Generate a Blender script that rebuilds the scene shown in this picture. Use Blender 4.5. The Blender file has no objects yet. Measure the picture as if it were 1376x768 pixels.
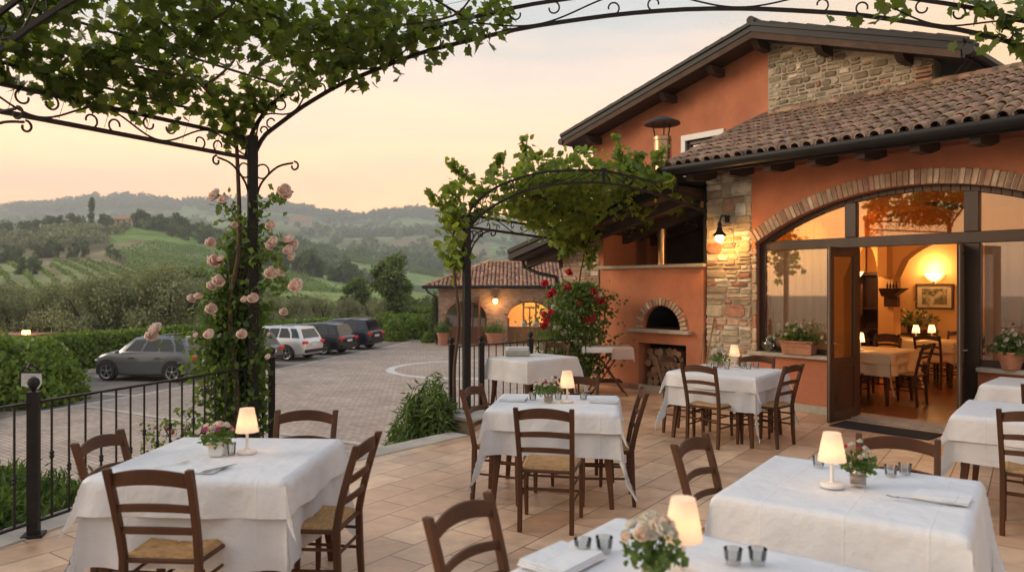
import bpy, math, random
import numpy as np
from mathutils import Vector, Matrix, noise as mnoise
random.seed(7); rng = np.random.default_rng(7)
R = math.radians
scn = bpy.context.scene
COL = scn.collection

# ---------------------------------------------------------------- helpers
class MB:
    def __init__(s): s.v=[]; s.f=[]; s.m=[]; s.mi=0
    def add(s, vs, fs):
        b=len(s.v); s.v.extend([tuple(p) for p in vs]); s.f.extend([tuple(i+b for i in f) for f in fs]); s.m.extend([s.mi]*len(fs)); return s
    def box(s, c, d, rz=0, M=None):
        x,y,z=d[0]/2,d[1]/2,d[2]/2
        P=[(-x,-y,-z),(x,-y,-z),(x,y,-z),(-x,y,-z),(-x,-y,z),(x,-y,z),(x,y,z),(-x,y,z)]
        if M is not None: P=[M@Vector(p) for p in P]
        elif rz:
            ca,sa=math.cos(rz),math.sin(rz); P=[(p[0]*ca-p[1]*sa,p[0]*sa+p[1]*ca,p[2]) for p in P]
        P=[(p[0]+c[0],p[1]+c[1],p[2]+c[2]) for p in P]
        return s.add(P,[(0,3,2,1),(4,5,6,7),(0,1,5,4),(1,2,6,5),(2,3,7,6),(3,0,4,7)])
    def hexa(s, P):   # 8 points bottom 4, top 4
        return s.add(P,[(0,3,2,1),(4,5,6,7),(0,1,5,4),(1,2,6,5),(2,3,7,6),(3,0,4,7)])
    def prism(s, poly, z0, z1):
        n=len(poly)
        a=sum(poly[i][0]*poly[(i+1)%n][1]-poly[(i+1)%n][0]*poly[i][1] for i in range(n))
        if a<0: poly=poly[::-1]
        P=[(p[0],p[1],z0) for p in poly]+[(p[0],p[1],z1) for p in poly]
        return s.add(P,[tuple(range(n-1,-1,-1)),tuple(range(n,2*n))]+[(i,(i+1)%n,n+(i+1)%n,n+i) for i in range(n)])
    def extr(s, poly, vec):   # poly 3d list, extrude along vec
        n=len(poly); v=Vector(vec); P=[Vector(p) for p in poly]
        nn=Vector((0,0,0))
        for i in range(n): nn+=P[i].cross(P[(i+1)%n])
        if nn.dot(v)>0: P=P[::-1]
        Q=P+[p+v for p in P]
        return s.add(Q,[tuple(range(n)),tuple(range(2*n-1,n-1,-1))]+[(i,n+i,n+(i+1)%n,(i+1)%n) for i in range(n)])
    def tube(s, pts, r, n=6, cap=True, flat=None, closed=False):
        P=[Vector(p) for p in pts]; m=len(P)
        rs=r if hasattr(r,'__len__') else [r]*m
        up=None; rings=[]
        for i in range(m):
            if closed: t=P[(i+1)%m]-P[i-1]
            else: t=(P[min(i+1,m-1)]-P[max(i-1,0)])
            if t.length<1e-9: t=Vector((0,0,1))
            t.normalize()
            if up is None:
                up=Vector((0,0,1)) if abs(t.z)<.9 else Vector((0,1,0))
            a=t.cross(up)
            if a.length<1e-6: a=t.cross(Vector((1,0,0)))
            a.normalize(); b=a.cross(t).normalized(); up=b
            ring=[]
            for k in range(n):
                an=2*math.pi*(k+.5)/n; rr=rs[i]
                ra,rb=(rr,rr) if flat is None else (rr*flat[0],rr*flat[1])
                ring.append(P[i]+a*math.cos(an)*ra+b*math.sin(an)*rb)
            rings.append(ring)
        V=[p for ring in rings for p in ring]; F=[]
        for i in range(m if closed else m-1):
            j=(i+1)%m
            for k in range(n):
                F.append((i*n+k,i*n+(k+1)%n,j*n+(k+1)%n,j*n+k))
        if cap and not closed:
            F.append(tuple(range(n-1,-1,-1))); F.append(tuple((m-1)*n+k for k in range(n)))
        return s.add(V,F)
    def lathe(s, prof, c=(0,0,0), n=16, cap=True):
        V=[];F=[]
        for (r,z) in prof:
            for k in range(n):
                a=2*math.pi*k/n; V.append((c[0]+r*math.cos(a),c[1]+r*math.sin(a),c[2]+z))
        m=len(prof)
        for i in range(m-1):
            for k in range(n): F.append((i*n+k,i*n+(k+1)%n,(i+1)*n+(k+1)%n,(i+1)*n+k))
        if cap:
            F.append(tuple(range(n-1,-1,-1))); F.append(tuple((m-1)*n+k for k in range(n)))
        return s.add(V,F)
    def sphere(s, c, r, nu=10, nv=6, sc=(1,1,1)):
        prof=[(r*math.sin(math.pi*i/nv)+1e-4, -r*math.cos(math.pi*i/nv)) for i in range(nv+1)]
        b=len(s.v); s.lathe(prof,(0,0,0),nu)
        for i in range(b,len(s.v)):
            p=s.v[i]; s.v[i]=(p[0]*sc[0]+c[0],p[1]*sc[1]+c[1],p[2]*sc[2]+c[2])
        return s
def cum(o):
    L=Vector((0,0,0))
    while o is not None: L+=Vector(o.location); o=o.parent
    return L
def link(o, parent=None):
    COL.objects.link(o)
    if parent is not None: o.parent=parent
    return o
def build(mb, name, mats, parent=None, world=True, smooth=None, bevel=0, seg=2, at=None):
    me=bpy.data.meshes.new(name)
    off=cum(parent) if (parent is not None and world) else Vector((0,0,0))
    if at is not None: off=Vector(at)
    V=mb.v if off.length==0 else [(p[0]-off.x,p[1]-off.y,p[2]-off.z) for p in mb.v]
    me.from_pydata(V,[],mb.f); 
    if not isinstance(mats,(list,tuple)): mats=[mats]
    for m in mats: me.materials.append(m)
    if len(mats)>1: me.polygons.foreach_set('material_index',mb.m)
    if smooth is not None:
        me.polygons.foreach_set('use_smooth',[True]*len(me.polygons))
        if smooth<180: me.set_sharp_from_angle(angle=R(smooth))
    me.update()
    o=link(bpy.data.objects.new(name,me),parent)
    if at is not None: o.location=at
    if bevel:
        b=o.modifiers.new('bev','BEVEL'); b.width=bevel; b.segments=seg; b.limit_method='ANGLE'; b.angle_limit=R(40)
        me.polygons.foreach_set('use_smooth',[True]*len(me.polygons)); me.set_sharp_from_angle(angle=R(50))
    return o
def tag(o,label,cat,group=None,kind=None):
    if label: o['label']=label
    if cat: o['category']=cat
    if group: o['group']=group
    if kind: o['kind']=kind
    return o
def thing(name,label,cat,loc=(0,0,0),rz=0,group=None):
    o=bpy.data.objects.new(name,None); o.empty_display_size=.1; link(o); o.location=loc; o.rotation_euler=(0,0,rz)
    return tag(o,label,cat,group)
def struct(o): o['kind']='structure'; return o
def copy_tree(o,parent=None):
    c=o.copy(); COL.objects.link(c); c.parent=parent
    for ch in list(o.children): copy_tree(ch,c)
    return c
def place(o,loc,rz,label,group=None,scale=None):
    o.location=loc; o.rotation_euler=(0,0,rz); o['label']=label
    if group: o['group']=group
    if scale: o.scale=scale if hasattr(scale,'__len__') else (scale,)*3
    return o
def fast_mesh(name,V,Fc,nper,mat,parent=None,smooth=False,world=True,at=None):
    """V (N,3) array, Fc (M,nper) array"""
    me=bpy.data.meshes.new(name)
    off=cum(parent) if (parent is not None and world) else Vector((0,0,0))
    if at is not None: off=Vector(at)
    V=V-np.array(off)
    me.vertices.add(len(V)); me.vertices.foreach_set('co',V.astype(np.float32).ravel())
    me.loops.add(Fc.size); me.loops.foreach_set('vertex_index',Fc.astype(np.int32).ravel())
    me.polygons.add(len(Fc)); me.polygons.foreach_set('loop_start',np.arange(0,Fc.size,nper,dtype=np.int32))
    try: me.polygons.foreach_set('loop_total',np.full(len(Fc),nper,dtype=np.int32))
    except Exception: pass
    if smooth: me.polygons.foreach_set('use_smooth',np.ones(len(Fc),dtype=bool))
    me.materials.append(mat); me.update(calc_edges=True); me.validate()
    o=link(bpy.data.objects.new(name,me),parent)
    if at is not None: o.location=at
    return o
# leaf templates: triangles
def tmpl_leaf(w=.5):
    V=np.array([(0,0,0),(-w*.5,.45,.06),(0,.5,-.04),(w*.5,.45,.06),(0,1,-.08)],float)
    F=np.array([(0,2,1),(0,3,2),(1,2,4),(2,3,4)])
    return V,F
def tmpl_vine():
    pts=[(0,0.02),(.2,-.12),(.34,.0),(.52,.12),(.42,.3),(.56,.5),(.36,.52),(.3,.66),(.16,.66),(.0,.98),(-.16,.66),(-.3,.66),(-.36,.52),(-.56,.5),(-.42,.3),(-.52,.12),(-.34,0),(-.2,-.12)]
    V=[(0,.3,-.05)]+[(x,y,.22*abs(x)-.12*max(0,y-.5)) for x,y in pts]
    n=len(pts); F=[(0,1+(i+1)%n,1+i) for i in range(n)]
    return np.array(V,float),np.array(F)
def rand_rot(n,tilt=None,droop=0.):
    """(n,3,3) rotation matrices; columns = local x,y,z. tilt None: fully random; else normals near +z with given spread"""
    if tilt is None: nz=rng.normal(size=(n,3))
    else: nz=rng.normal(size=(n,3))*tilt+np.array([0,0,1.])
    nz/=np.linalg.norm(nz,axis=1,keepdims=True)
    y=rng.normal(size=(n,3)); y[:,2]-=droop
    y-=nz*(y*nz).sum(1,keepdims=True); y/=np.linalg.norm(y,axis=1,keepdims=True)
    x=np.cross(y,nz)
    return np.stack([x,y,nz],axis=2)
def scatter(T,pos,size,rot):
    V,F=T; n=len(pos)
    sz=np.broadcast_to(np.asarray(size,float),(n,))
    P=np.einsum('nij,kj->nki',rot,V)*sz[:,None,None]+pos[:,None,:]
    FF=(F[None]+(np.arange(n)*len(V))[:,None,None]).reshape(-1,F.shape[1])
    return P.reshape(-1,3),FF
def merge(parts):
    Vs=[];Fs=[];b=0
    for V,F in parts: Vs.append(V);Fs.append(F+b);b+=len(V)
    return np.concatenate(Vs),np.concatenate(Fs)

# ---------------------------------------------------------------- materials
MATS={}
def mat(name,col,rough=.7,var=.0,vs=3.,bump=0.,bs=40.,metal=0.,isl=0.,col2=None,c2s=4.,c2lo=.45,c2hi=.6,transl=0.,trcol=None,coat=0.,emit=None,es=0.,spec=.5,coords='Object',stretch=None,ior=None):
    if name in MATS: return MATS[name]
    m=bpy.data.materials.new(name); m.use_nodes=True; nt=m.node_tree; N=nt.nodes; L=nt.links
    b=N['Principled BSDF']; out=N['Material Output']
    b.inputs['Roughness'].default_value=rough; b.inputs['Metallic'].default_value=metal; b.inputs['Specular IOR Level'].default_value=spec
    b.inputs['Coat Weight'].default_value=coat
    tc=N.new('ShaderNodeTexCoord'); src=tc.outputs[coords]
    if stretch:
        mp=N.new('ShaderNodeMapping'); mp.inputs['Scale'].default_value=stretch; L.new(src,mp.inputs[0]); src=mp.outputs[0]
    c=N.new('ShaderNodeRGB'); c.outputs[0].default_value=(*col,1); cur=c.outputs[0]
    def noise(sc,det=4.):
        n=N.new('ShaderNodeTexNoise'); n.inputs['Scale'].default_value=sc; n.inputs['Detail'].default_value=det; L.new(src,n.inputs['Vector']); return n.outputs['Fac']
    if col2:
        r=N.new('ShaderNodeMapRange'); r.inputs[1].default_value=c2lo; r.inputs[2].default_value=c2hi; L.new(noise(c2s,6),r.inputs[0])
        mx=N.new('ShaderNodeMix'); mx.data_type='RGBA'; L.new(r.outputs[0],mx.inputs[0]); L.new(cur,mx.inputs[6]); mx.inputs[7].default_value=(*col2,1); cur=mx.outputs[2]
    if var or isl:
        h=N.new('ShaderNodeHueSaturation'); L.new(cur,h.inputs['Color']); acc=None
        if var:
            r=N.new('ShaderNodeMapRange'); r.inputs[1].default_value=.3; r.inputs[2].default_value=.7; r.inputs[3].default_value=1-var; r.inputs[4].default_value=1+var; L.new(noise(vs),r.inputs[0]); acc=r.outputs[0]
        if isl:
            g=N.new('ShaderNodeNewGeometry')
            r=N.new('ShaderNodeMapRange'); r.inputs[3].default_value=1-isl; r.inputs[4].default_value=1+isl; L.new(g.outputs['Random Per Island'],r.inputs[0])
            mm=N.new('ShaderNodeMath'); mm.operation='MULTIPLY'; mm.inputs[1].default_value=37.7; L.new(g.outputs['Random Per Island'],mm.inputs[0])
            fr=N.new('ShaderNodeMath'); fr.operation='FRACT'; L.new(mm.outputs[0],fr.inputs[0])
            hr=N.new('ShaderNodeMapRange'); hr.inputs[3].default_value=.5-isl*.045; hr.inputs[4].default_value=.5+isl*.045; L.new(fr.outputs[0],hr.inputs[0]); L.new(hr.outputs[0],h.inputs['Hue'])
            if acc is None: acc=r.outputs[0]
            else:
                q=N.new('ShaderNodeMath'); q.operation='MULTIPLY'; L.new(acc,q.inputs[0]); L.new(r.outputs[0],q.inputs[1]); acc=q.outputs[0]
        L.new(acc,h.inputs['Value']); cur=h.outputs[0]
    L.new(cur,b.inputs['Base Color'])
    if bump:
        bp=N.new('ShaderNodeBump'); bp.inputs['Strength'].default_value=min(1,bump); bp.inputs['Distance'].default_value=.01*max(1,bump); L.new(noise(bs,6),bp.inputs['Height']); L.new(bp.outputs[0],b.inputs['Normal'])
    if emit: b.inputs['Emission Color'].default_value=(*emit,1); b.inputs['Emission Strength'].default_value=es
    if transl:
        t=N.new('ShaderNodeBsdfTranslucent'); ms=N.new('ShaderNodeMixShader'); ms.inputs[0].default_value=transl
        if trcol: t.inputs[0].default_value=(*trcol,1)
        else: 
            hh=N.new('ShaderNodeHueSaturation'); hh.inputs['Value'].default_value=1.6; hh.inputs['Hue'].default_value=.485; L.new(cur,hh.inputs['Color']); L.new(hh.outputs[0],t.inputs[0])
        L.new(b.outputs[0],ms.inputs[1]); L.new(t.outputs[0],ms.inputs[2]); L.new(ms.outputs[0],out.inputs[0])
    MATS[name]=m; return m
def nodes_of(m): return m.node_tree.nodes,m.node_tree.links
def glassmat(name,tint=(1,1,1),refl=.25,rough=.02,trcol=(.9,.9,.9)):
    m=bpy.data.materials.new(name); m.use_nodes=True; N,L=nodes_of(m); N.remove(N['Principled BSDF'])
    t=N.new('ShaderNodeBsdfTransparent'); t.inputs[0].default_value=(*trcol,1)
    g=N.new('ShaderNodeBsdfGlossy'); g.inputs[0].default_value=(*tint,1); g.inputs['Roughness'].default_value=rough
    lw=N.new('ShaderNodeLayerWeight'); lw.inputs[0].default_value=.35
    mr=N.new('ShaderNodeMapRange'); mr.inputs[3].default_value=refl; mr.inputs[4].default_value=1; L.new(lw.outputs['Fresnel'],mr.inputs[0])
    ms=N.new('ShaderNodeMixShader'); L.new(mr.outputs[0],ms.inputs[0]); L.new(t.outputs[0],ms.inputs[1]); L.new(g.outputs[0],ms.inputs[2]); L.new(ms.outputs[0],N['Material Output'].inputs[0])
    MATS[name]=m; return m

M=dict(
 plaster=mat('orange_plaster',(.49,.178,.090),.9,.14,1.2,.35,60,col2=(.40,.145,.075),c2s=1.3,c2lo=.5,c2hi=.68),
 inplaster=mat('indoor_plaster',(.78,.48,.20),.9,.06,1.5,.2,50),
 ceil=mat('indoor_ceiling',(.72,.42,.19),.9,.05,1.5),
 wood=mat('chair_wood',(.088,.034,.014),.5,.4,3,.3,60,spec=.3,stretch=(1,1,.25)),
 woodin=mat('dark_chair_wood',(.055,.022,.012),.4,.2,6),
 frame=mat('window_frame_wood',(.052,.026,.015),.42,.25,4,.15,50,stretch=(1,1,.2)),
 doorw=mat('door_wood',(.06,.028,.015),.42,.25,4,.15,50,stretch=(1,1,.2)),
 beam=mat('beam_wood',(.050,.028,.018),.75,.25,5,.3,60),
 soffit=mat('soffit_wood',(.30,.17,.09),.8,.25,6,.3,60),
 rush=mat('rush_seat',(.52,.29,.115),.8,.3,30,.8,160,stretch=(1,4,1)),
 cloth=mat('white_cloth',(.71,.71,.725),.85,.04,3,2.2,7),
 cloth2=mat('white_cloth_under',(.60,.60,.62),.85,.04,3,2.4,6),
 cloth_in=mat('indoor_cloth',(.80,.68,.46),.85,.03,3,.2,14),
 iron=mat('dark_iron',(.020,.017,.016),.5,.25,20,.3,90,spec=.25),
 metal=mat('dark_metal',(.013,.013,.014),.5,.2,3,.05,50,spec=.3),
 steel=mat('steel',(.42,.36,.30),.28,.2,3,metal=1.),
 copper=mat('flue_steel',(.50,.33,.20),.3,.25,2.5,metal=1.),
 stone_sill=mat('sill_stone',(.40,.36,.30),.8,.15,10,.4,60),
 kerb=mat('kerb_stone',(.46,.41,.35),.85,.16,4,.5,60),
 mortar=mat('mortar',(.42,.355,.27),.95,.15,10,.5,60),
 rubble=mat('rubble_stone',(.345,.285,.215),.9,.2,9,.8,40,isl=.38,col2=(.43,.39,.33),c2s=2.2,c2lo=.5,c2hi=.54),
 brick=mat('brick',(.36,.17,.105),.9,.18,9,.6,60,isl=.28,col2=(.42,.29,.2),c2s=3.,c2lo=.5,c2hi=.62),
 palebrick=mat('pale_brick',(.50,.33,.24),.9,.15,9,.6,60,isl=.25,col2=(.56,.44,.33),c2s=3.,c2lo=.48,c2hi=.58),
 tile=mat('roof_tile',(.33,.21,.14),.9,.3,5,.5,70,isl=.30,col2=(.13,.10,.075),c2s=9,c2lo=.53,c2hi=.68),
 tilebase=mat('roof_tile_channel',(.085,.05,.038),.9,.3,8,.4,50),
 parquet=mat('parquet',(.22,.09,.03),.28,.3,2.5,coat=.3,stretch=(1,6,1)),
 grass=mat('lawn_grass',(.12,.20,.035),.9,.25,8,.6,60),
 earth=mat('earth',(.10,.075,.045),.95,.3,4,.6,30,col2=(.07,.09,.03),c2s=1.),
 terracotta=mat('terracotta',(.42,.19,.11),.85,.2,10,.4,50),
 white=mat('white_enamel',(.75,.73,.70),.45),
 whitepaint=mat('white_road_paint',(.62,.60,.56),.8,.12,3,.2,60,col2=(.42,.37,.33),c2s=6,c2lo=.52,c2hi=.7),
 silver=mat('cutlery_steel',(.62,.60,.58),.18,metal=1.),
 black=mat('black_rubber',(.012,.012,.012),.7),
 soot_shade=mat('oven_soot_niche_shade',(.012,.010,.009),.95),
 bark=mat('bark',(.075,.055,.04),.95,.3,6,.8,30),
 vinebark=mat('vine_bark',(.10,.06,.04),.95,.3,12,.8,60),
 logwood=mat('log_bark',(.12,.075,.05),.95,.35,9,.8,40,isl=.3),
 logend=mat('log_end',(.30,.17,.095),.85,.2,20,isl=.2),
)
M['vineleaf']=mat('vine_leaf',(.058,.098,.014),.5,.25,3,isl=.55,transl=.42,trcol=(.24,.32,.028))
M['vinelight']=mat('young_vine_leaf',(.125,.195,.025),.5,.3,2.5,isl=.5,transl=.45,trcol=(.36,.45,.045))
M['roseleaf']=mat('rose_leaf',(.065,.115,.026),.45,.2,3,isl=.45,transl=.4,trcol=(.22,.34,.05))
M['hedgeleaf']=mat('hedge_leaf',(.145,.225,.028),.5,.3,1.0,isl=.45,transl=.3,trcol=(.22,.34,.03))
M['shrubleaf']=mat('shrub_leaf',(.10,.17,.028),.6,.3,1.5,isl=.4,transl=.25)
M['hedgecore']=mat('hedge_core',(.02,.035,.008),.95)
M['olive']=mat('olive_leaf',(.32,.34,.19),.6,.35,.35,isl=.5,transl=.38,trcol=(.25,.28,.10))
M['treeleaf']=mat('tree_leaf',(.12,.175,.042),.6,.35,.3,isl=.4,transl=.25)
M['hilltree']=mat('hill_tree_leaf',(.10,.155,.045),.7,.3,.12,isl=.45,transl=.2)
M['hillolive']=mat('hill_olive_leaf',(.20,.225,.10),.7,.3,.2,isl=.4,transl=.2)
M['vinerow']=mat('vine_row_leaf',(.13,.20,.04),.7,.25,.05,isl=.4,transl=.25)
M['petpink']=mat('pink_petals',(.95,.80,.73),.6,.1,20,isl=.16,transl=.30,trcol=(.9,.62,.52))
M['petred']=mat('red_petals',(.62,.03,.07),.6,.1,20,isl=.25,transl=.3,trcol=(.8,.05,.08))
M['petwhite']=mat('white_petals',(.80,.76,.66),.6,.05,20,isl=.1,transl=.3,trcol=(.8,.75,.6))
M['petmag']=mat('magenta_petals',(.55,.12,.28),.6,.1,20,isl=.2,transl=.3,trcol=(.6,.12,.3))
M['petpale']=mat('pale_blossom',(.75,.62,.50),.6,.1,20,isl=.2,transl=.3)
M['shade']=mat('lamp_shade_glow',(.85,.75,.62),.7,emit=(1,.84,.74),es=.14,transl=.42,trcol=(.95,.78,.62))
M['bulb']=mat('glowing_bulb',(1,.8,.5),.5,emit=(1,.62,.26),es=14)
M['sconce']=mat('glowing_glass',(1,.85,.6),.5,emit=(1,.62,.25),es=3)
M['annexglow']=mat('amber_lamp',(1,.7,.3),.5,emit=(1,.5,.12),es=6)
M['glass']=glassmat('window_glass',(1,1,1),.13)
M['glassdoor']=glassmat('door_glass',(1,.97,.92),.30)
M['glasstop']=glassmat('fanlight_glass',(.95,.9,.85),.20,trcol=(.80,.60,.30))
M['jar']=glassmat('clear_jar_glass',(1,1,1),.10,.03,(.86,.87,.86))
M['carglass']=mat('car_glass',(.018,.022,.024),.06,spec=.8)
M['tail']=mat('tail_light',(.45,.01,.01),.25,emit=(1,.03,.01),es=.12)
M['tyre']=mat('tyre',(.015,.015,.016),.8)
M['rim']=mat('alloy_rim',(.45,.45,.46),.3,metal=.9)
M['plate']=mat('number_plate',(.65,.66,.66),.5)
M['curtain']=mat('sheer_curtain',(.60,.55,.48),.9,transl=.35,trcol=(.6,.5,.38))
M['mat']=mat('door_mat',(.022,.020,.019),.98,.2,60,.8,200)
M['stripe']=mat('striped_towel',(.50,.38,.34),.9,.15,50,stretch=(6,1,1))
M['hay']=mat('far_roof',(.45,.2,.13),.9)
M['pwall']=mat('far_wall',(.62,.52,.42),.9)

# terrace tiles
def tilefloor():
    m=bpy.data.materials.new('terrace_tiles'); m.use_nodes=True; N,L=nodes_of(m); b=N['Principled BSDF']
    tc=N.new('ShaderNodeTexCoord'); mp=N.new('ShaderNodeMapping'); mp.inputs['Rotation'].default_value=(0,0,R(-55)); L.new(tc.outputs['Object'],mp.inputs[0])
    br=N.new('ShaderNodeTexBrick'); br.inputs['Scale'].default_value=1; br.inputs['Brick Width'].default_value=.62; br.inputs['Row Height'].default_value=.31; br.inputs['Mortar Size'].default_value=.006; br.inputs['Mortar Smooth'].default_value=.3
    br.offset=.37; br.inputs['Bias'].default_value=0
    br.inputs['Color1'].default_value=(.56,.33,.20,1); br.inputs['Color2'].default_value=(.78,.53,.345,1); br.inputs['Mortar'].default_value=(.26,.165,.11,1)
    L.new(mp.outputs[0],br.inputs['Vector'])
    n=N.new('ShaderNodeTexNoise'); n.inputs['Scale'].default_value=5; n.inputs['Detail'].default_value=8; n.inputs['Roughness'].default_value=.65; L.new(tc.outputs['Object'],n.inputs[0])
    n2=N.new('ShaderNodeTexNoise'); n2.inputs['Scale'].default_value=.9; n2.inputs['Detail'].default_value=3; L.new(tc.outputs['Object'],n2.inputs[0])
    ad=N.new('ShaderNodeMath'); ad.operation='ADD'; L.new(n.outputs[0],ad.inputs[0]); L.new(n2.outputs[0],ad.inputs[1])
    mr=N.new('ShaderNodeMapRange'); mr.inputs[1].default_value=.65; mr.inputs[2].default_value=1.35; mr.inputs[3].default_value=.60; mr.inputs[4].default_value=1.28; L.new(ad.outputs[0],mr.inputs[0])
    h=N.new('ShaderNodeHueSaturation'); L.new(br.outputs[0],h.inputs['Color']); L.new(mr.outputs[0],h.inputs['Value']); L.new(h.outputs[0],b.inputs['Base Color'])
    rr=N.new('ShaderNodeMapRange'); rr.inputs[3].default_value=.28; rr.inputs[4].default_value=.55; L.new(n.outputs[0],rr.inputs[0]); L.new(rr.outputs[0],b.inputs['Roughness'])
    bp=N.new('ShaderNodeBump'); bp.inputs['Strength'].default_value=.5; bp.inputs['Distance'].default_value=.004; bp.invert=True; L.new(br.outputs['Fac'],bp.inputs['Height'])
    bp2=N.new('ShaderNodeBump'); bp2.inputs['Strength'].default_value=.25; bp2.inputs['Distance'].default_value=.004; L.new(n.outputs[0],bp2.inputs['Height']); L.new(bp.outputs[0],bp2.inputs['Normal']); L.new(bp2.outputs[0],b.inputs['Normal'])
    return m
def paving(name,c1,c2,cm,w,h,rot,ms=.008):
    m=bpy.data.materials.new(name); m.use_nodes=True; N,L=nodes_of(m); b=N['Principled BSDF']; b.inputs['Roughness'].default_value=.75
    tc=N.new('ShaderNodeTexCoord'); mp=N.new('ShaderNodeMapping'); mp.inputs['Rotation'].default_value=(0,0,rot)
    nd=N.new('ShaderNodeTexNoise'); nd.inputs['Scale'].default_value=1.3; L.new(tc.outputs['Object'],nd.inputs[0])
    L.new(tc.outputs['Object'],mp.inputs[0])
    br=N.new('ShaderNodeTexBrick'); br.inputs['Scale'].default_value=1; br.inputs['Brick Width'].default_value=w; br.inputs['Row Height'].default_value=h; br.inputs['Mortar Size'].default_value=ms; br.inputs['Mortar Smooth'].default_value=.6
    br.inputs['Color1'].default_value=(*c1,1); br.inputs['Color2'].default_value=(*c2,1); br.inputs['Mortar'].default_value=(*cm,1); L.new(mp.outputs[0],br.inputs['Vector'])
    n=N.new('ShaderNodeTexNoise'); n.inputs['Scale'].default_value=.6; n.inputs['Detail'].default_value=8; n.inputs['Roughness'].default_value=.7; L.new(tc.outputs['Object'],n.inputs[0])
    mr=N.new('ShaderNodeMapRange'); mr.inputs[1].default_value=.3; mr.inputs[2].default_value=.7; mr.inputs[3].default_value=.78; mr.inputs[4].default_value=1.22; L.new(n.outputs[0],mr.inputs[0])
    h_=N.new('ShaderNodeHueSaturation'); L.new(br.outputs[0],h_.inputs['Color']); L.new(mr.outputs[0],h_.inputs['Value']); L.new(h_.outputs[0],b.inputs['Base Color'])
    bp=N.new('ShaderNodeBump'); bp.inputs['Strength'].default_value=.8; bp.inputs['Distance'].default_value=.012; bp.invert=True; L.new(br.outputs['Fac'],bp.inputs['Height']); L.new(bp.outputs[0],b.inputs['Normal'])
    return m
M['floor']=tilefloor()
M['lot']=paving('lot_paving',(.36,.27,.215),(.48,.38,.305),(.19,.145,.12),.24,.12,R(38),.012)
M['asphalt']=mat('bay_asphalt',(.20,.165,.14),.9,.2,2,.4,60)

def ramp_islands(name,stops,rough=.9,bump=.8,bs=45,dirt=.25):
    m=mat(name,(.3,.3,.3),rough,dirt,9,bump,bs,isl=.25); N,L=nodes_of(m); h=[x for x in N if x.type=='HUE_SAT'][0]; g=N.new('ShaderNodeNewGeometry')
    mu=N.new('ShaderNodeMath'); mu.operation='MULTIPLY'; mu.inputs[1].default_value=91.7; L.new(g.outputs['Random Per Island'],mu.inputs[0]); fr=N.new('ShaderNodeMath'); fr.operation='FRACT'; L.new(mu.outputs[0],fr.inputs[0])
    r=N.new('ShaderNodeValToRGB'); r.color_ramp.interpolation='CONSTANT'; e=r.color_ramp.elements
    while len(e)<len(stops): e.new(.5)
    for k,(p,c) in enumerate(stops): e[k].position=p; e[k].color=(*c,1)
    L.new(fr.outputs[0],r.inputs[0]); L.new(r.outputs[0],h.inputs['Color']); return m
M['rubble']=ramp_islands('mixed_rubble_stone',[(0,(.36,.19,.12)),(.15,(.42,.34,.24)),(.45,(.50,.43,.32)),(.62,(.56,.51,.42)),(.82,(.34,.28,.20)),(.92,(.43,.28,.19))])
M['gablestone']=ramp_islands('gable_rubble_stone',[(0,(.27,.22,.15)),(.3,(.34,.29,.2)),(.55,(.24,.19,.13)),(.72,(.55,.48,.37)),(.86,(.42,.35,.25)),(.95,(.36,.19,.12))])
M['palebrick']=ramp_islands('pale_mixed_brick',[(0,(.50,.33,.23)),(.3,(.58,.46,.34)),(.6,(.44,.27,.18)),(.8,(.62,.53,.42))])
M['brick']=ramp_islands('arch_brick',[(0,(.40,.23,.15)),(.3,(.47,.32,.22)),(.6,(.35,.19,.125)),(.8,(.52,.40,.29))])
def streaks(m,lo=.86,hi=1.06):
    N,L=nodes_of(m); b=N['Principled BSDF']; src=b.inputs['Base Color'].links[0].from_socket
    g=N.new('ShaderNodeNewGeometry'); mp=N.new('ShaderNodeMapping'); mp.inputs['Scale'].default_value=(1.5,1.5,.55); L.new(g.outputs['Position'],mp.inputs[0])
    n=N.new('ShaderNodeTexNoise'); n.inputs['Scale'].default_value=1.6; n.inputs['Detail'].default_value=7; n.inputs['Roughness'].default_value=.65; L.new(mp.outputs[0],n.inputs[0])
    n2=N.new('ShaderNodeTexNoise'); n2.inputs['Scale'].default_value=14; n2.inputs['Detail'].default_value=5; L.new(g.outputs['Position'],n2.inputs[0])
    ad=N.new('ShaderNodeMath'); ad.operation='MULTIPLY_ADD'; L.new(n2.outputs[0],ad.inputs[0]); ad.inputs[1].default_value=.35; L.new(n.outputs[0],ad.inputs[2])
    r=N.new('ShaderNodeMapRange'); r.inputs[1].default_value=.45; r.inputs[2].default_value=.9; r.inputs[3].default_value=lo; r.inputs[4].default_value=hi; L.new(ad.outputs[0],r.inputs[0])
    h=N.new('ShaderNodeHueSaturation'); L.new(src,h.inputs['Color']); L.new(r.outputs[0],h.inputs['Value']); L.new(h.outputs[0],b.inputs['Base Color'])
streaks(M['plaster'],.86,1.10)
# frame of the facade
P0=Vector((4.47,9.78,0)); RV=Vector((.66,-.751,0)).normalized(); NV=Vector((.751,.66,0)).normalized()
def F(u,off,z): return P0+RV*u+NV*off+Vector((0,0,z))
FA=math.atan2(RV.y,RV.x)
def fbox(mb,u0,u1,o0,o1,z0,z1):
    mb.hexa([F(u0,o0,z0),F(u1,o0,z0),F(u1,o1,z0),F(u0,o1,z0),F(u0,o0,z1),F(u1,o0,z1),F(u1,o1,z1),F(u0,o1,z1)]); return mb
CAMZ=1.74
def px(x,y,Y): return Vector(((x-688)/1000*Y,Y,CAMZ+(384-y)/1000*Y))
# ================================================================= SETTING
LOT=-1.7
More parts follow.
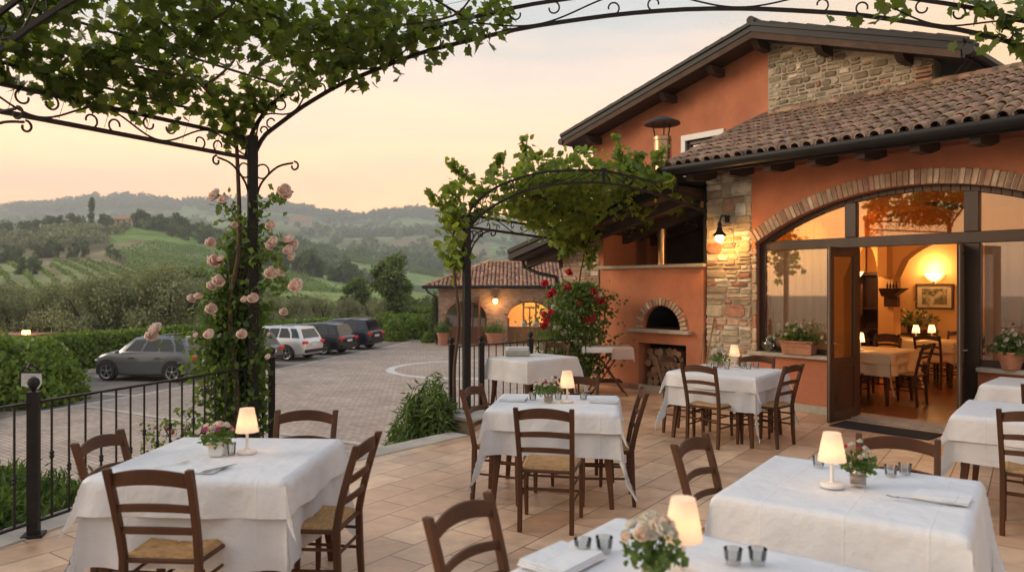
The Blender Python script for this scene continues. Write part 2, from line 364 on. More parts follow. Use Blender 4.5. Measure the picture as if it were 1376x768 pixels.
# ground sheet around the lot
mb=MB(); mb.add([(-260,-120,LOT-.03),(260,-120,LOT-.03),(260,62,LOT-.03),(-260,62,LOT-.03)],[(0,1,2,3)])
struct(build(mb,'ground',M['earth']))
# paved lot
lotp=[(-14.2,16),(-15.6,22),(-17.2,27.5),(-15.9,33),(-13.4,42),(-11.4,49),(-9,60),(14,60),(14,-20),(-14.2,-20)]
mb=MB(); mb.add([(x,y,LOT) for x,y in lotp[::-1]],[tuple(range(len(lotp)))]); struct(build(mb,'car_park',M['lot']))
# darker bay strip
bay=[(-13.3,19),(-15.6,22.2),(-17.15,27.5),(-15.85,33),(-13.35,42),(-12.2,46),(-6.55,45),(-7.1,42),(-9.5,31),(-11.0,25.6),(-12.75,20.6)]
mb=MB(); mb.add([(x,y,LOT+.004) for x,y in bay[::-1]],[tuple(range(len(bay)))]); struct(build(mb,'parking_bay_paving',M['asphalt']))
def strip(mb,pts,w,z,h=None):
    n=len(pts); Lp=[];Rp=[]
    for i in range(n):
        a=Vector(pts[max(i-1,0)]); b=Vector(pts[min(i+1,n-1)]); t=(b-a).normalized(); nn=Vector((-t.y,t.x)); p=Vector(pts[i])
        Lp.append(p+nn*w/2); Rp.append(p-nn*w/2)
    for i in range(n-1):
        q=[Rp[i],Rp[i+1],Lp[i+1],Lp[i]]
        if h is None: mb.add([(v.x,v.y,z) for v in q],[(0,1,2,3)])
        else: mb.hexa([(v.x,v.y,z) for v in q]+[(v.x,v.y,z+h) for v in q])
mb=MB(); strip(mb,[(-12.9,20.2),(-11.2,25.3),(-9.67,30.7),(-7.1,42),(-6.3,46)],.14,LOT+.008)
for x,y in ((-11.9,23.4),(-10.95,26.2+.6),(-10.0,29.7),(-9.2,32.9),(-8.45,36.1),(-7.75,39.2)):
    strip(mb,[(x,y),(x-4.9,y+1.5)],.12,LOT+.0085)
struct(build(mb,'parking_line_markings',M['whitepaint']))
mb=MB(); strip(mb,[(-12.1,21.2),(-8.4,19.0),(-5.9,17.6),(-2.7,15.9),(-.4,14.8)],.22,LOT+.012)
struct(build(mb,'stone_strip',M['kerb']))
# circle in the paving
mb=MB(); cx,cy=-1.7,30.9; n=64
for i in range(n):
    a,b=2*math.pi*i/n,2*math.pi*(i+1)/n
    mb.add([(cx+r*math.cos(t),cy+r*math.sin(t)*1.0,LOT+.008) for r,t in ((3.15,a),(3.5,a),(3.5,b),(3.15,b))],[(0,1,2,3)])
struct(build(mb,'paving_circle',M['whitepaint']))
# kerb round the lot
mb=MB(); strip(mb,[(-12.4,17.6),(-13.6,19.6),(-15.7,22.2),(-17.3,27.5),(-16.0,33),(-13.5,42),(-12.1,47.5)],.16,LOT-.02,.14); struct(build(mb,'kerb',M['kerb']))
# lawn and drive beyond
mb=MB(); mb.add([(x,y,LOT+.02) for x,y in [(-9.5,50),(-4.6,46.5),(-4.2,52),(-4.6,60),(-10,60)]],[(0,1,2,3,4)]); struct(build(mb,'lawn',M['grass']))
mb=MB(); mb.add([(x,y,LOT-.015) for x,y in [(-12.6,17.2),(-14,10),(-60,10),(-60,60),(-12,60),(-13.2,42.5),(-15.8,33),(-17.1,27.5),(-15.6,22.3)]],[tuple(range(8,-1,-1))]); struct(build(mb,'grass_verge',mat('verge_grass',(.075,.095,.03),.95,.3,2,.6,60,col2=(.13,.10,.055),c2s=3)))
# terrace
TP=[(-5.6,-2),(-3.31,5.18),(-2.49,7.71),(-2.42,7.95),(-1.75,7.18),(-1.4,7.57),(-.5,8.66),(-.42,9.0),(-.85,9.75),(.3,11.0),(1.0,11.6),(.9,14.6),(4.5,14.6),(9.5,9),(9.5,-2)]
mb=MB(); mb.prism(TP,-.12,0); struct(build(mb,'terrace_floor',M['floor']))
mb=MB(); c=[(x,y) for x,y in TP[:12]]
ins=[(p[0]+.02,p[1]) for p in c]
mb.prism([(x,y) for x,y in TP[:12]]+[(8,11.6),(8,-2)],LOT-.05,-.125); struct(build(mb,'terrace_wall',M['plaster']))
def edge_kerb(pts,w,z0,z1,name):
    mb=MB(); L=0
    for a,b in zip(pts[:-1],pts[1:]):
        A=Vector(a);B=Vector(b); d=(B-A); n=max(1,round(d.length/.9)); t=d.normalized(); nn=Vector((-t.y,t.x))
        for i in range(n):
            p=A+d*(i/n)+t*.003; q=A+d*((i+1)/n)-t*.003
            mb.hexa([(p.x,p.y,z0),(q.x,q.y,z0),(q.x+nn.x*w,q.y+nn.y*w,z0),(p.x+nn.x*w,p.y+nn.y*w,z0),(p.x,p.y,z1),(q.x,q.y,z1),(q.x+nn.x*w,q.y+nn.y*w,z1),(p.x+nn.x*w,p.y+nn.y*w,z1)])
    return struct(build(mb,name,M['kerb'],bevel=.008,seg=1))
edge_kerb([(-1.78,7.1),(-1.4,7.57),(-.5,8.66)],.30,-.1,.012,'terrace_kerb')
edge_kerb([(-5.5,-1.6),(-3.31,5.18),(-2.49,7.71)],.34,-.1,.012,'terrace_kerb')
mb=MB(); mb.prism([(-.95,7.2),(-2.3,7.0),(-2.2,8.0),(-.9,9.3),(-.3,9.0)],-.32,-.17); struct(build(mb,'terrace_step',M['kerb']))

# ---- hills : polar height field
XS=np.arange(-520,1900,5.)
def prof(tab): 
    xs=[a for a,b in tab]; ys=[b for a,b in tab]; return np.interp(XS,xs,ys)
rings=[(58,None,-1.9),(72,None,-2.4),(120,None,-6.),
 (180,[(-520,378),(0,378),(100,376),(200,384),(300,394),(400,400),(500,406),(600,410),(750,415),(1900,415)]),
 (260,[(-520,352),(0,355),(65,350),(125,350),(182,362),(240,368),(300,374),(400,386),(500,397),(600,402),(750,408),(1900,410)]),
 (330,[(-520,338),(0,338),(100,338),(150,338),(190,342),(240,347),(300,357),(387,363),(473,381),(560,395),(750,402),(1900,405)]),
 (430,[(-520,312),(0,314),(60,309),(120,303),(185,303),(240,312),(300,322),(345,337),(387,352),(473,378),(560,392),(750,400),(1900,402)]),
 (470,[(-520,312),(0,313),(60,308),(120,302),(185,302),(240,308),(300,320),(345,335),(387,352),(473,380),(560,394),(750,400),(1900,402)]),
 (560,[(-520,325),(0,322),(200,322),(300,332),(387,350),(473,372),(560,385),(650,392),(1900,395)]),
 (700,[(-520,325),(0,320),(200,318),(300,316),(345,318),(403,327),(504,348),(584,364),(650,378),(750,388),(1900,390)]),
 (820,[(-520,330),(0,326),(200,326),(345,328),(403,338),(504,358),(584,370),(650,380),(750,388),(1900,390)]),
 (1100,[(-520,320),(0,318),(200,316),(345,322),(403,328),(504,338),(584,345),(650,352),(750,360),(1900,375)]),
 (1450,[(-520,304),(0,304),(200,303),(345,304),(403,306),(470,318),(504,316),(584,314),(650,318),(750,330),(1900,350)]),
 (1800,[(-520,302),(0,300),(200,298),(345,298),(400,300),(450,304),(504,306),(584,308),(650,312),(750,318),(1900,335)]),
 (2300,[(-520,280),(0,277),(50,276),(84,272),(114,267),(160,264),(187,264),(231,271),(262,271),(310,266),(345,269),(381,276),(428,283),(445,288),(485,291),(523,285),(548,281),(577,283),(586,288),(602,290),(700,300),(800,310),(1900,330)]),
 (2600,[(-520,300),(1900,335)]),
 (2760,[(-520,272),(0,270),(12,267),(30,268),(48,276),(120,284),(400,296),(700,302),(1900,325)]),
 (2880,[(-520,300),(1900,330)])]
RD=[r[0] for r in rings]; RZ=[]
for r in rings:
    if r[1] is None: RZ.append(np.full(len(XS),r[2]))
    else: RZ.append(CAMZ+(384-prof(r[1]))/1000*r[0])
RZ=np.array(RZ); lr=np.log(np.array(RD))
ds=[]; 
for a,b,n in ((58,180,12),(180,470,60),(470,1100,44),(1100,2300,44),(2300,2880,18)):
    ds+=list(np.exp(np.linspace(math.log(a),math.log(b),n,endpoint=False)))
ds.append(2880.); ds=np.array(ds); ld=np.log(ds)
Z=np.zeros((len(ds),len(XS)))
for i,l in enumerate(ld):
    k=min(max(np.searchsorted(lr,l)-1,0),len(RD)-2); t=(l-lr[k])/(lr[k+1]-lr[k]); t=min(max(t,0),1)
    # smooth-ish
    Z[i]=RZ[k]*(1-t)+RZ[k+1]*t
def sm(A,it,ax):
    for _ in range(it):
        A=(np.roll(A,1,ax)+np.roll(A,-1,ax)+2*A)/4 if ax==1 else np.concatenate([A[:1],(A[:-2]+A[2:]+2*A[1:-1])/4,A[-1:]])
    return A
e0=Z[:,:3].copy(); e1=Z[:,-3:].copy(); Z=sm(Z,3,1); Z[:,:3]=e0; Z[:,-3:]=e1; Z=sm(Z,2,0)
SX=(XS-688)/1000
GX=ds[:,None]*SX[None,:]; GY=np.repeat(ds[:,None],len(XS),1)
def ground_z(x,y):
    """terrain height under a point"""
    if y<58: return LOT-.03
    s=x/y*1000+688; j=np.clip((s+520)/5,0,len(XS)-1.001); i=np.interp(math.log(y),ld,np.arange(len(ds))); i=min(i,len(ds)-1.001)
    i0,j0=int(i),int(j); a,b=i-i0,j-j0
    return float(Z[i0,j0]*(1-a)*(1-b)+Z[i0+1,j0]*a*(1-b)+Z[i0,j0+1]*(1-a)*b+Z[i0+1,j0+1]*a*b)
# zone colours (real ground cover): vineyard soil/grass, forest, tracks
def inpoly(px_,py_,poly):
    c=np.zeros(np.shape(px_),bool); n=len(poly); j=n-1
    for i in range(n):
        xi,yi=poly[i]; xj,yj=poly[j]
        cond=((yi>py_)!=(yj>py_))&(px_<(xj-xi)*(py_-yi)/(yj-yi+1e-9)+xi); c^=cond; j=i
    return c
XP=np.repeat(XS[None,:],len(ds),0); YP=384-(Z-CAMZ)/GY*1000
COLR=np.zeros((len(ds),len(XS),3))+np.array([.075,.115,.035])
def band(d0,d1): return (GY>=d0)&(GY<d1)
def fnoise(x,y,sc,o=0): 
    return np.array([mnoise.fractal(Vector((float(a)/sc+o,float(b)/sc,o)),1.,2.,4) for a,b in zip(x.ravel(),y.ravel())]).reshape(x.shape)
soil=np.array([.24,.175,.10]); soil2=np.array([.27,.21,.12]); gr=np.array([.19,.28,.065]); dk=np.array([.075,.105,.045]); pale=np.array([.19,.20,.08])
N1=fnoise(GX,GY,160.,3.); N2=fnoise(GX,GY,420.,9.)
m_=band(150,470); COLR[m_]=gr; m_=band(138,262)&(XP<262); COLR[m_]=np.array([.25,.27,.12]); m_=band(165,372)&(XP>150); COLR[m_]=np.array([.22,.29,.09])
m_=band(262,420)&(XP<150); COLR[m_]=np.array([.13,.12,.055])
m_=band(262,335)&(XP<175)&(N1>-.05); COLR[m_]=soil
m_=band(470,560); COLR[m_]=dk
m_=band(560,4300); COLR[m_]=np.array([.23,.31,.11])
m_=band(640,760)&(XP>395)&(XP<660); COLR[m_]=np.array([.22,.31,.07])
m_=band(850,2200)&(N1>.18); COLR[m_]=dk
m_=band(850,2200)&(N2>.28)&(N1<=.1); COLR[m_]=pale
m_=band(1150,1350)&(XP>520)&(XP<660); COLR[m_]=soil2
m_=band(1900,2500)&(N1>-.12); COLR[m_]=dk
m_=band(2500,4300); COLR[m_]=dk
# pale farm track between the two vineyards
TR=[(125,351),(150,352),(176,357),(200,371),(205,377)]
TR=[(145,262),(150,285),(162,318),(175,345),(200,356)]
for i,d in enumerate(ds):
    if 262<d<372:
        xc=np.interp(d,[262,300,335,372],[140,128,150,196]); w=11*262/d+ (4 if d<300 else 2); COLR[i][np.abs(XS-xc)<w]=soil2
    if 138<d<262:
        xc=np.interp(d,[138,178,210,262],[268,226,200,150]); COLR[i][np.abs(XS-xc)<11]=soil2
    if 138<d<262:
        xc=np.interp(d,[138,178,262],[105,80,54]); COLR[i][np.abs(XS-xc)<4]=soil
me=bpy.data.meshes.new('hills'); nv=Z.size
V=np.stack([GX,GY,Z],-1).reshape(-1,3)
ii,jj=np.meshgrid(np.arange(len(ds)-1),np.arange(len(XS)-1),indexing='ij'); a=(ii*len(XS)+jj).ravel(); Fq=np.stack([a,a+1,a+1+len(XS),a+len(XS)],1)
hm=bpy.data.materials.new('hill_ground'); hm.use_nodes=True; N_,L_=nodes_of(hm); hb=N_['Principled BSDF']; hb.inputs['Roughness'].default_value=.95; hb.inputs['Specular IOR Level'].default_value=.1
at_=N_.new('ShaderNodeAttribute'); at_.attribute_name='cover'; tc=N_.new('ShaderNodeTexCoord'); nz=N_.new('ShaderNodeTexNoise'); nz.inputs['Scale'].default_value=.06; nz.inputs['Detail'].default_value=8; L_.new(tc.outputs['Object'],nz.inputs[0])
mr=N_.new('ShaderNodeMapRange'); mr.inputs[1].default_value=.3; mr.inputs[2].default_value=.7; mr.inputs[3].default_value=.65; mr.inputs[4].default_value=1.35; L_.new(nz.outputs[0],mr.inputs[0])
hs=N_.new('ShaderNodeHueSaturation'); L_.new(at_.outputs['Color'],hs.inputs['Color']); L_.new(mr.outputs[0],hs.inputs['Value']); L_.new(hs.outputs[0],hb.inputs['Base Color'])
hills=fast_mesh('hills',V,Fq,4,hm,smooth=True); struct(hills)
ca=hills.data.color_attributes.new('cover','FLOAT_COLOR','POINT'); ca.data.foreach_set('color',np.concatenate([COLR.reshape(-1,3),np.ones((nv,1))],1).astype(np.float32).ravel())

# ---- vine rows on the slope (nobody could count the vines)
def on_screen_pt(xp,d): 
    x=(xp-688)/1000*d; return x,d,ground_z(x,d)
def vine_rows(name,label,polyxy,ang,sp,hh,cat='vineyard',seed=1,sz=.75):
    """rows of leaf clumps in world polygon"""
    r_=np.random.default_rng(seed); poly=np.array(polyxy); sz=sz*.8; c=poly.mean(0); dx,dy=math.cos(ang),math.sin(ang)
    L=np.abs(poly-c).max()*1.5; P=[]
    for k in np.arange(-L,L,sp):
        t=np.arange(-L,L,.5); x=c[0]+dx*t-dy*k; y=c[1]+dy*t+dx*k
        ok=inpoly(x,y,polyxy); ok&=r_.random(len(t))<.96
        for X_,Y_ in zip(x[ok],y[ok]): P.append((X_,Y_,ground_z(X_,Y_)))
    P=np.array(P); n=len(P); reps=3
    Q=np.repeat(P,reps,0)+r_.normal(size=(n*reps,3))*np.array([.2,.2,.25]); Q[:,2]+=hh*.55
    V,F_=scatter(tmpl_leaf(1.2),Q,sz*(.8+.5*r_.random(len(Q))),rand_rot(len(Q)))
    o=fast_mesh(name,V,F_,3,M['vinerow']); tag(o,label,cat,None,'stuff'); return o
def wp(lst): return [((x-688)/1000*d,d) for x,d in lst]
vine_rows('vineyard','striped vineyard rows on the near slope below the pale farm track',wp([(-160,138),(98,138),(74,182),(50,258),(-140,258)]),R(127),4.4,1.3,seed=2,sz=.68)
vine_rows('vineyard','green vine rows fanning down the slope right of the bare strip',wp([(112,138),(262,138),(222,182),(184,222),(140,256),(60,258),(84,182)]),R(127),4.4,1.3,seed=3,sz=.68)
vine_rows('vineyard','smooth bright vineyard field on the hillside right of the pale track',wp([(262,165),(360,165),(400,215),(470,250),(400,330),(330,372),(205,372),(152,330),(140,290),(165,262)]),R(163),4.6,1.2,seed=4,sz=.7)
vine_rows('vineyard','vine rows on the long ridge above the tall green tree',wp([(408,640),(600,640),(590,700),(500,705),(408,700)]),R(160),7,2.0,seed=5,sz=1.6)

# ---- woods as masses
def woods(name,label,regions,n,sz,matn,clump,seed,hmul=1.):
    r_=np.random.default_rng(seed); C=[]
    tries=0
    while len(C)<n and tries<n*60:
        tries+=1
        x0,x1,d0,d1=regions[r_.integers(len(regions))]; xp=r_.uniform(x0,x1); d=r_.uniform(d0,d1); X_=(xp-688)/1000*d
        if mnoise.noise(Vector((X_/70.,d/70.,seed)))<-.08 and r_.random()<.85: continue
        C.append((X_,d,ground_z(X_,d),r_.uniform(.6,1.25)))
    C=np.array(C); out=[]
    k=clump; Q=np.repeat(C,k,0); dirn=r_.normal(size=(len(Q),3)); dirn/=np.linalg.norm(dirn,axis=1,keepdims=True); rad=(r_.random((len(Q),1))**.4)
    S=sz*Q[:,3:4]
    pos=Q[:,:3]+dirn*rad*S*np.array([.62,.62,.6*hmul])+np.concatenate([np.zeros((len(Q),2)),S*.62*hmul],1)
    V,F_=scatter(tmpl_leaf(1.3),pos,(S[:,0]*(.42 if sz>8 else (.13 if sz==3.6 else .26)))*(.7+.6*r_.random(len(Q))),rand_rot(len(Q)))
    o=fast_mesh(name,V,F_,3,M[matn]); tag(o,label,'woodland',None,'stuff'); return o
woods('woodland','hazy woods covering the farthest ridge under the sky',[(-300,700,2000,2360)],1900,14,'hilltree',26,11)
woods('woodland','scattered hazy woods on the middle slopes across the valley',[(330,760,1080,1900),(-300,330,1100,1900),(460,640,1380,1480),(470,640,860,1050)],800,11,'hilltree',36,12)
woods('woodland','dark strip of wood along the top of the long ridge',[(360,470,560,640),(400,520,715,760),(330,420,640,700),(380,500,480,540)],260,6.0,'hilltree',60,13)
woods('woodland','dark thicket on the hill crest beside the red roofed farmhouse',[(195,330,395,460),(-200,110,415,450),(300,370,380,440)],130,5,'hilltree',90,14)
woods('woodland','rows of small olive trees on the upper slope left of the farmhouse',[(-200,150,340,400),(60,170,380,410)],330,4.2,'hillolive',40,15,.9)
woods('woodland','low thicket filling the dip behind the olive grove',[(-200,620,90,150)],240,3.6,'treeleaf',420,16,.8)
# ================================================================= BUILDINGS
def stones(mb,P,ux,uz,nn,W,H,h0,h1,w0,w1,dep,seed=0,gap=.012,rough=.012,brickp=.0,clip=None):
    """irregular coursed stones on plane origin P, axes ux (horizontal), uz (up), nn (outward)"""
    r=random.Random(seed); z=0
    while z<H-.02:
        h=min(r.uniform(h0,h1),H-z); isb=r.random()<brickp
        if isb: h=min(.065,H-z)
        x=0
        while x<W-.01:
            ww=r.uniform(w0,w1)*(.85 if isb else 1); ww=min(ww,W-x)
            if W-x-ww<w0*.5: ww=W-x
            # sometimes split tall stones in two
            subs=[(z,h)]
            if h>h0*1.6 and r.random()<.4: k=r.uniform(.35,.65); subs=[(z,h*k),(z+h*k,h*(1-k))]
            for (zz,hh) in subs:
                if clip and not clip(x+ww/2,zz+hh): continue
                a,b=gap*r.uniform(.6,1.6),gap*r.uniform(.6,1.6)
                x0,x1,y0,y1=x+a/2,x+ww-a/2,zz+b/2,zz+hh-b/2
                if x1-x0<.01 or y1-y0<.008: continue
                d=dep*r.uniform(.5,1.3); c=min(x1-x0,y1-y0)*r.uniform(.12,.3)
                # octagon-ish outline jittered, domed
                o=[(x0+c,y0),(x1-c,y0),(x1,y0+c),(x1,y1-c),(x1-c,y1),(x0+c,y1),(x0,y1-c),(x0,y0+c)]
                j=rough*.5
                o=[(p+r.uniform(-j,j)*.5,q+r.uniform(-j,j)*.5) for p,q in o]
                cx,cy=(x0+x1)/2,(y0+y1)/2
                base=[P+ux*p+uz*q for p,q in o]
                mid=[P+ux*(cx+(p-cx)*.97)+uz*(cy+(q-cy)*.95)+nn*d*.7 for p,q in o]
                top=[P+ux*(cx+(p-cx)*.8)+uz*(cy+(q-cy)*.78)+nn*(d+r.uniform(-j,j)) for p,q in o]
                V=base+mid+top; Fc=[]
                for k in range(8):
                    k2=(k+1)%8; Fc.append((k,k2,8+k2,8+k)); Fc.append((8+k,8+k2,16+k2,16+k))
                Fc.append(tuple(range(16,24)))
                mb.add(V,Fc)
            x+=ww
        z+=h
UZ=Vector((0,0,1))
rb=thing('restaurant','orange plastered restaurant with arched glass front, stone corner and tiled roofs','restaurant',F(0,0,0))
# --- front wall with arched opening
UA,ZS,RISE,HS=.72,2.35,.64,2.12      # arch axis, springing, rise, half-span
RAD=(HS*HS+RISE*RISE)/(2*RISE)
def zin(u,grow=0): 
    r=RAD+grow; d=min(abs(u-UA),r*.999); return ZS+RISE-RAD+math.sqrt(max(r*r-d*d,0))
U0,U1,WT=-1.465,7.,.36; ZW=3.42
mb=MB()
fbox(mb,U0,UA-HS,0,WT,0,ZW); fbox(mb,UA+HS,U1,0,WT,0,ZW)
n=40; us=[UA-HS+2*HS*i/n for i in range(n+1)]
for a,b in zip(us[:-1],us[1:]):
    mb.hexa([F(a,0,zin(a)),F(b,0,zin(b)),F(b,WT,zin(b)),F(a,WT,zin(a)),F(a,0,ZW),F(b,0,ZW),F(b,WT,ZW),F(a,WT,ZW)])
DL,DR=.019,1.275
fbox(mb,UA-HS,DL-.17,.02,WT,0,.74); fbox(mb,DR+.18,UA+HS,.02,WT,0,.74)
wall=build(mb,'wall',M['plaster'],rb)
mb=MB(); fbox(mb,U0,DL-.17,-.02,0.018,0,.11); fbox(mb,DR+.18,U1,-.02,.018,0,.11); fbox(mb,-4.39,-2.24,-.02,.0,0,.11)
build(mb,'skirting',M['stone_sill'],rb,bevel=.004,seg=1)
# voussoirs
mb=MB(); na=66; a0=math.asin(HS/RAD)
for i in range(na):
    t0=-a0+2*a0*i/na+.0022; t1=-a0+2*a0*(i+1)/na-.0022; cz=ZS+RISE-RAD
    o0=-.035-random.uniform(0,.008)
    def pp(t,r,o): return F(UA+r*math.sin(t),o,cz+r*math.cos(t))
    r0,r1=RAD+.002,RAD+.185+random.uniform(-.008,.008)
    mb.hexa([pp(t0,r0,o0),pp(t1,r0,o0),pp(t1,r0,.1),pp(t0,r0,.1),pp(t0,r1,o0),pp(t1,r1,o0),pp(t1,r1,.1),pp(t0,r1,.1)])
build(mb,'brick_arch',M['brick'],rb,bevel=.004,seg=1)
mb=MB()
for i in range(40):
    t0=-a0+2*a0*i/40; t1=-a0+2*a0*(i+1)/40; r0,r1=RAD+.006,RAD+.18
    mb.hexa([pp(t0,r0,-.026),pp(t1,r0,-.026),pp(t1,r0,-.002),pp(t0,r0,-.002),pp(t0,r1,-.026),pp(t1,r1,-.026),pp(t1,r1,-.002),pp(t0,r1,-.002)])
build(mb,'arch_mortar',M['mortar'],rb)
# jamb stone
mb=MB(); stones(mb,F(UA-HS-.06,-.0,.8),RV,UZ,-NV,.09,1.52,.1,.22,.08,.1,.02,3); build(mb,'jamb_stone',M['rubble'],rb)
# arched window joinery
FO=.14 # joinery plane
w=thing('arched_window',None,None,F(0,0,0)); w.parent=rb; w.location=(0,0,0)
if 'label' in w: pass
mb=MB(); fw=.075
for sgn in (1,):
    prev=None
    for i in range(n):
        a,b=us[i],us[i+1]
        mb.hexa([F(a,FO-.04,zin(a,-fw)-.0),F(b,FO-.04,zin(b,-fw)),F(b,FO+.05,zin(b,-fw)),F(a,FO+.05,zin(a,-fw)),F(a,FO-.04,zin(a)),F(b,FO-.04,zin(b)),F(b,FO+.05,zin(b)),F(a,FO+.05,zin(a))])
fbox(mb,UA-HS,UA-HS+fw,FO-.04,FO+.05,.79,2.31); fbox(mb,UA+HS-fw,UA+HS,FO-.04,FO+.05,.79,2.31)
fbox(mb,UA-HS+fw+.002,UA+HS-fw-.002,FO-.045,FO+.055,2.25,2.385)    # transom
for a,b in ((DL-.17,DL),(DR,DR+.18)):
    m_=(a+b)/2
    fbox(mb,a,b,FO-.05,FO+.06,.0,2.248); fbox(mb,a+.01,b-.01,FO-.05,FO+.05,2.387,zin(m_,-fw)+.01)
fbox(mb,UA-HS+fw,DL-.172,FO-.04,FO+.05,.79,.87); fbox(mb,DR+.182,UA+HS-fw,FO-.04,FO+.05,.79,.87)
build(mb,'frame',M['frame'],w,bevel=.006,seg=1)
def pane(u0,u1,z0,z1,mt,name='pane'):
    mb=MB(); k=10; P=[]
    for i in range(k+1):
        u=u0+(u1-u0)*i/k; P.append((u,z0,min(z1,zin(u,-fw)+.01) if z1>2.4 else z1))
    for (a,za,zb),(c,zc,zd) in zip(P[:-1],P[1:]):
        mb.hexa([F(a,FO,za),F(c,FO,zc),F(c,FO+.008,zc),F(a,FO+.008,za),F(a,FO,max(zb,za+.01)),F(c,FO,max(zd,zc+.01)),F(c,FO+.008,max(zd,zc+.01)),F(a,FO+.008,max(zb,za+.01))])
    return build(mb,name,mt,w)
pane(UA-HS+fw,DL-.171,.865,2.255,M['glass']); pane(DR+.181,UA+HS-fw,.865,2.255,M['glass'])
pane(UA-HS+.12,DL-.161,2.38,3,M['glasstop']); pane(DL-.009,DR+.009,2.38,3.1,M['glasstop']); pane(DR+.171,UA+HS-.1,2.38,3,M['glasstop'])
# sills
for a,b in ((UA-HS-.06,DL-.172),(DR+.182,UA+HS+.05)):
    mb=MB(); fbox(mb,a,b,-.07,.095,.742,.795); build(mb,'sill',M['stone_sill'],rb,bevel=.006,seg=1)
# curtains
def curtain(u0,u1,off=.26):
    V=[];Fc=[];nu=90
    for i in range(nu+1):
        u=u0+(u1-u0)*i/nu; o=off+.02*math.sin(u*34+.8*math.sin(u*7))+.008*math.sin(u*81)
        V+= [F(u,o*1.0,.72),F(u,o,2.27)]
    for i in range(nu): Fc.append((2*i,2*i+2,2*i+3,2*i+1))
    mb=MB(); mb.add(V,Fc); return build(mb,'curtain',M['curtain'],rb,smooth=180)
curtain(UA-HS+.1,DL-.2); curtain(DR+.19,UA+HS)
# doors
def door(hinge,ang,wd,side,label=None):
    """leaf hinged at F(hinge), direction angle ang world"""
    H=F(hinge,FO-.06,0); d=Vector((math.cos(ang),math.sin(ang),0)); nn=Vector((-d.y,d.x,0)); th=.05
    def b(mb,a0,a1,z0,z1,t0=-th/2,t1=th/2):
        mb.hexa([H+d*a0+nn*t0+UZ*z0,H+d*a1+nn*t0+UZ*z0,H+d*a1+nn*t1+UZ*z0,H+d*a0+nn*t1+UZ*z0,H+d*a0+nn*t0+UZ*z1,H+d*a1+nn*t0+UZ*z1,H+d*a1+nn*t1+UZ*z1,H+d*a0+nn*t1+UZ*z1])
    mb=MB(); b(mb,0,.1,.015,2.235); b(mb,wd-.1,wd,.015,2.235); b(mb,.1,wd-.1,.015,.16); b(mb,.1,wd-.1,.70,.82); b(mb,.1,wd-.1,2.12,2.235); b(mb,.1,wd-.1,.16,.70,-.012,.012); b(mb,.16,wd-.16,.22,.64,-.02,.02)
    dd=build(mb,'door',M['doorw'],rb,bevel=.005,seg=1)
    mb=MB(); b(mb,.1,wd-.1,.82,2.12,-.004,.004); build(mb,'pane',M['glassdoor'],dd)
    mb=MB()
    for s in (-1,1):
        p=H+d*(wd-.05)+nn*s*.03+UZ*1.02; q=p+nn*s*.04; mb.tube([p,q],.009); mb.tube([q,q-d*.11],.008)
    mb.tube([H+d*wd+UZ*.05+nn*.0,H+d*wd+UZ*2.2],.006,4); build(mb,'handle',M['steel'],dd)
    return dd
aL=math.atan2(9.3-9.78,3.86-4.47); door(DL,aL,.70,1)
Hr=F(DR,FO-.06,0); aR=math.atan2(-Hr.y,-Hr.x)-.045; door(DR,aR,.66,-1)
# threshold
mb=MB(); fbox(mb,DL-.15,DR+.15,-.10,.36,-.01,.035); build(mb,'threshold',M['stone_sill'],rb,bevel=.006,seg=1)
# --- interior room
IZ=.03; RB=5.6
mb=MB(); fbox(mb,-2.6,6.9,.362,RB+3,IZ-.1,IZ); build(mb,'parquet_floor',M['parquet'],rb)
mb=MB()
fbox(mb,-2.2,6.9,RB,RB+.2,IZ,3.2)           # back wall
fbox(mb,6.7,6.9,.36,RB,IZ,3.2)
fbox(mb,-2.42,-2.24,.37,RB+2.8,IZ,3.2)
# left pier wall (nearer) whose face carries a sconce
# arched cross wall at off 3.8..4.1
AO0,AO1=3.75,4.05
def archwall(mb,u0,u1,zs,rise,o0,o1,top=3.2,k=24,pointy=1.):
    hs=(u1-u0)/2; c=(u0+u1)/2
    pts=[(u0+2*hs*i/k) for i in range(k+1)]
    f=lambda u: zs+rise*max(0,1-abs((u-c)/hs)**2)**.5
    for a,b in zip(pts[:-1],pts[1:]):
        mb.hexa([F(a,o0,f(a)),F(b,o0,f(b)),F(b,o1,f(b)),F(a,o1,f(a)),F(a,o0,top),F(b,o0,top),F(b,o1,top),F(a,o1,top)])
archwall(mb,-.96,2.4,1.88,.78,AO0,AO1); fbox(mb,-1.22,-.96,AO0-.0,AO1,IZ,3.2); fbox(mb,2.4,6.7,AO0,AO1,IZ,3.2)
archwall(mb,-1.76,-1.22,1.75,.78,AO0+.02,AO1); fbox(mb,-2.24,-1.76,AO0,AO1,IZ,3.2)
# longitudinal arch rib from the pier forward
fbox(mb,-1.16,-1.0,AO0-.18,AO0,1.9,3.2)
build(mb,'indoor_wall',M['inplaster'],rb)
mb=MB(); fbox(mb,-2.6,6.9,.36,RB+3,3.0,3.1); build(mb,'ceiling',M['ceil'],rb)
# lunette vault strip on back wall
mb=MB(); 
fbox(mb,-1.75,-1.24,RB+.2,RB+.25,IZ,3.0); build(mb,'passage_wall',M['inplaster'],rb)

# --- stone corner pier
mb=MB(); fbox(mb,-2.227,-1.465,-.0,.6,0,3.42); build(mb,'pier_core',M['mortar'],rb)
mb=MB(); stones(mb,F(-2.235,-.0,0),RV,UZ,-NV,.775,3.42,.06,.21,.12,.38,.02,5,.016,.018,brickp=.30)
stones(mb,F(-2.227,.6,0),-NV,UZ,-RV,.6,3.42,.055,.155,.12,.34,.03,6,.016,.016,brickp=.3)
build(mb,'stone_pier',M['rubble'],rb)
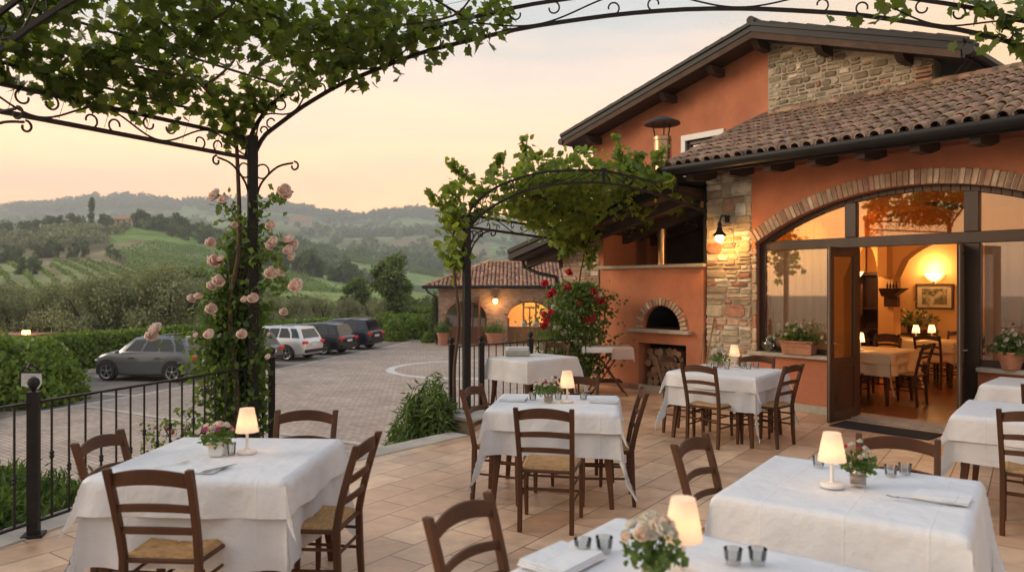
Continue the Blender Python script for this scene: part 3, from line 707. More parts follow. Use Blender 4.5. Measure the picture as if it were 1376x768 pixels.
# --- oven wall
OL,OR=-4.40,-2.235
UO,ZO,RO=-3.33,1.04,.385
def ovenx(xp,off=0): # facade u at pixel column
    s=(xp-688)/1000; A=P0+NV*off; return (s*A.y-A.x)/(RV.x-s*RV.y)
UO=ovenx(890); 
ow=build(fbox(MB(),OL,UO-.47,-.02,.9,0,2.03),'oven_wall',M['plaster'],rb) if False else None
mb=MB(); NU0,NU1=ovenx(859),ovenx(923); OT=.02
fbox(mb,OL,NU0,-OT,1.0,0,.80); fbox(mb,NU1,OR,-OT,1.0,0,.80)
fbox(mb,OL,UO-RO,-OT,1.0,.80,2.03); fbox(mb,UO+RO,OR,-OT,1.0,.80,2.03)
fbox(mb,UO-RO,UO+RO,-OT,1.0,.80,ZO)
k=24
for i in range(k):
    a=-RO+2*RO*i/k; b=-RO+2*RO*(i+1)/k; za=ZO+math.sqrt(max(RO*RO-a*a,0)); zb=ZO+math.sqrt(max(RO*RO-b*b,0))
    mb.hexa([F(UO+a,-OT,za),F(UO+b,-OT,zb),F(UO+b,1.,zb),F(UO+a,1.,za),F(UO+a,-OT,2.03),F(UO+b,-OT,2.03),F(UO+b,1.,2.03),F(UO+a,1.,2.03)])
ov=build(mb,'oven_wall',M['plaster'],rb)
mb=MB(); fbox(mb,NU0-.02,NU1+.02,.98,1.05,0,.8); fbox(mb,UO-.5,UO+.5,.9,.98,ZO-.05,1.5); fbox(mb,NU0,NU1,0,.98,-.0,.004); 
fbox(mb,UO-RO,UO+RO,.0,.9,ZO,ZO+.004)
for i in range(20):
    t0=math.pi*i/20; t1=math.pi*(i+1)/20; q=lambda t,r,o:F(UO+r*math.cos(t),o,ZO+r*math.sin(t)+.003)
    mb.hexa([q(t0,RO-.012,.07),q(t1,RO-.012,.07),q(t1,RO-.012,.9),q(t0,RO-.012,.9),q(t0,RO-.003,.07),q(t1,RO-.003,.07),q(t1,RO-.003,.9),q(t0,RO-.003,.9)])
fbox(mb,NU0+.002,NU0+.01,.3,.98,.0,.79); fbox(mb,NU1-.01,NU1-.002,.12,.98,.0,.79); fbox(mb,NU0,NU1,.12,.98,.785,.797)  # niche panels: shade of the wood recess put in as black lining
build(mb,'oven_soot_niche_shade',M['soot_shade'],ov)
mb=MB()
for i in range(21):
    t0=math.pi*i/21+.012; t1=math.pi*(i+1)/21-.012; r0,r1=RO+.002,RO+.125
    def pp(t,r,o): return F(UO+r*math.cos(t),o,ZO+r*math.sin(t))
    mb.hexa([pp(t1,r0,-.06),pp(t0,r0,-.06),pp(t0,r0,.05),pp(t1,r0,.05),pp(t1,r1,-.06),pp(t0,r1,-.06),pp(t0,r1,.05),pp(t1,r1,.05)])
build(mb,'brick_arch',M['brick'],ov,bevel=.004,seg=1)
mb=MB(); fbox(mb,UO-.62,UO+.60,-.15,-.022,ZO-.06,ZO-.005); build(mb,'oven_shelf',M['stone_sill'],ov,bevel=.006,seg=1)
mb=MB(); fbox(mb,OL-.0,OR,-.09,1.02,2.032,2.085); build(mb,'ledge',M['stone_sill'],rb,bevel=.006,seg=1)
# loggia side and back walls; dark boards put the recess's shade into colour
mb=MB(); fbox(mb,OL-.05,OL+.06,.0,2.0,2.087,3.2); build(mb,'loggia_wall',M['plaster'],rb); mb=MB(); fbox(mb,OL+.06,OR,1.5,1.6,2.087,3.6); fbox(mb,OR-.06,OR,.03,1.5,2.087,3.6); build(mb,'loggia_shade_boards',M['beam'],rb)
mb=MB(); fbox(mb,OR-.04,OR,-.02,.03,0,3.3); build(mb,'corner_post',M['metal'],rb)
# left brick pier
mb=MB(); fbox(mb,-5.33,-4.452,.0,.6,0,2.62); build(mb,'pier_core',M['mortar'],rb)
mb=MB(); stones(mb,F(-5.34,0,0),RV,UZ,-NV,.90,2.62,.055,.12,.14,.3,.025,8,.012,.01,brickp=.6); build(mb,'brick_pier',M['palebrick'],rb)
# flue
u_f=ovenx(890,.6)
mb=MB(); c=F(u_f,.6,0); mb.lathe([(.085,2.09),(.085,3.2)],(c.x,c.y,0),20); mb.lathe([(.10,2.6),(.10,2.64)],(c.x,c.y,0),20)
mb.lathe([(.155,3.1),(.155,4.23),(.165,4.24),(.165,4.3),(.15,4.31)],(c.x,c.y,0),24)
fl=build(mb,'flue',M['copper'],rb,smooth=40)
mb=MB(); mb.lathe([(.02,4.66),(.12,4.63),(.30,4.55),(.31,4.52),(.12,4.55),(.02,4.56)],(c.x,c.y,0),24)
for t in (0.5,2.6,4.7): mb.tube([(c.x+.13*math.cos(t),c.y+.13*math.sin(t),4.3),(c.x+.17*math.cos(t),c.y+.17*math.sin(t),4.53)],.012)
build(mb,'cowl',M['metal'],fl,smooth=40)
# --- portico roof (rake falling to the left)
def zrk(u): return 2.36+(u+6.03)*.262
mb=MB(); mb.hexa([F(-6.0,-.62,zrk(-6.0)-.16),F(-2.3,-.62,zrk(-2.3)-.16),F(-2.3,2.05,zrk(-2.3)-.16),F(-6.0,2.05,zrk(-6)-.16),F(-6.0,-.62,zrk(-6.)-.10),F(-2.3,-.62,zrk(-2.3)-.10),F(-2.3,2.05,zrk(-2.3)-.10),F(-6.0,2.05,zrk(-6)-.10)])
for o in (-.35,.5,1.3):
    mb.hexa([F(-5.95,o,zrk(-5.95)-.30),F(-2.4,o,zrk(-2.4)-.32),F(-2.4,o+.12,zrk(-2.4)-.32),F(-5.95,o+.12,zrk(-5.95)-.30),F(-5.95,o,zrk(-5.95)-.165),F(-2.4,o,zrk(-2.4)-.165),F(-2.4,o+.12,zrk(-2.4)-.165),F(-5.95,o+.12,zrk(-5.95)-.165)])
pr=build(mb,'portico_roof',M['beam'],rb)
mb=MB()
for k,(o,zo,hh) in enumerate(((-.70,-.12,.13),(-.73,-.0,.07))):
    mb.hexa([F(-6.08,o,zrk(-6.08)+zo),F(-2.3,o,zrk(-2.3)+zo),F(-2.3,-.62,zrk(-2.3)+zo),F(-6.08,-.62,zrk(-6.08)+zo)]+[F(-6.08,o,zrk(-6.08)+zo+hh),F(-2.3,o,zrk(-2.3)+zo+hh),F(-2.3,-.62,zrk(-2.3)+zo+hh),F(-6.08,-.62,zrk(-6.08)+zo+hh)])
mb.hexa([F(-6.08,-.62,zrk(-6.08)-.05),F(-2.3,-.62,zrk(-2.3)-.05),F(-2.3,2.05,zrk(-2.3)-.05),F(-6.08,2.05,zrk(-6.08)-.05),F(-6.08,-.62,zrk(-6.08)+.04),F(-2.3,-.62,zrk(-2.3)+.04),F(-2.3,2.05,zrk(-2.3)+.04),F(-6.08,2.05,zrk(-6.08)+.04)])
build(mb,'fascia',M['metal'],pr)
mb=MB(); mb.tube([F(-6.12,-.6,2.27),F(-6.12,2.0,2.27)],.065,8); mb.tube([F(-6.12,-.3,2.24),F(-6.08,-.3,2.1),F(-5.8,-.2,1.98),F(-5.4,-.12,1.9),F(-5.38,-.1,1.7),F(-5.38,-.1,.1)],.035,8)
build(mb,'gutter',M['metal'],pr,smooth=60)

# --- lean-to tiled roof over the dining room
ZE=3.50; SL=.417
def ZT(off): return ZE+(off+.7)*SL
UR0,UR1=-2.42,6.6
mb=MB(); 
def slab(mb,u0,u1,o0,o1,dz0,dz1): mb.hexa([F(u0,o0,ZT(o0)+dz0),F(u1,o0,ZT(o0)+dz0),F(u1,o1,ZT(o1)+dz0),F(u0,o1,ZT(o1)+dz0),F(u0,o0,ZT(o0)+dz1),F(u1,o0,ZT(o0)+dz1),F(u1,o1,ZT(o1)+dz1),F(u0,o1,ZT(o1)+dz1)])
slab(mb,UR0,UR1,-.66,2.06,-.06,.0); lr_=build(mb,'tiled_roof',M['tilebase'],rb)
mb=MB(); slab(mb,UR0,UR1,-.64,2.05,-.10,-.062); build(mb,'soffit',M['beam'],lr_)
mb=MB(); pitch=.165; nrow=10; rl=(2.06+.7)/math.cos(math.atan(SL))/nrow
sd_=Vector((NV.x,NV.y,SL)).normalized(); upn=RV.cross(sd_).normalized()
if upn.z<0: upn=-upn
ncol=int((UR1-UR0)/pitch); 
for c_ in range(ncol+1):
    u=UR0+.05+c_*pitch
    for r_i in range(nrow):
        st=F(u+random.uniform(-.008,.008),-.7,ZE+.012)+sd_*(r_i*rl-.05+random.uniform(-.012,.012))
        V=[];k=8
        tw=random.uniform(-.012,.012)
        for e,(rad_,lift) in enumerate(((.071,.032),(.057,.006))):
            p=st+sd_*(e*(rl+.08))+RV*(tw*e)
            for th in (0,.016):
                for i in range(k+1):
                    a=math.pi*i/k; V.append(p-RV*math.cos(a)*(rad_-th)+upn*(math.sin(a)*(rad_-th)+lift))
        K=k+1; Fc=[]
        for i in range(k):
            Fc.append((i,i+1,2*K+i+1,2*K+i)[::-1]); Fc.append((i,K+i,K+i+1,i+1)[::-1])
        mb.add(V,Fc)
        # channel tile between
        p=F(u+pitch/2,-.7,ZE+.012)+sd_*(r_i*rl-.03+random.uniform(-.01,.01)); V=[]
        for e in (0,1):
            q=p+sd_*(e*(rl+.03))+upn*(.018*(1-e))
            for i in range(5):
                a=math.pi*i/4; V.append(q-RV*math.cos(a)*.060+upn*(.042-math.sin(a)*.038))
        mb.add(V,[(i,5+i,6+i,i+1)[::-1] for i in range(4)])
build(mb,'roof_tiles',M['tile'],lr_,smooth=60)
# top flashing course and left verge tiles
mb=MB(); 
for i in range(44):
    p=F(UR0+.12+i*.21,2.0,ZT(2.0)+.07); q=p+RV*.22
    mb.tube([p,q],[.075,.068],8)
for i in range(9):
    st=F(UR0+.0,-.7,ZE+.04)+sd_*(i*.33); mb.tube([st,st+sd_*.36],[.09,.075],8)
build(mb,'ridge_tiles',M['tile'],lr_,smooth=60)
# gutter + fascia
mb=MB(); G=[]
for i in range(9):
    a=math.pi+math.pi*i/8; G.append((-.78+.085*math.cos(a),ZE-.02+.10*math.sin(a)))
G+= [(-.705,ZE+.0),(-.855,ZE+.0)]
V=[F(UR0-.1,o,z) for o,z in G]+[F(UR1,o,z) for o,z in G]; K=len(G)
mb.add(V,[tuple(range(K)),tuple(range(2*K-1,K-1,-1))]+[(i,K+i,K+(i+1)%K,(i+1)%K) for i in range(K)])
fbox(mb,UR0-.06,UR1,-.70,-.655,ZE-.14,ZE-.0)
build(mb,'gutter',M['metal'],lr_,smooth=50)
mb=MB(); u=-2.15
while u<6.3:
    P_=[F(u,-.62,3.30),F(u,-.62,3.42),F(u,0,3.62),F(u,0,3.36),F(u,-.2,3.27),F(u,-.34,3.33),F(u,-.50,3.26)]
    P_=[F(u,-.64,3.29),F(u,-.64,3.41),F(u,.0,3.68),F(u,.0,3.38),F(u,-.30,3.30)]
    mb.extr(P_,RV*.11); u+=.62; build(mb,'rafter_tail',M['beam'],lr_); mb=MB()
mb=MB(); fbox(mb,-2.25,6.5,.02,.36,3.42,3.72); build(mb,'upper_wall',M['plaster'],rb)

# --- main gabled block behind
O2=2.06; UL,UP,UE=-6.456,-2.38,.27
def zg(u): # roof underside line
    return 4.78+(u+6.81)*.268 if u<UP else 5.965-(u-UP)*.335
mb=MB()
pts=[(UL,0),(UL,zg(UL)),(UP,zg(UP)),(UE,zg(UE)),(UE,0)]
WU0,WU1,WZ0,WZ1=-4.08,-3.34,3.75,4.5
poly=lambda L:[F(u,O2,z) for u,z in L]
# wall left of window, right etc (window is real opening)
mb.extr(poly([(UL,0),(WU0,0),(WU0,zg(WU0)),(UL,zg(UL))]),NV*.3)
mb.extr(poly([(WU1,0),(UP,0),(UP,zg(UP)),(WU1,zg(WU1))]),NV*.3)
mb.extr(poly([(WU0,0),(WU1,0),(WU1,WZ0),(WU0,WZ0)]),NV*.3)
mb.extr(poly([(WU0,WZ1),(WU1,WZ1),(WU1,zg(WU1)),(WU0,zg(WU0))]),NV*.3)
fbox(mb,UL,UL+.3,O2+.3,O2+6,0,4.85); fbox(mb,-2.3,UE,O2+5.8,O2+6,0,4.8)
build(mb,'gable_wall',M['plaster'],rb)
mb=MB(); mb.extr(poly([(UP+.001,3.15),(UE,3.15),(UE,zg(UE)),(UP+.001,zg(UP))]),NV*.3); fbox(mb,UE-.3,UE-.001,O2+.3,O2+6,3,4.9); build(mb,'gable_core',M['mortar'],rb)
mb=MB(); stones(mb,F(UP,O2-.0,4.2),RV,UZ,-NV,UE-UP,1.8,.06,.13,.09,.26,.018,11,.022,.026,brickp=.12,clip=lambda x,z: 4.2+z<zg(UP+x)-.0)
mb2=mb
build(mb,'stone_gable',M['gablestone'],rb)
# quoin bricks on right corner
mb=MB(); stones(mb,F(UE-.26,O2-.02,4.3),RV,UZ,-NV,.26,.7,.06,.07,.2,.27,.03,12); build(mb,'brick_quoin',M['brick'],rb)
mb=MB()
for a,b,c,d in ((WU0-.1,WU1+.1,WZ1,WZ1+.11),(WU0-.1,WU0,WZ0,WZ1),(WU1,WU1+.1,WZ0,WZ1)): fbox(mb,a,b,O2-.035,O2+.1,c,d)
gw=build(mb,'window',M['white'],rb,bevel=.005,seg=1)
mb=MB(); fbox(mb,WU0,WU1,O2+.1,O2+.14,WZ0,WZ1); build(mb,'pane',M['carglass'],gw)
mb=MB(); fbox(mb,WU0+.0,WU1,O2+.05,O2+.1,WZ1-.07,WZ1); fbox(mb,WU0,WU0+.06,O2+.05,O2+.1,WZ0,WZ1-.07); fbox(mb,WU1-.06,WU1,O2+.05,O2+.1,WZ0,WZ1-.07); build(mb,'window_frame',M['frame'],gw)
# roof planes: soffit boards, dark fascia, tiles
UT0,UT1=-6.86,.80; OF=O2-.52
def rband(mb,u0,u1,o0,o1,d0,d1,ext=0):
    P=[F(u0,o0,zg(u0)+d0),F(u1,o0,zg(u1)+d0),F(u1,o1,zg(u1)+d0),F(u0,o1,zg(u0)+d0),F(u0,o0,zg(u0)+d1),F(u1,o0,zg(u1)+d1),F(u1,o1,zg(u1)+d1),F(u0,o1,zg(u0)+d1)]
    if u0==UP: # keep ridge height
        for k in (0,3): P[k].z=5.965+d0
        for k in (4,7): P[k].z=5.965+d1
    mb.hexa(P)
mb=MB()
rband(mb,UT0,UP,OF,O2+6.2,.0,.05); rband(mb,UP,UT1,OF,O2+6.2,.0,.05); 
rf=build(mb,'gable_roof',M['beam'],rb)
mb=MB(); rband(mb,UT0,UP,OF-.02,OF+.02,-.04,.07); rband(mb,UP,UT1,OF-.02,OF+.02,-.04,.07); build(mb,'barge_board',mat('dark_board',(.075,.042,.026),.8,.25,6,.3,60),rf)
mb=MB(); 
for (o,d0,d1) in ((OF-.04,.07,.17),(OF-.07,.17,.23)):
    rband(mb,UT0-.04,UP,o,OF+.3,d0,d1); rband(mb,UP,UT1+.04,o,OF+.3,d0,d1)
fbox(mb,UT1+.0,UT1+.05,OF,O2+6.2,4.86,5.06); 
mb.tube([F(UT1+.1,OF-.05,4.95),F(UT1+.1,O2+6,4.95)],.075,8); mb.tube([F(UT0-.05,OF-.05,4.83),F(UT0-.05,O2+6,4.83)],.07,8)
mb.tube([F(UT0-.03,OF+.35,4.76),F(UT0+.0,OF+.35,4.66),F(UL-.06,O2+.1,4.6),F(UL-.06,O2+.1,3)],.035,8)
mb.tube([F(UT1+.08,OF+.2,4.9),F(UE+.2,O2+.1,4.72),F(UE+.07,O2+.2,4.6),F(UE+.07,O2+.2,4.0)],.045,8)
build(mb,'fascia',M['metal'],rf,smooth=40)
mb=MB()
for side in (0,1):
    a,b=(UT0,UP) if side==0 else (UP,UT1); L=b-a; n_=int(L/.3)
    for j in range(3):
        for i in range(n_):
            u=a+L*(i+.0)/n_; z=zg(max(u,UP+1e-3)) if side else zg(min(u,UP)); u2=a+L*(i+1.25)/n_; z2=zg(max(u2,UP+1e-3)) if side else zg(min(u2,UP)); 
            lo=(.22,.25) if side==0 else (.27,.235)
            p=F(u,OF+.02+j*.2,z+.22+(.02 if side==1 else 0)); q=F(u2,OF+.02+j*.2,z2+.22+(.0 if side else .02)); mb.tube([p,q],.045,6)
mb.tube([F(UP,OF-.06,6.22),F(UP,O2+6,6.22)],.07,8)
build(mb,'roof_tiles',mat('dark_roof_tile',(.05,.042,.038),.85,.3,5,.5,60,isl=.3),rf,smooth=60)
mb=MB()
for u in (UL+.12,-4.4,-3.35,-2.45,-1.35,-.12):
    z=(zg(u) if u<UP else zg(u))-.02
    P_=[F(u,OF+.06,z-.0),F(u,OF+.12,z-.08),F(u,OF+.20,z-.14),F(u,O2,z-.14),F(u,O2,z-.0)]
    mb=MB(); mb.extr(P_,RV*.12); build(mb,'purlin_end',M['beam'],rb)
# a back slope so the lean-to roof closes to the right of the block
mb=MB(); mb.hexa([F(UE+.0,2.06,ZT(2.06)-.12),F(UR1,2.06,ZT(2.06)-.12),F(UR1,8.6,3.1),F(UE,8.6,3.1),F(UE+.0,2.06,ZT(2.06)-.02),F(UR1,2.06,ZT(2.06)-.02),F(UR1,8.6,3.2),F(UE,8.6,3.2)]); fbox(mb,6.9,7.,.36,8.6,0,3.1)
build(mb,'rear_roof',M['tilebase'],rb)

# ================================================================= ANNEX
ax=thing('annex','low brick outbuilding with hipped tile roof and two lit arched doors','outbuilding',(0,46,LOT))
AY=44.; AX0,AX1=-4.35,4.6; AH=1.62
arch=[(-3.32,.86),( .80,.95)]   # centre x, half width
arch=[(-2.72,1.22),(1.05,1.32)]
ZSP=-.15; ARI=1.0
mb=MB()
def annex_face(mb,x0,x1,y0,y1,top):
    xs=[x0]
    for c,h in arch: xs+=[c-h,c+h]
    xs.append(x1)
    for i in range(0,len(xs),2): mb.hexa([(xs[i],y0,LOT),(xs[i+1],y0,LOT),(xs[i+1],y1,LOT),(xs[i],y1,LOT),(xs[i],y0,top),(xs[i+1],y0,top),(xs[i+1],y1,top),(xs[i],y1,top)])
    for c,h in arch:
        k=20; f=lambda t:ZSP+ARI*math.sqrt(max(0,1-(t/h)**2))
        for i in range(k):
            a=-h+2*h*i/k; b=-h+2*h*(i+1)/k
            mb.hexa([(c+a,y0,f(a)),(c+b,y0,f(b)),(c+b,y1,f(b)),(c+a,y1,f(a)),(c+a,y0,top),(c+b,y0,top),(c+b,y1,top),(c+a,y1,top)])
annex_face(mb,AX0,AX1,AY,AY+.4,AH)
mb.hexa([(AX0,AY+.4,LOT),(AX0+.35,AY+.4,LOT),(AX0+.35,AY+6,LOT),(AX0,AY+6,LOT),(AX0,AY+.4,AH),(AX0+.35,AY+.4,AH),(AX0+.35,AY+6,AH),(AX0,AY+6,AH)])
am=bpy.data.materials.new('annex_brickwork'); am.use_nodes=True; n_,l_=nodes_of(am); b_=n_['Principled BSDF']; b_.inputs['Roughness'].default_value=.9
tc=n_.new('ShaderNodeTexCoord'); mp=n_.new('ShaderNodeMapping'); mp.inputs['Rotation'].default_value=(R(90),0,0); l_.new(tc.outputs['Object'],mp.inputs[0]); br=n_.new('ShaderNodeTexBrick'); br.inputs['Scale'].default_value=1; br.inputs['Brick Width'].default_value=.28; br.inputs['Row Height'].default_value=.085; br.inputs['Mortar Size'].default_value=.008
br.inputs['Color1'].default_value=(.36,.20,.135,1); br.inputs['Color2'].default_value=(.52,.36,.26,1); br.inputs['Mortar'].default_value=(.40,.32,.25,1); l_.new(mp.outputs[0],br.inputs['Vector'])
nz_=n_.new('ShaderNodeTexNoise'); nz_.inputs['Scale'].default_value=1.2; nz_.inputs['Detail'].default_value=6; l_.new(tc.outputs['Object'],nz_.inputs[0]); mr_=n_.new('ShaderNodeMapRange'); mr_.inputs[3].default_value=.7; mr_.inputs[4].default_value=1.3; l_.new(nz_.outputs[0],mr_.inputs[0]); h_=n_.new('ShaderNodeHueSaturation'); l_.new(br.outputs[0],h_.inputs['Color']); l_.new(mr_.outputs[0],h_.inputs['Value']); l_.new(h_.outputs[0],b_.inputs['Base Color'])
build(mb,'wall',am,ax)
for c,h in arch:
    mb=MB()
    for i in range(26):
        t0=math.pi*i/26+.01; t1=math.pi*(i+1)/26-.01
        q=lambda t,g,y:(c+(h+g)*math.cos(t),y,ZSP+(ARI+g)*math.sin(t))
        mb.hexa([q(t1,0,AY-.04),q(t0,0,AY-.04),q(t0,0,AY+.05),q(t1,0,AY+.05),q(t1,.2,AY-.04),q(t0,.2,AY-.04),q(t0,.2,AY+.05),q(t1,.2,AY+.05)])
    build(mb,'brick_arch',M['brick'],ax)
# roof hipped
mb=MB(); e=.75; x0,x1,y0,y1=AX0-e,AX1+4,AY-e,AY+7; zr=AH+1.62; ry=(y0+y1)/2
V=[(x0,y0,AH+.10),(x1,y0,AH+.10),(x1,y1,AH+.10),(x0,y1,AH+.10),(x0+3.6,ry,zr),(x1,ry,zr)]
mb.add(V,[(0,1,5,4),(1,2,5),(2,3,4,5),(3,0,4),(3,2,1,0)]); ar=build(mb,'roof',M['tilebase'],ax)
mb=MB(); rr=random.Random(4)
sl=Vector((0,ry-y0,zr-AH-.10)); Ls=sl.length; sl.normalize(); rows=14; x=x0
while x<x1:
    for r_i in range(rows):
        t=r_i/rows; p=Vector((x+rr.uniform(-.02,.02),y0,AH+.13))+sl*(Ls*t-.08)
        if x<x0+3.6*t+.02: continue
        q=p+sl*(Ls/rows+.06); mb.tube([p+UZ*.02,q-UZ*.015],[.10,.08],6,cap=True)
    x+=.235
mb.tube([(x0,y0,AH+.15),(x0+3.6,ry,zr+.05),(x1,ry,zr+.05)],.10,6)
y=y0
while y<y1:
    for r_i in range(10):
        t=r_i/10; yy=y
        if abs(yy-ry)>(ry-y0)*(1-t): continue
        p=Vector((x0+3.6*t,yy,AH+.14+(zr-AH-.1)*t)); q=Vector((x0+3.6*(t+.11),yy,AH+.13+(zr-AH-.1)*(t+.11))); mb.tube([p,q],[.10,.08],6)
    y+=.235
build(mb,'roof_tiles',mat('annex_roof_tile',(.47,.27,.175),.9,.3,3,.5,60,isl=.35,col2=(.24,.15,.11),c2s=4,c2lo=.53,c2hi=.68),ar,smooth=60)
mb=MB(); mb.tube([(x0-.05,y0-.06,AH+.06),(x1,y0-.06,AH+.06)],.10,8); mb.tube([(x0-.06,y0-.06,AH+.06),(x0-.06,y1,AH+.06)],.10,8)
mb.tube([(x0+.1,y0-.02,AH+.0),(x0+.2,y0+.1,AH-.25),(AX0-.1,AY-.1,AH-.55),(AX0-.1,AY-.1,LOT)],.055,8)
mb.hexa([(x0,y0,AH-.02),(x1,y0,AH-.02),(x1,AY,AH-.02),(x0,AY,AH-.02),(x0,y0,AH+.09),(x1,y0,AH+.09),(x1,AY,AH+.09),(x0,AY,AH+.09)])
build(mb,'gutter',M['metal'],ar,smooth=50)
# arched doors
for c,h in arch:
    yy=AY+.22; mb=MB(); k=20; f=lambda t,g=0:ZSP+(ARI-g)*math.sqrt(max(0,1-(t/h)**2))
    for i in range(k):
        a=-h+2*h*i/k; b=-h+2*h*(i+1)/k
        mb.hexa([(c+a,yy,f(a,.1)),(c+b,yy,f(b,.1)),(c+b,yy+.08,f(b,.1)),(c+a,yy+.08,f(a,.1)),(c+a,yy,f(a)+.01),(c+b,yy,f(b)+.01),(c+b,yy+.08,f(b)+.01),(c+a,yy+.08,f(a)+.01)])
    B=lambda a,b,z0,z1,o=0:mb.hexa([(c+a,yy-o,z0),(c+b,yy-o,z0),(c+b,yy+.08,z0),(c+a,yy+.08,z0),(c+a,yy-o,z1),(c+b,yy-o,z1),(c+b,yy+.08,z1),(c+a,yy+.08,z1)])
    B(-h,-h+.1,LOT,ZSP); B(h-.1,h,LOT,ZSP); B(-h+.1,h-.1,LOT,LOT+.95,-.02)
    B(-h+.1,h-.1,LOT+.95,LOT+1.03); B(-.42,-.32,LOT+1.03,f(.4)-.05,.01); B(.32,.42,LOT+1.03,f(.4)-.05,.01); B(-.32,.32,.42,.5,.0); 
    B(-.04,.04,LOT+1.03,.42,.0)
    dr=build(mb,'door',mat('annex_door_wood',(.22,.085,.035),.5,.25,3,.2,40,stretch=(1,1,.2)),ax)
    mb=MB(); 
    for i in range(k):
        a=-h+.02+2*(h-.02)*i/k; b=-h+.02+2*(h-.02)*(i+1)/k
        mb.hexa([(c+a,yy+.03,LOT+1.0),(c+b,yy+.03,LOT+1.),(c+b,yy+.04,LOT+1.),(c+a,yy+.04,LOT+1.),(c+a,yy+.03,max(f(a,.05),LOT+1.1)),(c+b,yy+.03,max(f(b,.05),LOT+1.1)),(c+b,yy+.04,max(f(b,.05),LOT+1.1)),(c+a,yy+.04,max(f(a,.05),LOT+1.1))])
    build(mb,'pane',M['glass'],dr)
# open leaf standing out
mb=MB(); mb.box((-1.92,AY-.35,-.28),(.07,.9,2.8)); build(mb,'door_leaf',MATS['annex_door_wood'],ax)
# room
mb=MB(); 
for q in (((-4.,AY+4.4),(5.,AY+4.5)),): mb.hexa([(-4,AY+4.4,LOT),(8,AY+4.4,LOT),(8,AY+4.5,LOT),(-4,AY+4.5,LOT),(-4,AY+4.4,AH),(8,AY+4.4,AH),(8,AY+4.5,AH),(-4,AY+4.5,AH)])
mb.hexa([(AX1+1,AY+.4,LOT),(AX1+1.1,AY+.4,LOT),(AX1+1.1,AY+4.4,LOT),(AX1+1,AY+4.4,LOT),(AX1+1,AY+.4,AH),(AX1+1.1,AY+.4,AH),(AX1+1.1,AY+4.4,AH),(AX1+1,AY+4.4,AH)])
mb.hexa([(-.95,AY+.4,LOT),(-.85,AY+.4,LOT),(-.85,AY+4.4,LOT),(-.95,AY+4.4,LOT),(-.95,AY+.4,AH),(-.85,AY+.4,AH),(-.85,AY+4.4,AH),(-.95,AY+4.4,AH)])
build(mb,'indoor_wall',M['inplaster'],ax)
def plight(loc,e,col=(1,.58,.25),r=.05,name='lamp_light'):
    d=bpy.data.lights.new(name,'POINT'); d.energy=e; d.color=col; d.shadow_soft_size=r; o=link(bpy.data.objects.new(name,d)); o.location=loc; return o
plight((1.6,AY+2.2,.9),420,(1,.62,.25),.3)
t=thing('wall_lamp','small amber lamp glowing between the two arched doors of the outbuilding','wall lamp',(-.98,AY-.12,.95))
mb=MB(); mb.sphere((-.98,AY-.25,.85),.15,10,8,(1,1,1.2)); build(mb,'globe',M['annexglow'],t,smooth=180)
mb=MB(); mb.tube([(-.98,AY-.04,1.05),(-.98,AY-.25,1.1),(-.98,AY-.25,1.0)],.03); mb.lathe([(.16,0),(.05,.12)],(-.98,AY-.25,1.0),10); build(mb,'bracket',M['iron'],t)
plight((-.98,AY-.5,.75),26,(1,.55,.2),.1)
# ================================================================= PERGOLAS, RAILINGS, CLIMBERS
def bez(pts,n=8):
    P=[Vector(p) for p in pts]; out=[]
    for i in range(len(P)-1):
        p0=P[max(i-1,0)];p1=P[i];p2=P[i+1];p3=P[min(i+2,len(P)-1)]
        for k in range(n):
            t=k/n; out.append(.5*((2*p1)+(-p0+p2)*t+(2*p0-5*p1+4*p2-p3)*t*t+(-p0+3*p1-3*p2+p3)*t**3))
    out.append(P[-1]); return out
def curl(mb,c,ax,az,r,a0,a1,rt=.009,n=18,shrink=.75):
    pts=[]
    for i in range(n+1):
        t=i/n; a=a0+(a1-a0)*t; rr=r*(1-shrink*t); pts.append(c+ax*math.cos(a)*rr+az*math.sin(a)*rr)
    mb.tube(pts,rt,5); return pts
def ring(mb,c,ax,az,r,rt=.009,n=20):
    mb.tube([c+ax*math.cos(2*math.pi*i/n)*r+az*math.sin(2*math.pi*i/n)*r for i in range(n)],rt,5,closed=True)
def truss(mb_ch,mb_sc,lo,up,nper,rt=.009):
    """lo(t),up(t): chord points t in 0..1; scrollwork between"""
    n=60
    mb_ch.tube([lo(i/n) for i in range(n+1)],.024,4); mb_ch.tube([up(i/n) for i in range(n+1)],.022,4)
    pts=[]
    for i in range(nper*16+1):
        t=i/(nper*16); s=.5-.5*math.cos(t*nper*math.pi*1.0); s=.06+.88*s; pts.append(lo(t)*(1-s)+up(t)*s)
    mb_sc.tube(pts,rt,5)
    for k in range(nper):
        t=(k+.5)/nper; 
        for dt,side in ((-.30/nper,0),(.30/nper,1)):
            tt=t+dt; up_side=((k%2)==0)==(side==0)
            a,b=lo(tt),up(tt); h=(b-a).length; ax=(lo(min(tt+.01,1))-lo(max(tt-.01,0))).normalized(); az=(b-a).normalized()
            r=h*.30; c=a*(1-(.68 if up_side else .32))+b*(.68 if up_side else .32)
            curl(mb_sc,c,ax,az,r,math.pi*(.5 if up_side else -.5),math.pi*(.5 if up_side else -.5)+(4.9 if side else -4.9),rt,16,.35)
def bracket(mb,top,dirv,drop=.45,reach=.38,rt=.011):
    """curved stay from the post up to the chord with curled ends and a ring in the corner"""
    d=Vector(dirv).normalized()
    P=bez([top-UZ*(drop+.0)+d*.05,top-UZ*drop*.72+d*.045,top-UZ*drop*.42+d*reach*.22,top-UZ*drop*.14+d*reach*.6,top-UZ*.035+d*reach],6); mb.tube(P,rt,5)
    curl(mb,top-UZ*(.035+.035)+d*(reach+.01),d,UZ,.05,math.pi/2,-3.6,rt*.9,16,.6)
    ring(mb,top-UZ*.115+d*.10,d,UZ,.07,rt*.8)
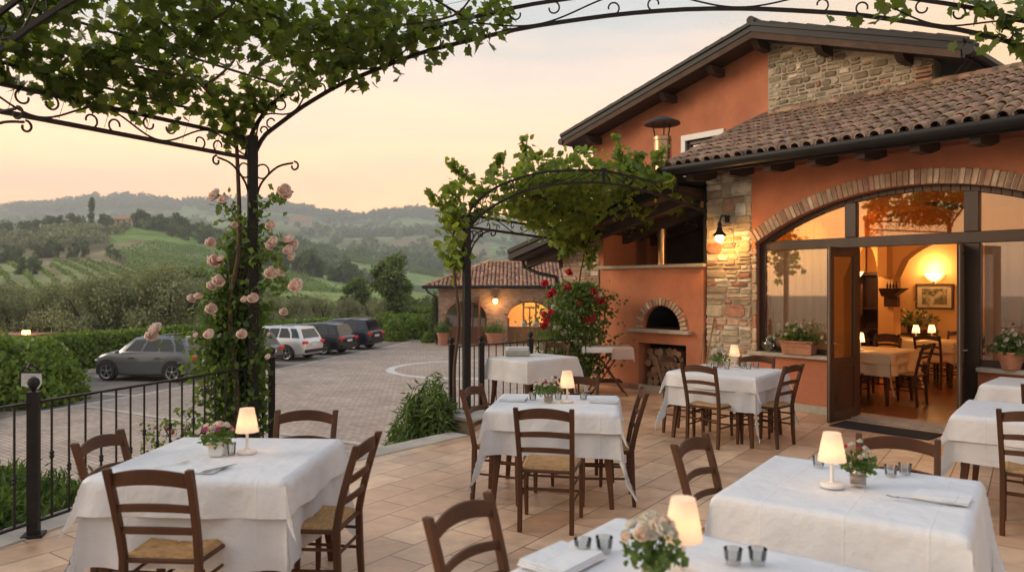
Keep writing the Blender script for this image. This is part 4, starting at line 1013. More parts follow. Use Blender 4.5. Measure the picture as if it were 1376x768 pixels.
# --- big pergola over the tables
L1=Vector((-2.58,7.4,0)); R1=Vector((5.8,6.42,0)); L2=Vector((-3.82,5.15,0)); R2=Vector((4.6,4.17,0))
HA=[(0,0),(.10,.22),(.5,.5),(.9,.72),(1.7,1.0),(2.7,1.2),(3.6,1.29),(4.2,1.31)]
def arch_z(d,H=8.44):
    d=min(d,H-d)*4.2/(H/2); return float(np.interp(d,[a for a,b in HA],[b for a,b in HA]))
def archpts(L,Rr,z0,off,n=80):
    d=(Rr-L); H=d.length; d=d/H; out=[]
    for i in range(n+1):
        t=i/n; t=t-.11*math.sin(2*math.pi*t)/1.; s=t*H; out.append((s,L+d*s+UZ*(z0+arch_z(s,H))))
    P=[p for s,p in out]
    for _ in range(2): P=[P[0]]+[(P[i-1]+P[i]*2+P[i+1])/4 for i in range(1,len(P)-1)]+[P[-1]]
    if off:
        Q=[]
        for i in range(len(P)):
            t=(P[min(i+1,len(P)-1)]-P[max(i-1,0)]).normalized(); nn=d.cross(t); side=Vector((-d.y,d.x,0)); nv=side.cross(t) 
            if nv.z<0: nv=-nv
            o=nv*off
            if i<8: o=o*(.35+.65*i/8) 
            if i>len(P)-9: o=o*(.35+.65*(len(P)-1-i)/8)
            Q.append(P[i]+o)
        P=Q
    return P
pg=thing('pergola','large dark iron pergola arching over the dining tables with scrollwork trusses','pergola',L1)
for (L_,R_,nm) in ((L1,R1,0),(L2,R2,1)):
    lo_=archpts(L_,R_,3.0,0); up_=archpts(L_,R_,3.0,.21)
    f=lambda P:(lambda t:P[min(int(t*(len(P)-1)),len(P)-2)].lerp(P[min(int(t*(len(P)-1)),len(P)-2)+1],t*(len(P)-1)-min(int(t*(len(P)-1)),len(P)-2)))
    mb=MB(); ms=MB(); truss(mb,ms,f(lo_),f(up_),15,.0085)
    a=build(mb,'arch',M['iron'],pg); build(ms,'scrollwork',M['iron'],a)
for (A,B) in ((L1,L2),(R1,R2)):
    mb=MB(); ms=MB(); truss(mb,ms,lambda t:A.lerp(B,t)+UZ*3.0,lambda t:A.lerp(B,t)+UZ*3.2,5,.0085)
    a=build(mb,'truss',M['iron'],pg); build(ms,'scrollwork',M['iron'],a)
for p in (L1,L2,R1,R2):
    zb=0
    mb=MB(); mb.box((p.x,p.y,1.62),(.10,.10,3.22),rz=R(24)); mb.box((p.x,p.y,.01),(.2,.2,.02),rz=R(24)); build(mb,'post',M['iron'],pg,bevel=.008,seg=1)
dA=(R1-L1).normalized(); dT=(L2-L1).normalized()
for p,dd in ((L1,dA),(L1,dT),(L2,dA),(L2,-dT),(R1,-dA),(R2,-dA),(R1,dT),(R2,-dT)):
    mb=MB(); bracket(mb,p+UZ*2.99,dd,.55,.42); build(mb,'bracket',M['iron'],pg)
# purlin rods + wires over the vault
PU=archpts(L1,R1,3.0,.21,80); PV=archpts(L2,R2,3.0,.21,80)
mb=MB()
for i in range(4,77,8): mb.tube([PU[i],PV[i]],.012,5)
build(mb,'purlin_rods',M['iron'],pg)
mb=MB()
for k in range(1,7):
    t=k/7; mb.tube([PU[i].lerp(PV[i],t)+UZ*.012 for i in range(0,81,4)],.0022,3)
for i in range(2,80,4): mb.tube([PU[i]+UZ*.01,PV[i]+UZ*.01],.0022,3)
build(mb,'wire_mesh',M['iron'],pg)
# vine over it
def vine_cloud(name,parent,P,size,matn,tilt=.9,droop=.8,T=None):
    V,F_=scatter(T or tmpl_vine(),P,size,rand_rot(len(P),tilt,droop)); return fast_mesh(name,V,F_,3,M[matn],parent,smooth=False)
vn=thing('grape_vine','dark green grape vine spread over the left half of the large pergola','vine',L1+Vector((-.12,-.05,0)))
PN=len(PU)-1
def vault(s,v,h): # s in 0..1 along arch, v 0..1 between
    i=s*PN; i0=min(int(i),PN-1); a=PU[i0].lerp(PU[i0+1],i-i0); b=PV[i0].lerp(PV[i0+1],i-i0); return a.lerp(b,v)+UZ*h
rr=random.Random(21); P=[]
def px_of(p): return 688+p.x/p.y*1000, 384-(p.z-CAMZ)/p.y*1000
while len(P)<3000:
    s=rr.random()*.50; v=rr.uniform(-.06,1.0); 
    dens=mnoise.noise(Vector((s*14,v*3.2,1.3)))+.28-(s*2.1-.42 if s>.2 else 0)*.9
    if v<.16: dens+=.30
    if v>.62 and s<.30: dens+=.42
    if rr.random()>max(0,dens)*1.9: continue
    h=rr.gauss(.02,.10)
    if rr.random()<.25: h-=abs(rr.gauss(0,.16))
    p=vault(s,v,h); x_,y_=px_of(p)
    if s>.36 and v>.35 and rr.random()<.8: continue
    if y_>190+rr.uniform(-30,5)+(15 if 250<x_<400 else 0): continue
    if x_>690: continue
    if 340<x_<520 and y_>158-(x_-340)*.44: continue
    if x_<215 and y_>112+x_*.26+rr.uniform(-8,8): continue
    P.append(p)
P=np.array([tuple(p) for p in P])
vine_cloud('foliage',vn,P,rng.uniform(.06,.125,len(P)),'vineleaf',.9,.9)
# leaves hanging along the arch and at the right end
P=[]
for _ in range(110):
    s=rr.uniform(.22,.37); p=vault(s,rr.uniform(-.03,.06),rr.uniform(-.34,.1)); P.append(tuple(p))
for c_,n_ in ((.605,8),(.63,16),(.69,26),(.715,30),(.735,20)):
    for _ in range(n_): p=vault(c_+rr.gauss(0,.008),rr.uniform(-.03,.08),rr.uniform(-.34,.15)); P.append(tuple(p))
P=np.array(P); vine_cloud('hanging_leaves',vn,P,rng.uniform(.09,.14,len(P)),'vineleaf',1.4,2.5)
mb=MB()
b0=L1+Vector((-.14,-.04,0))
mb.tube(bez([b0,b0+Vector((.02,-.05,.7)),b0+Vector((-.07,.0,1.5)),b0+Vector((.03,-.03,2.1)),b0+Vector((.0,.02,2.9)),vault(.04,.1,.0),vault(.10,.3,.03)],8),[.032-.018*i/48 for i in range(49)],7)
for (s0,v0,s1,v1) in ((.04,.1,.2,.2),(.05,.15,.16,.55),(.1,.3,.3,.5),(.16,.5,.22,.9),(.12,.35,.08,.95),(.2,.2,.34,.08),(.2,.55,.33,.8),(.3,.1,.42,.15)):
    mb.tube(bez([vault(s0,v0,.0),vault((s0*2+s1)/3+.01,(v0*2+v1)/3-.02,-.05),vault((s0+s1*2)/3,(v0+v1*2)/3+.03,.05),vault(s1,v1,-.01)],6),[.014-.009*i/18 for i in range(19)],5)
build(mb,'stem',M['vinebark'],vn,smooth=180)

# --- second, smaller pergola
A0=Vector((-.586,9.6,0)); B0=Vector((1.39,13.4,0)); C0=Vector((2.96,11.30,0)); D0=Vector((4.0,14.2,0))
p2=thing('pergola','small dark iron pergola beside the oven under a bright green vine','pergola',A0)
def arc2(A,B,ts,zs): 
    pts=[A.lerp(B,t)+UZ*z for t,z in zip(ts,zs)]; return bez(pts,8)
a_lo=arc2(A0,C0,[0,.04,.14,.30,.53,.75,1],[2.42,2.62,2.88,3.10,3.19,3.09,2.86])
a_up=arc2(A0,C0,[0,.03,.12,.29,.53,.531,.75,1],[2.62,2.80,3.06,3.28,3.37,3.37,3.25,3.02])
b_lo=arc2(B0,B0+(C0-A0),[0,.04,.14,.30,.53,.75,1],[2.30,2.5,2.78,3.0,3.10,3.0,2.9])
def atch(P,t): i=t*(len(P)-1); k=min(int(i),len(P)-2); return P[k].lerp(P[k+1],i-k)
for lo_,up_ in ((a_lo,a_up),(b_lo,[p+UZ*.17 for p in b_lo])):
    mb=MB(); mb.tube(lo_,.022,4); mb.tube(up_,.022,4); a=build(mb,'arch',M['iron'],p2)
    ms=MB()
    k=0
    for i in range(28): 
        t=.08+.90*i/28; t2=t+.9/28; q=(lo_,up_) if i%2 else (up_,lo_); ms.tube([atch(q[0],t),atch(q[1],t2)],.007,4)
    build(ms,'bracing',M['iron'],a)
c_=A0.lerp(C0,.53); mb=MB(); mb.tube([c_+UZ*3.18,c_+UZ*3.40],.028,4); build(mb,'king_post',M['iron'],p2)
mb=MB(); ms=MB(); truss(mb,ms,lambda t:A0.lerp(B0,t)+UZ*2.50,lambda t:A0.lerp(B0,t)+UZ*2.66,6,.008); a=build(mb,'truss',M['iron'],p2); build(ms,'scrollwork',M['iron'],a)
for p,h in ((A0,2.66),(B0,2.6)):
    mb=MB(); mb.box((p.x,p.y,h/2),(.09,.09,h),rz=R(25)); mb.box((p.x,p.y,.01),(.18,.18,.02)); build(mb,'post',M['iron'],p2,bevel=.006,seg=1)
for p,d in ((A0,(C0-A0)),(A0,(B0-A0)),(B0,C0-A0),(B0,A0-B0)):
    mb=MB(); bracket(mb,p+UZ*2.50,d,.62,.36); build(mb,'bracket',M['iron'],p2)
mb=MB()
for t in (.12,.3,.53,.76,.97): mb.tube([atch(a_up,t),atch(b_lo,t)+UZ*.17],.012,4)
build(mb,'purlin_rods',M['iron'],p2)
v2=thing('grape_vine','bright yellow green grape vine on the small pergola beside the oven','vine',A0+Vector((-.13,.0,0)))
P=[];Sz=[]
rr=random.Random(5)
def vault2(s,v,h): a=atch(a_up,s); b=atch(b_lo,s)+UZ*.17; return a.lerp(b,v)+UZ*h
while len(P)<9500:
    s=rr.random()**.9*.93; v=rr.random()**.8
    d=mnoise.noise(Vector((s*7,v*4,7.7)))+.42
    if rr.random()>d*2.2: continue
    top=.30+.28*mnoise.noise(Vector((s*9,v*5,2.)))
    if s>.72: top*=.75
    h=rr.uniform(-.45-(.9 if (v>.25 and .3<s<.85) else 0),1.)*max(top,.12)
    p=vault2(s,v,h); P.append(tuple(p))
# left hanging curtain by the post and outward sprays
for _ in range(330):
    z=rr.uniform(2.0,3.1); p=A0+Vector((rr.gauss(-.16,.10),rr.gauss(0,.15),z)); P.append(tuple(p))
def spray(a,b,n,sp=.05):
    a=Vector(a);b=Vector(b); 
    for i in range(n):
        t=rr.random(); p=a.lerp(b,t)+Vector((rr.gauss(0,sp),rr.gauss(0,sp),rr.gauss(0,sp)-.0))*(1.1-t*.7); P.append(tuple(p))
shoots=[(px(612,300,9.7),px(574,254,9.5),46),(px(640,250,10),px(602,214,9.8),60),(px(700,235,11),px(706,182,11.),55),(px(740,245,11),px(764,214,11.),40),(px(838,230,11.3),px(826,178,11.2),60),(px(872,235,11.2),px(893,196,11.),55),(px(880,250,11),px(905,236,10.8),50),(px(660,240,10.4),px(672,206,10.4),60),(px(800,330,12.5),px(790,360,12.6),40),(px(770,330,12.5),px(752,345,12.6),60),(px(690,240,10.8),px(725,205,10.8),70),(px(850,230,11.2),px(862,205,11.2),60),(px(612,330,9.7),px(612,378,9.7),36)]
for a,b,n_ in shoots: spray(a,b,n_)
P=np.array(P); vine_cloud('foliage',v2,P,rng.uniform(.06,.125,len(P)),'vinelight',1.2,.9)
mb=MB(); b0=A0+Vector((-.13,0,0)); mb.tube(bez([b0+UZ*-.3,b0+Vector((-.03,0,.6)),b0+Vector((.03,.0,1.3)),b0+Vector((-.03,0,2.0)),b0+Vector((.05,0,2.6)),vault2(.2,.2,0),vault2(.5,.3,.05)],8),[.028-.016*i/48 for i in range(49)],6)
b1=B0+Vector((-.1,-.12,0)); mb.tube(bez([b1,b1+Vector((.04,-.06,1)),b1+Vector((-.1,0,1.6)),b1+Vector((.0,0,2.3)),vault2(.3,.8,0),vault2(.6,.6,.05)],8),[.022-.012*i/40 for i in range(41)],6)
mb.tube(bez([b1+UZ*1.4,b1+Vector((.3,0,1.9)),b1+Vector((.1,.1,2.5)),vault2(.5,.9,0)],8),.011,5)
for a,b,n_ in shoots: mb.tube(bez([a,(Vector(a)+Vector(b))/2+Vector((.03,0,.03)),b],4),[.007,.006,.006,.005,.005,.004,.004,.003,.002],4)
build(mb,'stem',M['vinebark'],v2,smooth=180)

# --- railings
def railing(name,label,pts,zb,posts,ball=(),gap=.142,hh=.93,knot=True):
    t=thing(name,label,'railing',(pts[0][0],pts[0][1],0))
    for a,b in zip(pts[:-1],pts[1:]):
        a=Vector((*a,0)); b=Vector((*b,0)); d=b-a; n=max(2,round(d.length/gap)); zz=zb
        mb=MB(); mb.tube([a+UZ*(zz+hh),b+UZ*(zz+hh)],.022,4,flat=(1.1,.55)); build(mb,'top_rail',M['iron'],t)
        mb=MB(); mb.tube([a+UZ*(zz+.10),b+UZ*(zz+.10)],.018,4,flat=(1.1,.7)); build(mb,'bottom_rail',M['iron'],t)
        for i in range(1,n):
            p=a+d*(i/n); mb=MB(); mb.tube([p+UZ*(zz+.105),p+UZ*(zz+hh-.01)],.0085,5)
            if knot: zk=zz+.42+(0.12 if i%2 else 0); mb.lathe([(.009,-.03),(.019,-.012),(.011,0),(.019,.012),(.009,.03)],(p.x,p.y,zk),7)
            build(mb,'baluster',M['iron'],t)
    for (x,y,h) in posts:
        mb=MB(); mb.box((x,y,zb+h/2),(.07,.07,h),rz=R(18)); mb.box((x,y,zb+.01),(.13,.13,.02),rz=R(18)); mb.box((x,y,zb+h+.008),(.08,.08,.016),rz=R(18))
        mb.lathe([(.012,.0),(.014,.02),(.024,.03),(.036,.05),(.040,.07),(.032,.092),(.012,.105)],(x,y,zb+h+.012),10); build(mb,'post',M['iron'],t,smooth=40)
    return t
railing('railing','dark iron railing with ball topped posts along the left edge of the terrace',[(-5.35,-1.2),(-3.33,5.18),(-2.49,7.71)],.0,[(-3.33,5.18,.99),(-2.49,7.71,.99)])
railing('railing','short dark iron railing behind the small corner table by the little pergola',[(-.80,9.86),(-.42,10.22),(.27,10.95),(1.25,11.45)],.0,[(-.80,9.86,.95),(-.42,10.22,.95),(.27,10.95,.95)],knot=False)
# brick pedestal
pd=thing('pedestal','low red brick pedestal with a stone cap at the terrace corner','pedestal',(-.62,9.35,0))
mb=MB(); mb.prism([(-.86,9.3),(-.45,9.0),(-.2,9.42),(-.6,9.8)],-.9,.09); build(mb,'base',M['brick'],pd)
mb=MB(); mb.prism([(-.91,9.28),(-.45,8.95),(-.14,9.42),(-.6,9.86)],.092,.145); build(mb,'cap',M['kerb'],pd,bevel=.01,seg=1)

# --- roses
def rose_tmpl():
    V=[];F_=[]
    for L_,(r,h,n_,op) in enumerate(((.16,.50,3,.1),(.32,.46,5,.35),(.46,.36,6,.75),(.52,.18,7,1.2))):
        for k in range(n_):
            a=2*math.pi*k/n_+L_*.7; w_=math.pi/n_*1.25; b=len(V)
            for j,(rr_,zz) in enumerate(((.12*r,-.25),(r*.95,-.05),(r*(1+.25*op),h*.7),(r*(1.0+.1*op),h))):
                for q in (-1,0,1):
                    aa=a+q*w_*(1 if j else .6); jr=1+random.uniform(-.16,.16)*(j>1); V.append((rr_*jr*math.cos(aa),rr_*jr*math.sin(aa),zz-.04*abs(q)+random.uniform(-.09,.09)*(j>1)))
            for j in range(3):
                for q in range(2):
                    p0=b+j*3+q; F_.append((p0,p0+1,p0+4)); F_.append((p0,p0+4,p0+3))
    return np.array(V),np.array(F_)
RT=rose_tmpl()
def bloom(parent,p,s,matn,name='blossom',face=None):
    d=Vector(face or (rng.normal()*.5,-1+rng.normal()*.3,.5)).normalized(); m=d.to_track_quat('Z','Y').to_matrix()
    V=(np.array(m)@RT[0].T).T*s+np.array(p); return fast_mesh(name,V,RT[1],3,M[matn],parent,smooth=True)
def leafblob(name,parent,C,size,matn,T=None,tilt=None,droop=.3):
    P=np.array(C); V,F_=scatter(T or tmpl_leaf(.75),P,size,rand_rot(len(P),tilt,droop)); return fast_mesh(name,V,F_,3,M[matn],parent)
cr=thing('climbing_rose','climbing rose with pale pink blossoms growing up the left pergola post','rose',L1+Vector((-.1,.05,0)))
rr=random.Random(9); C=[]
for _ in range(7600):
    z=rr.triangular(-.3,2.5,.9); x_=1.0-abs((z-.9))/2.4
    cx=-.13+.08*math.sin(z*3); sp=.08+.10*max(0,x_)*(1.1 if z<1.6 else .8)
    q=rr.random()
    if z<1.35: cx-=.05+.07*(1.35-z)
    q_=rr.gauss(0,sp)
    if z<1.4 and cx+q_>.10: continue
    C.append((L1.x+cx+q_,L1.y+.10+rr.gauss(0,sp*.6),z))
canes=[((335,470),(205,452),1),((330,400),(262,405),1),((335,360),(385,325),1),((338,400),(392,380),1),((335,330),(290,265),1),((340,300),(383,260),1),((330,520),(240,560),1),((345,350),(380,360),1),((335,450),(268,470),1)]
mb=MB()
for (x0,y0),(x1,y1),k in canes:
    a=px(x0,y0,7.4); b=px(x1,y1,7.2+rr.uniform(-.2,.2)); m_=(a+b)/2+UZ*.08; pts=bez([a,m_,b],6); mb.tube(pts,[.007-.0045*i/12 for i in range(13)],4)
    for i in range(70):
        t=rr.random(); p=pts[int(t*12)]; C.append((p.x+rr.gauss(0,.04),p.y+rr.gauss(0,.05),p.z+rr.gauss(0,.04)))
for _ in range(6):
    b=L1+Vector((rr.uniform(-.25,.0),rr.uniform(-.05,.1),-.5)); mb.tube(bez([b,b+Vector((rr.uniform(-.15,.1),0,.8)),b+Vector((rr.uniform(-.1,.15),0,1.7)),b+Vector((rr.uniform(-.1,.2),0,2.6))],6),.009,5)
build(mb,'stem',M['vinebark'],cr,smooth=180)
leafblob('foliage',cr,C,rng.uniform(.045,.095,len(C)),'roseleaf')
for x_,y_,s in ((289,263,1.3),(300,268,.9),(382,256,1.2),(386,262,.9),(283,326,.9),(287,351,1.2),(296,348,.7),(293,378,1.1),(284,384,.9),(367,326,1.1),(361,331,.9),(388,322,1.1),(394,330,1.1),(387,336,.9),(365,367,1.2),(374,365,1.1),(398,384,1.3),(340,401,1.0),(328,402,.6),(284,415,1.0),(207,443,1.2),(204,451,1.1),(212,440,.9),(281,449,.95),(325,449,.9),(257,401,.8),(266,398,.7),(381,419,.7),(315,302,.6),(263,450,.5),(360,479,.5),(361,449,.4),(364,303,.9),(392,345,.8)):
    bloom(cr,px(x_,y_,7.06+rr.uniform(-.1,.1)),.084*s,'petpink')
for x_,y_ in ((295,351),): bloom(cr,px(x_,y_,7.05),.04,'petmag')
r2=thing('rose_bush','rose bush with crimson and cream blossoms in front of the brick pier','rose',(1.0,12.2,0)); C=[]; rr=random.Random(12)
for _ in range(5600):
    y_=rr.uniform(380,508); w_=(1-abs(y_-455)/110)**.6*62+6; x_=768+rr.gauss(0,w_*.40)+(8 if y_<420 else 0); C.append(tuple(px(x_,y_,12.2+rr.gauss(0,.25))))
leafblob('foliage',r2,C,rng.uniform(.05,.09,len(C)),'roseleaf')
mb=MB()
for _ in range(7):
    a=Vector((1.0+rr.uniform(-.2,.2),12.2,0)); mb.tube(bez([a,a+Vector((rr.uniform(-.3,.3),0,.7)),a+Vector((rr.uniform(-.4,.5),0,1.5))],5),.01,5)
build(mb,'stem',M['vinebark'],r2)
for x_,y_,c in ((732,381,'r'),(738,397,'r'),(743,393,'r'),(760,388,'r'),(764,385,'r'),(778,407,'r'),(798,392,'r'),(802,402,'r'),(808,405,'r'),(790,430,'r'),(796,428,'r'),(731,423,'r'),(741,420,'r'),(735,430,'r'),(731,438,'r'),(805,396,'w'),(745,413,'w'),(766,420,'w'),(758,447,'w'),(747,440,'w'),(754,461,'m'),(775,458,'w'),(720,436,'w'),(705,435,'w'),(726,465,'w'),(764,366,'r'),(745,470,'w')):
    bloom(r2,px(x_,y_,11.9),.095 if c=='r' else .08,{'r':'petred','w':'petwhite','m':'petpale'}[c])
r3=thing('rose_bush','low bush with small crimson roses between the left railing and the pale set table','rose',(-2.9,6.9,-.5)); C=[]
for _ in range(700):
    p=px(rr.uniform(188,300),rr.uniform(565,640),6.9+rr.gauss(0,.2)); 
    if rr.random()<.9: C.append((p.x,p.y,p.z-.0))
leafblob('foliage',r3,C,rng.uniform(.03,.055,len(C)),'roseleaf')
mb=MB()
for _ in range(5):
    b=Vector((-3.05+rr.uniform(-.2,.2),6.95,-.5)); mb.tube(bez([b,b+Vector((rr.uniform(-.2,.2),0,.5)),b+Vector((rr.uniform(-.3,.3),0,.95))],5),.007,4)
build(mb,'stem',M['vinebark'],r3)
for x_,y_,c in ((226,576,'petred'),(233,581,'petred'),(229,573,'petmag'),(222,571,'petpale'),(246,588,'petmag'),(208,574,'petpale'),(250,574,'petpale')): bloom(r3,px(x_,y_,6.7),.028,c)
# planting bed behind the left railing
mb=MB(); mb.prism([(-7.8,-2),(-5.75,-2),(-3.55,5.25),(-2.75,7.7),(-3.5,8.3),(-5.2,6.5)],LOT-.05,-.62); struct(build(mb,'planting_bed',M['earth']))
def shrub(name,label,cx,cy,zb,rx,ry,h,n,s,matn='shrubleaf',T=None,droop=-.8,tilt=None,core=True,cat='shrub'):
    t=thing(name,label,cat,(cx,cy,zb)); r_=np.random.default_rng(int(abs(cx*100+cy*10)))
    d=r_.normal(size=(n,3)); d/=np.linalg.norm(d,axis=1,keepdims=True); rad=.72+.34*r_.random((n,1))**1.0
    d[:,2]=np.abs(d[:,2])
    ang=np.arctan2(d[:,1],d[:,0]); lump=1+.10*np.sin(ang*3+cx)+.08*np.sin(ang*5+d[:,2]*6+cy)
    P=d*rad*lump[:,None]*np.array([rx,ry,h])+np.array([cx,cy,zb])
    V,F_=scatter(T or tmpl_leaf(.4),P,s*(.7+.6*r_.random(n)),rand_rot(n,tilt,droop)); fast_mesh('foliage',V,F_,3,M[matn],t)
    if core:
        mb=MB(); mb.sphere((cx,cy,zb+h*.1),1,14,8,(rx*.74,ry*.74,h*.66)); build(mb,'stem',M['hedgecore'],t,smooth=180)  # added dark core behind the leaves, no real stem
    return t
shrub('shrub','feathery green shrub spilling over the terrace kerb beside the brick pedestal',-1.02,9.2,-.85,.50,.55,1.30,9000,.13,'shrubleaf',tmpl_leaf(.17),1.3,None)
for i,(x,y,rx,h,l) in enumerate(((-4.15,5.6,.75,.85,'rosemary like shrub behind the railing, nearest to the iron corner post'),(-4.7,6.9,.7,.62,'low green shrub behind the railing, between the hedge and the left chair'),(-3.65,6.6,.45,.62,'small green shrub behind the balusters left of the little crimson roses'),(-4.9,4.2,.9,.95,'bushy green shrub at the left border of the view behind the railing'))):
    shrub('shrub',l,x,y,-.65,rx,.6,h,6500,.11,'shrubleaf',tmpl_leaf(.2),-1.4)
# ================================================================= FURNITURE
def slat(mb,w0,z,h,arch,bow,yb,th=.016,n=10):
    """ladder-back rail: arched in height, bowed back"""
    V=[]
    for i in range(n+1):
        t=i/n*2-1; x=t*w0; y=yb-bow*(1-t*t); za=z+arch*(1-t*t)
        V+=[(x,y-th/2,za),(x,y+th/2,za),(x,y+th/2,za+h+arch*.25*(1-t*t)),(x,y-th/2,za+h+arch*.25*(1-t*t))]
    Fc=[(3,2,1,0),(4*n,4*n+1,4*n+2,4*n+3)]
    for i in range(n):
        for k in range(4): Fc.append((4*i+k,4*i+(k+1)%4,4*i+4+(k+1)%4,4*i+4+k))
    mb.add(V,Fc)
def sqleg(mb,pts,ws):
    V=[]
    for (x,y,z),(a,b) in zip(pts,ws): V+=[(x-a,y-b,z),(x+a,y-b,z),(x+a,y+b,z),(x-a,y+b,z)]
    n=len(pts); Fc=[(0,1,2,3),(4*n-4,4*n-3,4*n-2,4*n-1)[::1]]
    Fc=[(3,2,1,0),(4*n-4,4*n-3,4*n-2,4*n-1)]
    for i in range(n-1):
        for k in range(4): Fc.append((4*i+k,4*i+(k+1)%4,4*i+4+(k+1)%4,4*i+4+k))
    mb.add(V,Fc)
def yb(z): return .0 if z<.44 else -.115*((z-.44)/.45)**1.25
def make_chair(wood='wood',inside=False):
    W=M[wood]; t=thing('chair','chair','chair')
    for s in (-1,1):
        mb=MB(); P=[];Ws=[]
        for z in (0,.2,.44,.55,.66,.78,.895): P.append((s*(.185+.012*(z>.44)*(z-.44)/.45),yb(z)-.02*(z<.3)*(1-z/.3),z)); Ws.append((.0165,.019 if z>0 else .015))
        sqleg(mb,P,Ws); build(mb,'leg',W,t,world=False,bevel=.004,seg=1)
        mb=MB(); sqleg(mb,[(s*.208,.385,0),(s*.212,.385,.25),(s*.212,.385,.445)],[(.013,.013),(.018,.018),(.018,.018)]); build(mb,'leg',W,t,world=False,bevel=.004,seg=1)
    for z,h,a in ((.80,.066,.024),(.675,.036,.014),(.565,.034,.010)):
        mb=MB(); slat(mb,.187,z,h,a,.030,yb(z+.02)+.002,n=12); build(mb,'slat',W,t,world=False,bevel=.003,seg=1)
    mb=MB()
    for (a,b) in (((-.19,-.0,.30),(.19,-.0,.30)),((-.21,.385,.30),(.21,.385,.30)),((-.21,.385,.20),(.21,.385,.20))): mb.tube([a,b],.0095,6)
    for s in (-1,1):
        for z in (.22,.335): mb.tube([(s*.19,0,z),(s*.21,.385,z)],.0095,6)
    mb.tube([(-.19,.0,.43),(.19,.0,.43)],.013,6); mb.tube([(-.21,.385,.43),(.21,.385,.43)],.013,6)
    for s in (-1,1): mb.tube([(s*.19,0,.43),(s*.21,.385,.43)],.013,6)
    build(mb,'stretcher',W,t,world=False)
    # rush seat: four triangles of cord, wrapped round the frame
    mb=MB(); n=16; V=[];
    def sp(a,b): # a,b in -1..1
        yv=.01+(b+1)/2*.385; hw=.175+(.205-.175)*(b+1)/2
        m_=max(abs(a),abs(b)); z=.462-.016*(1-m_)+.0022*math.sin(m_*60) - (.022*max(0,(m_-.86)/.14)**2)
        rid=-.006*math.exp(-((abs(a)-abs(b))/.05)**2)
        return (a*(hw+.008),yv,z+rid)
    n=44
    for i in range(n+1):
        for j in range(n+1): V.append(sp(i/n*2-1,j/n*2-1))
    Fc=[(i*(n+1)+j,(i+1)*(n+1)+j,(i+1)*(n+1)+j+1,i*(n+1)+j+1) for i in range(n) for j in range(n)]
    mb.add(V,Fc); mb.hexa([(-.178,.012,.425),(.178,.012,.425),(.208,.392,.425),(-.208,.392,.425),(-.178,.012,.440),(.178,.012,.440),(.208,.392,.440),(-.208,.392,.440)])
    build(mb,'seat',M['rush'],t,world=False,smooth=50)
    return t
def put_chair(proto,first,x,y,fx,fy,label,group=None,z=0,toptop=True):
    o=proto if first else copy_tree(proto)
    a=math.atan2(fy,fx)-math.pi/2
    if toptop: d=Vector((fx,fy)).normalized(); x+=d.x*.1; y+=d.y*.1
    place(o,(x,y,z),a,label,group); return o
ch=make_chair()
CH=[(-1.68,3.45,.06,1,'ladder back chair with its back to the view, at the front of the leftmost table'),
(-2.32,4.2,1,-.1,'chair against the left railing at the left side of the leftmost table'),
(-1.40,5.06,.0,-1,'chair behind the leftmost table facing the view, in front of the car park'),
(-.815,4.14,-1,.12,'ladder back chair at the right side of the leftmost table'),
(.22,5.16,.2,1,'ladder back chair with its back to the view at the front of the centre table'),
(-.33,6.26,.92,-.36,'chair at the left side of the centre table beside the terrace kerb'),
(1.06,6.05,-1,.08,'chair at the right side of the centre table, seen edge on'),
(.60,6.95,-.08,-1,'chair behind the centre table, mostly hidden by its flowers and lamp'),
(2.0,7.98,.68,.73,'ladder back chair with its back to the view at the table by the oven'),
(3.02,8.0,-.68,.73,'chair right of the table by the oven, nearest to the open door'),
(2.96,9.0,-.45,-.9,'chair behind the table by the oven, below the window planter'),
(1.86,9.05,.74,-.62,'chair in front of the firewood niche beside the oven table'),
(1.0,4.12,.78,-.62,'arched top chair left of the large foreground table with the pink and white posy'),
(2.16,4.17,-.45,-.89,'chair behind the large foreground table, in front of the door mat'),
(-.19,2.88,.8,-.5,'arched top chair at the bottom of the picture left of the nearest table'),
(3.52,5.02,.62,.78,'ladder back chair in front of the table at the right border'),
(4.58,6.32,.62,.78,'chair at the small table below the right window, cut by the picture border'),
]
for i,(x,y,fx,fy,l) in enumerate(CH): put_chair(ch,i==0,x,y,fx,fy,l,'ladder back chairs around the terrace tables')
# chair tucked under the corner table
put_chair(ch,False,.62,10.98,-.5,-.86,'chair pushed under the rear corner table, only its seat and legs showing','ladder back chairs around the terrace tables',toptop=False)

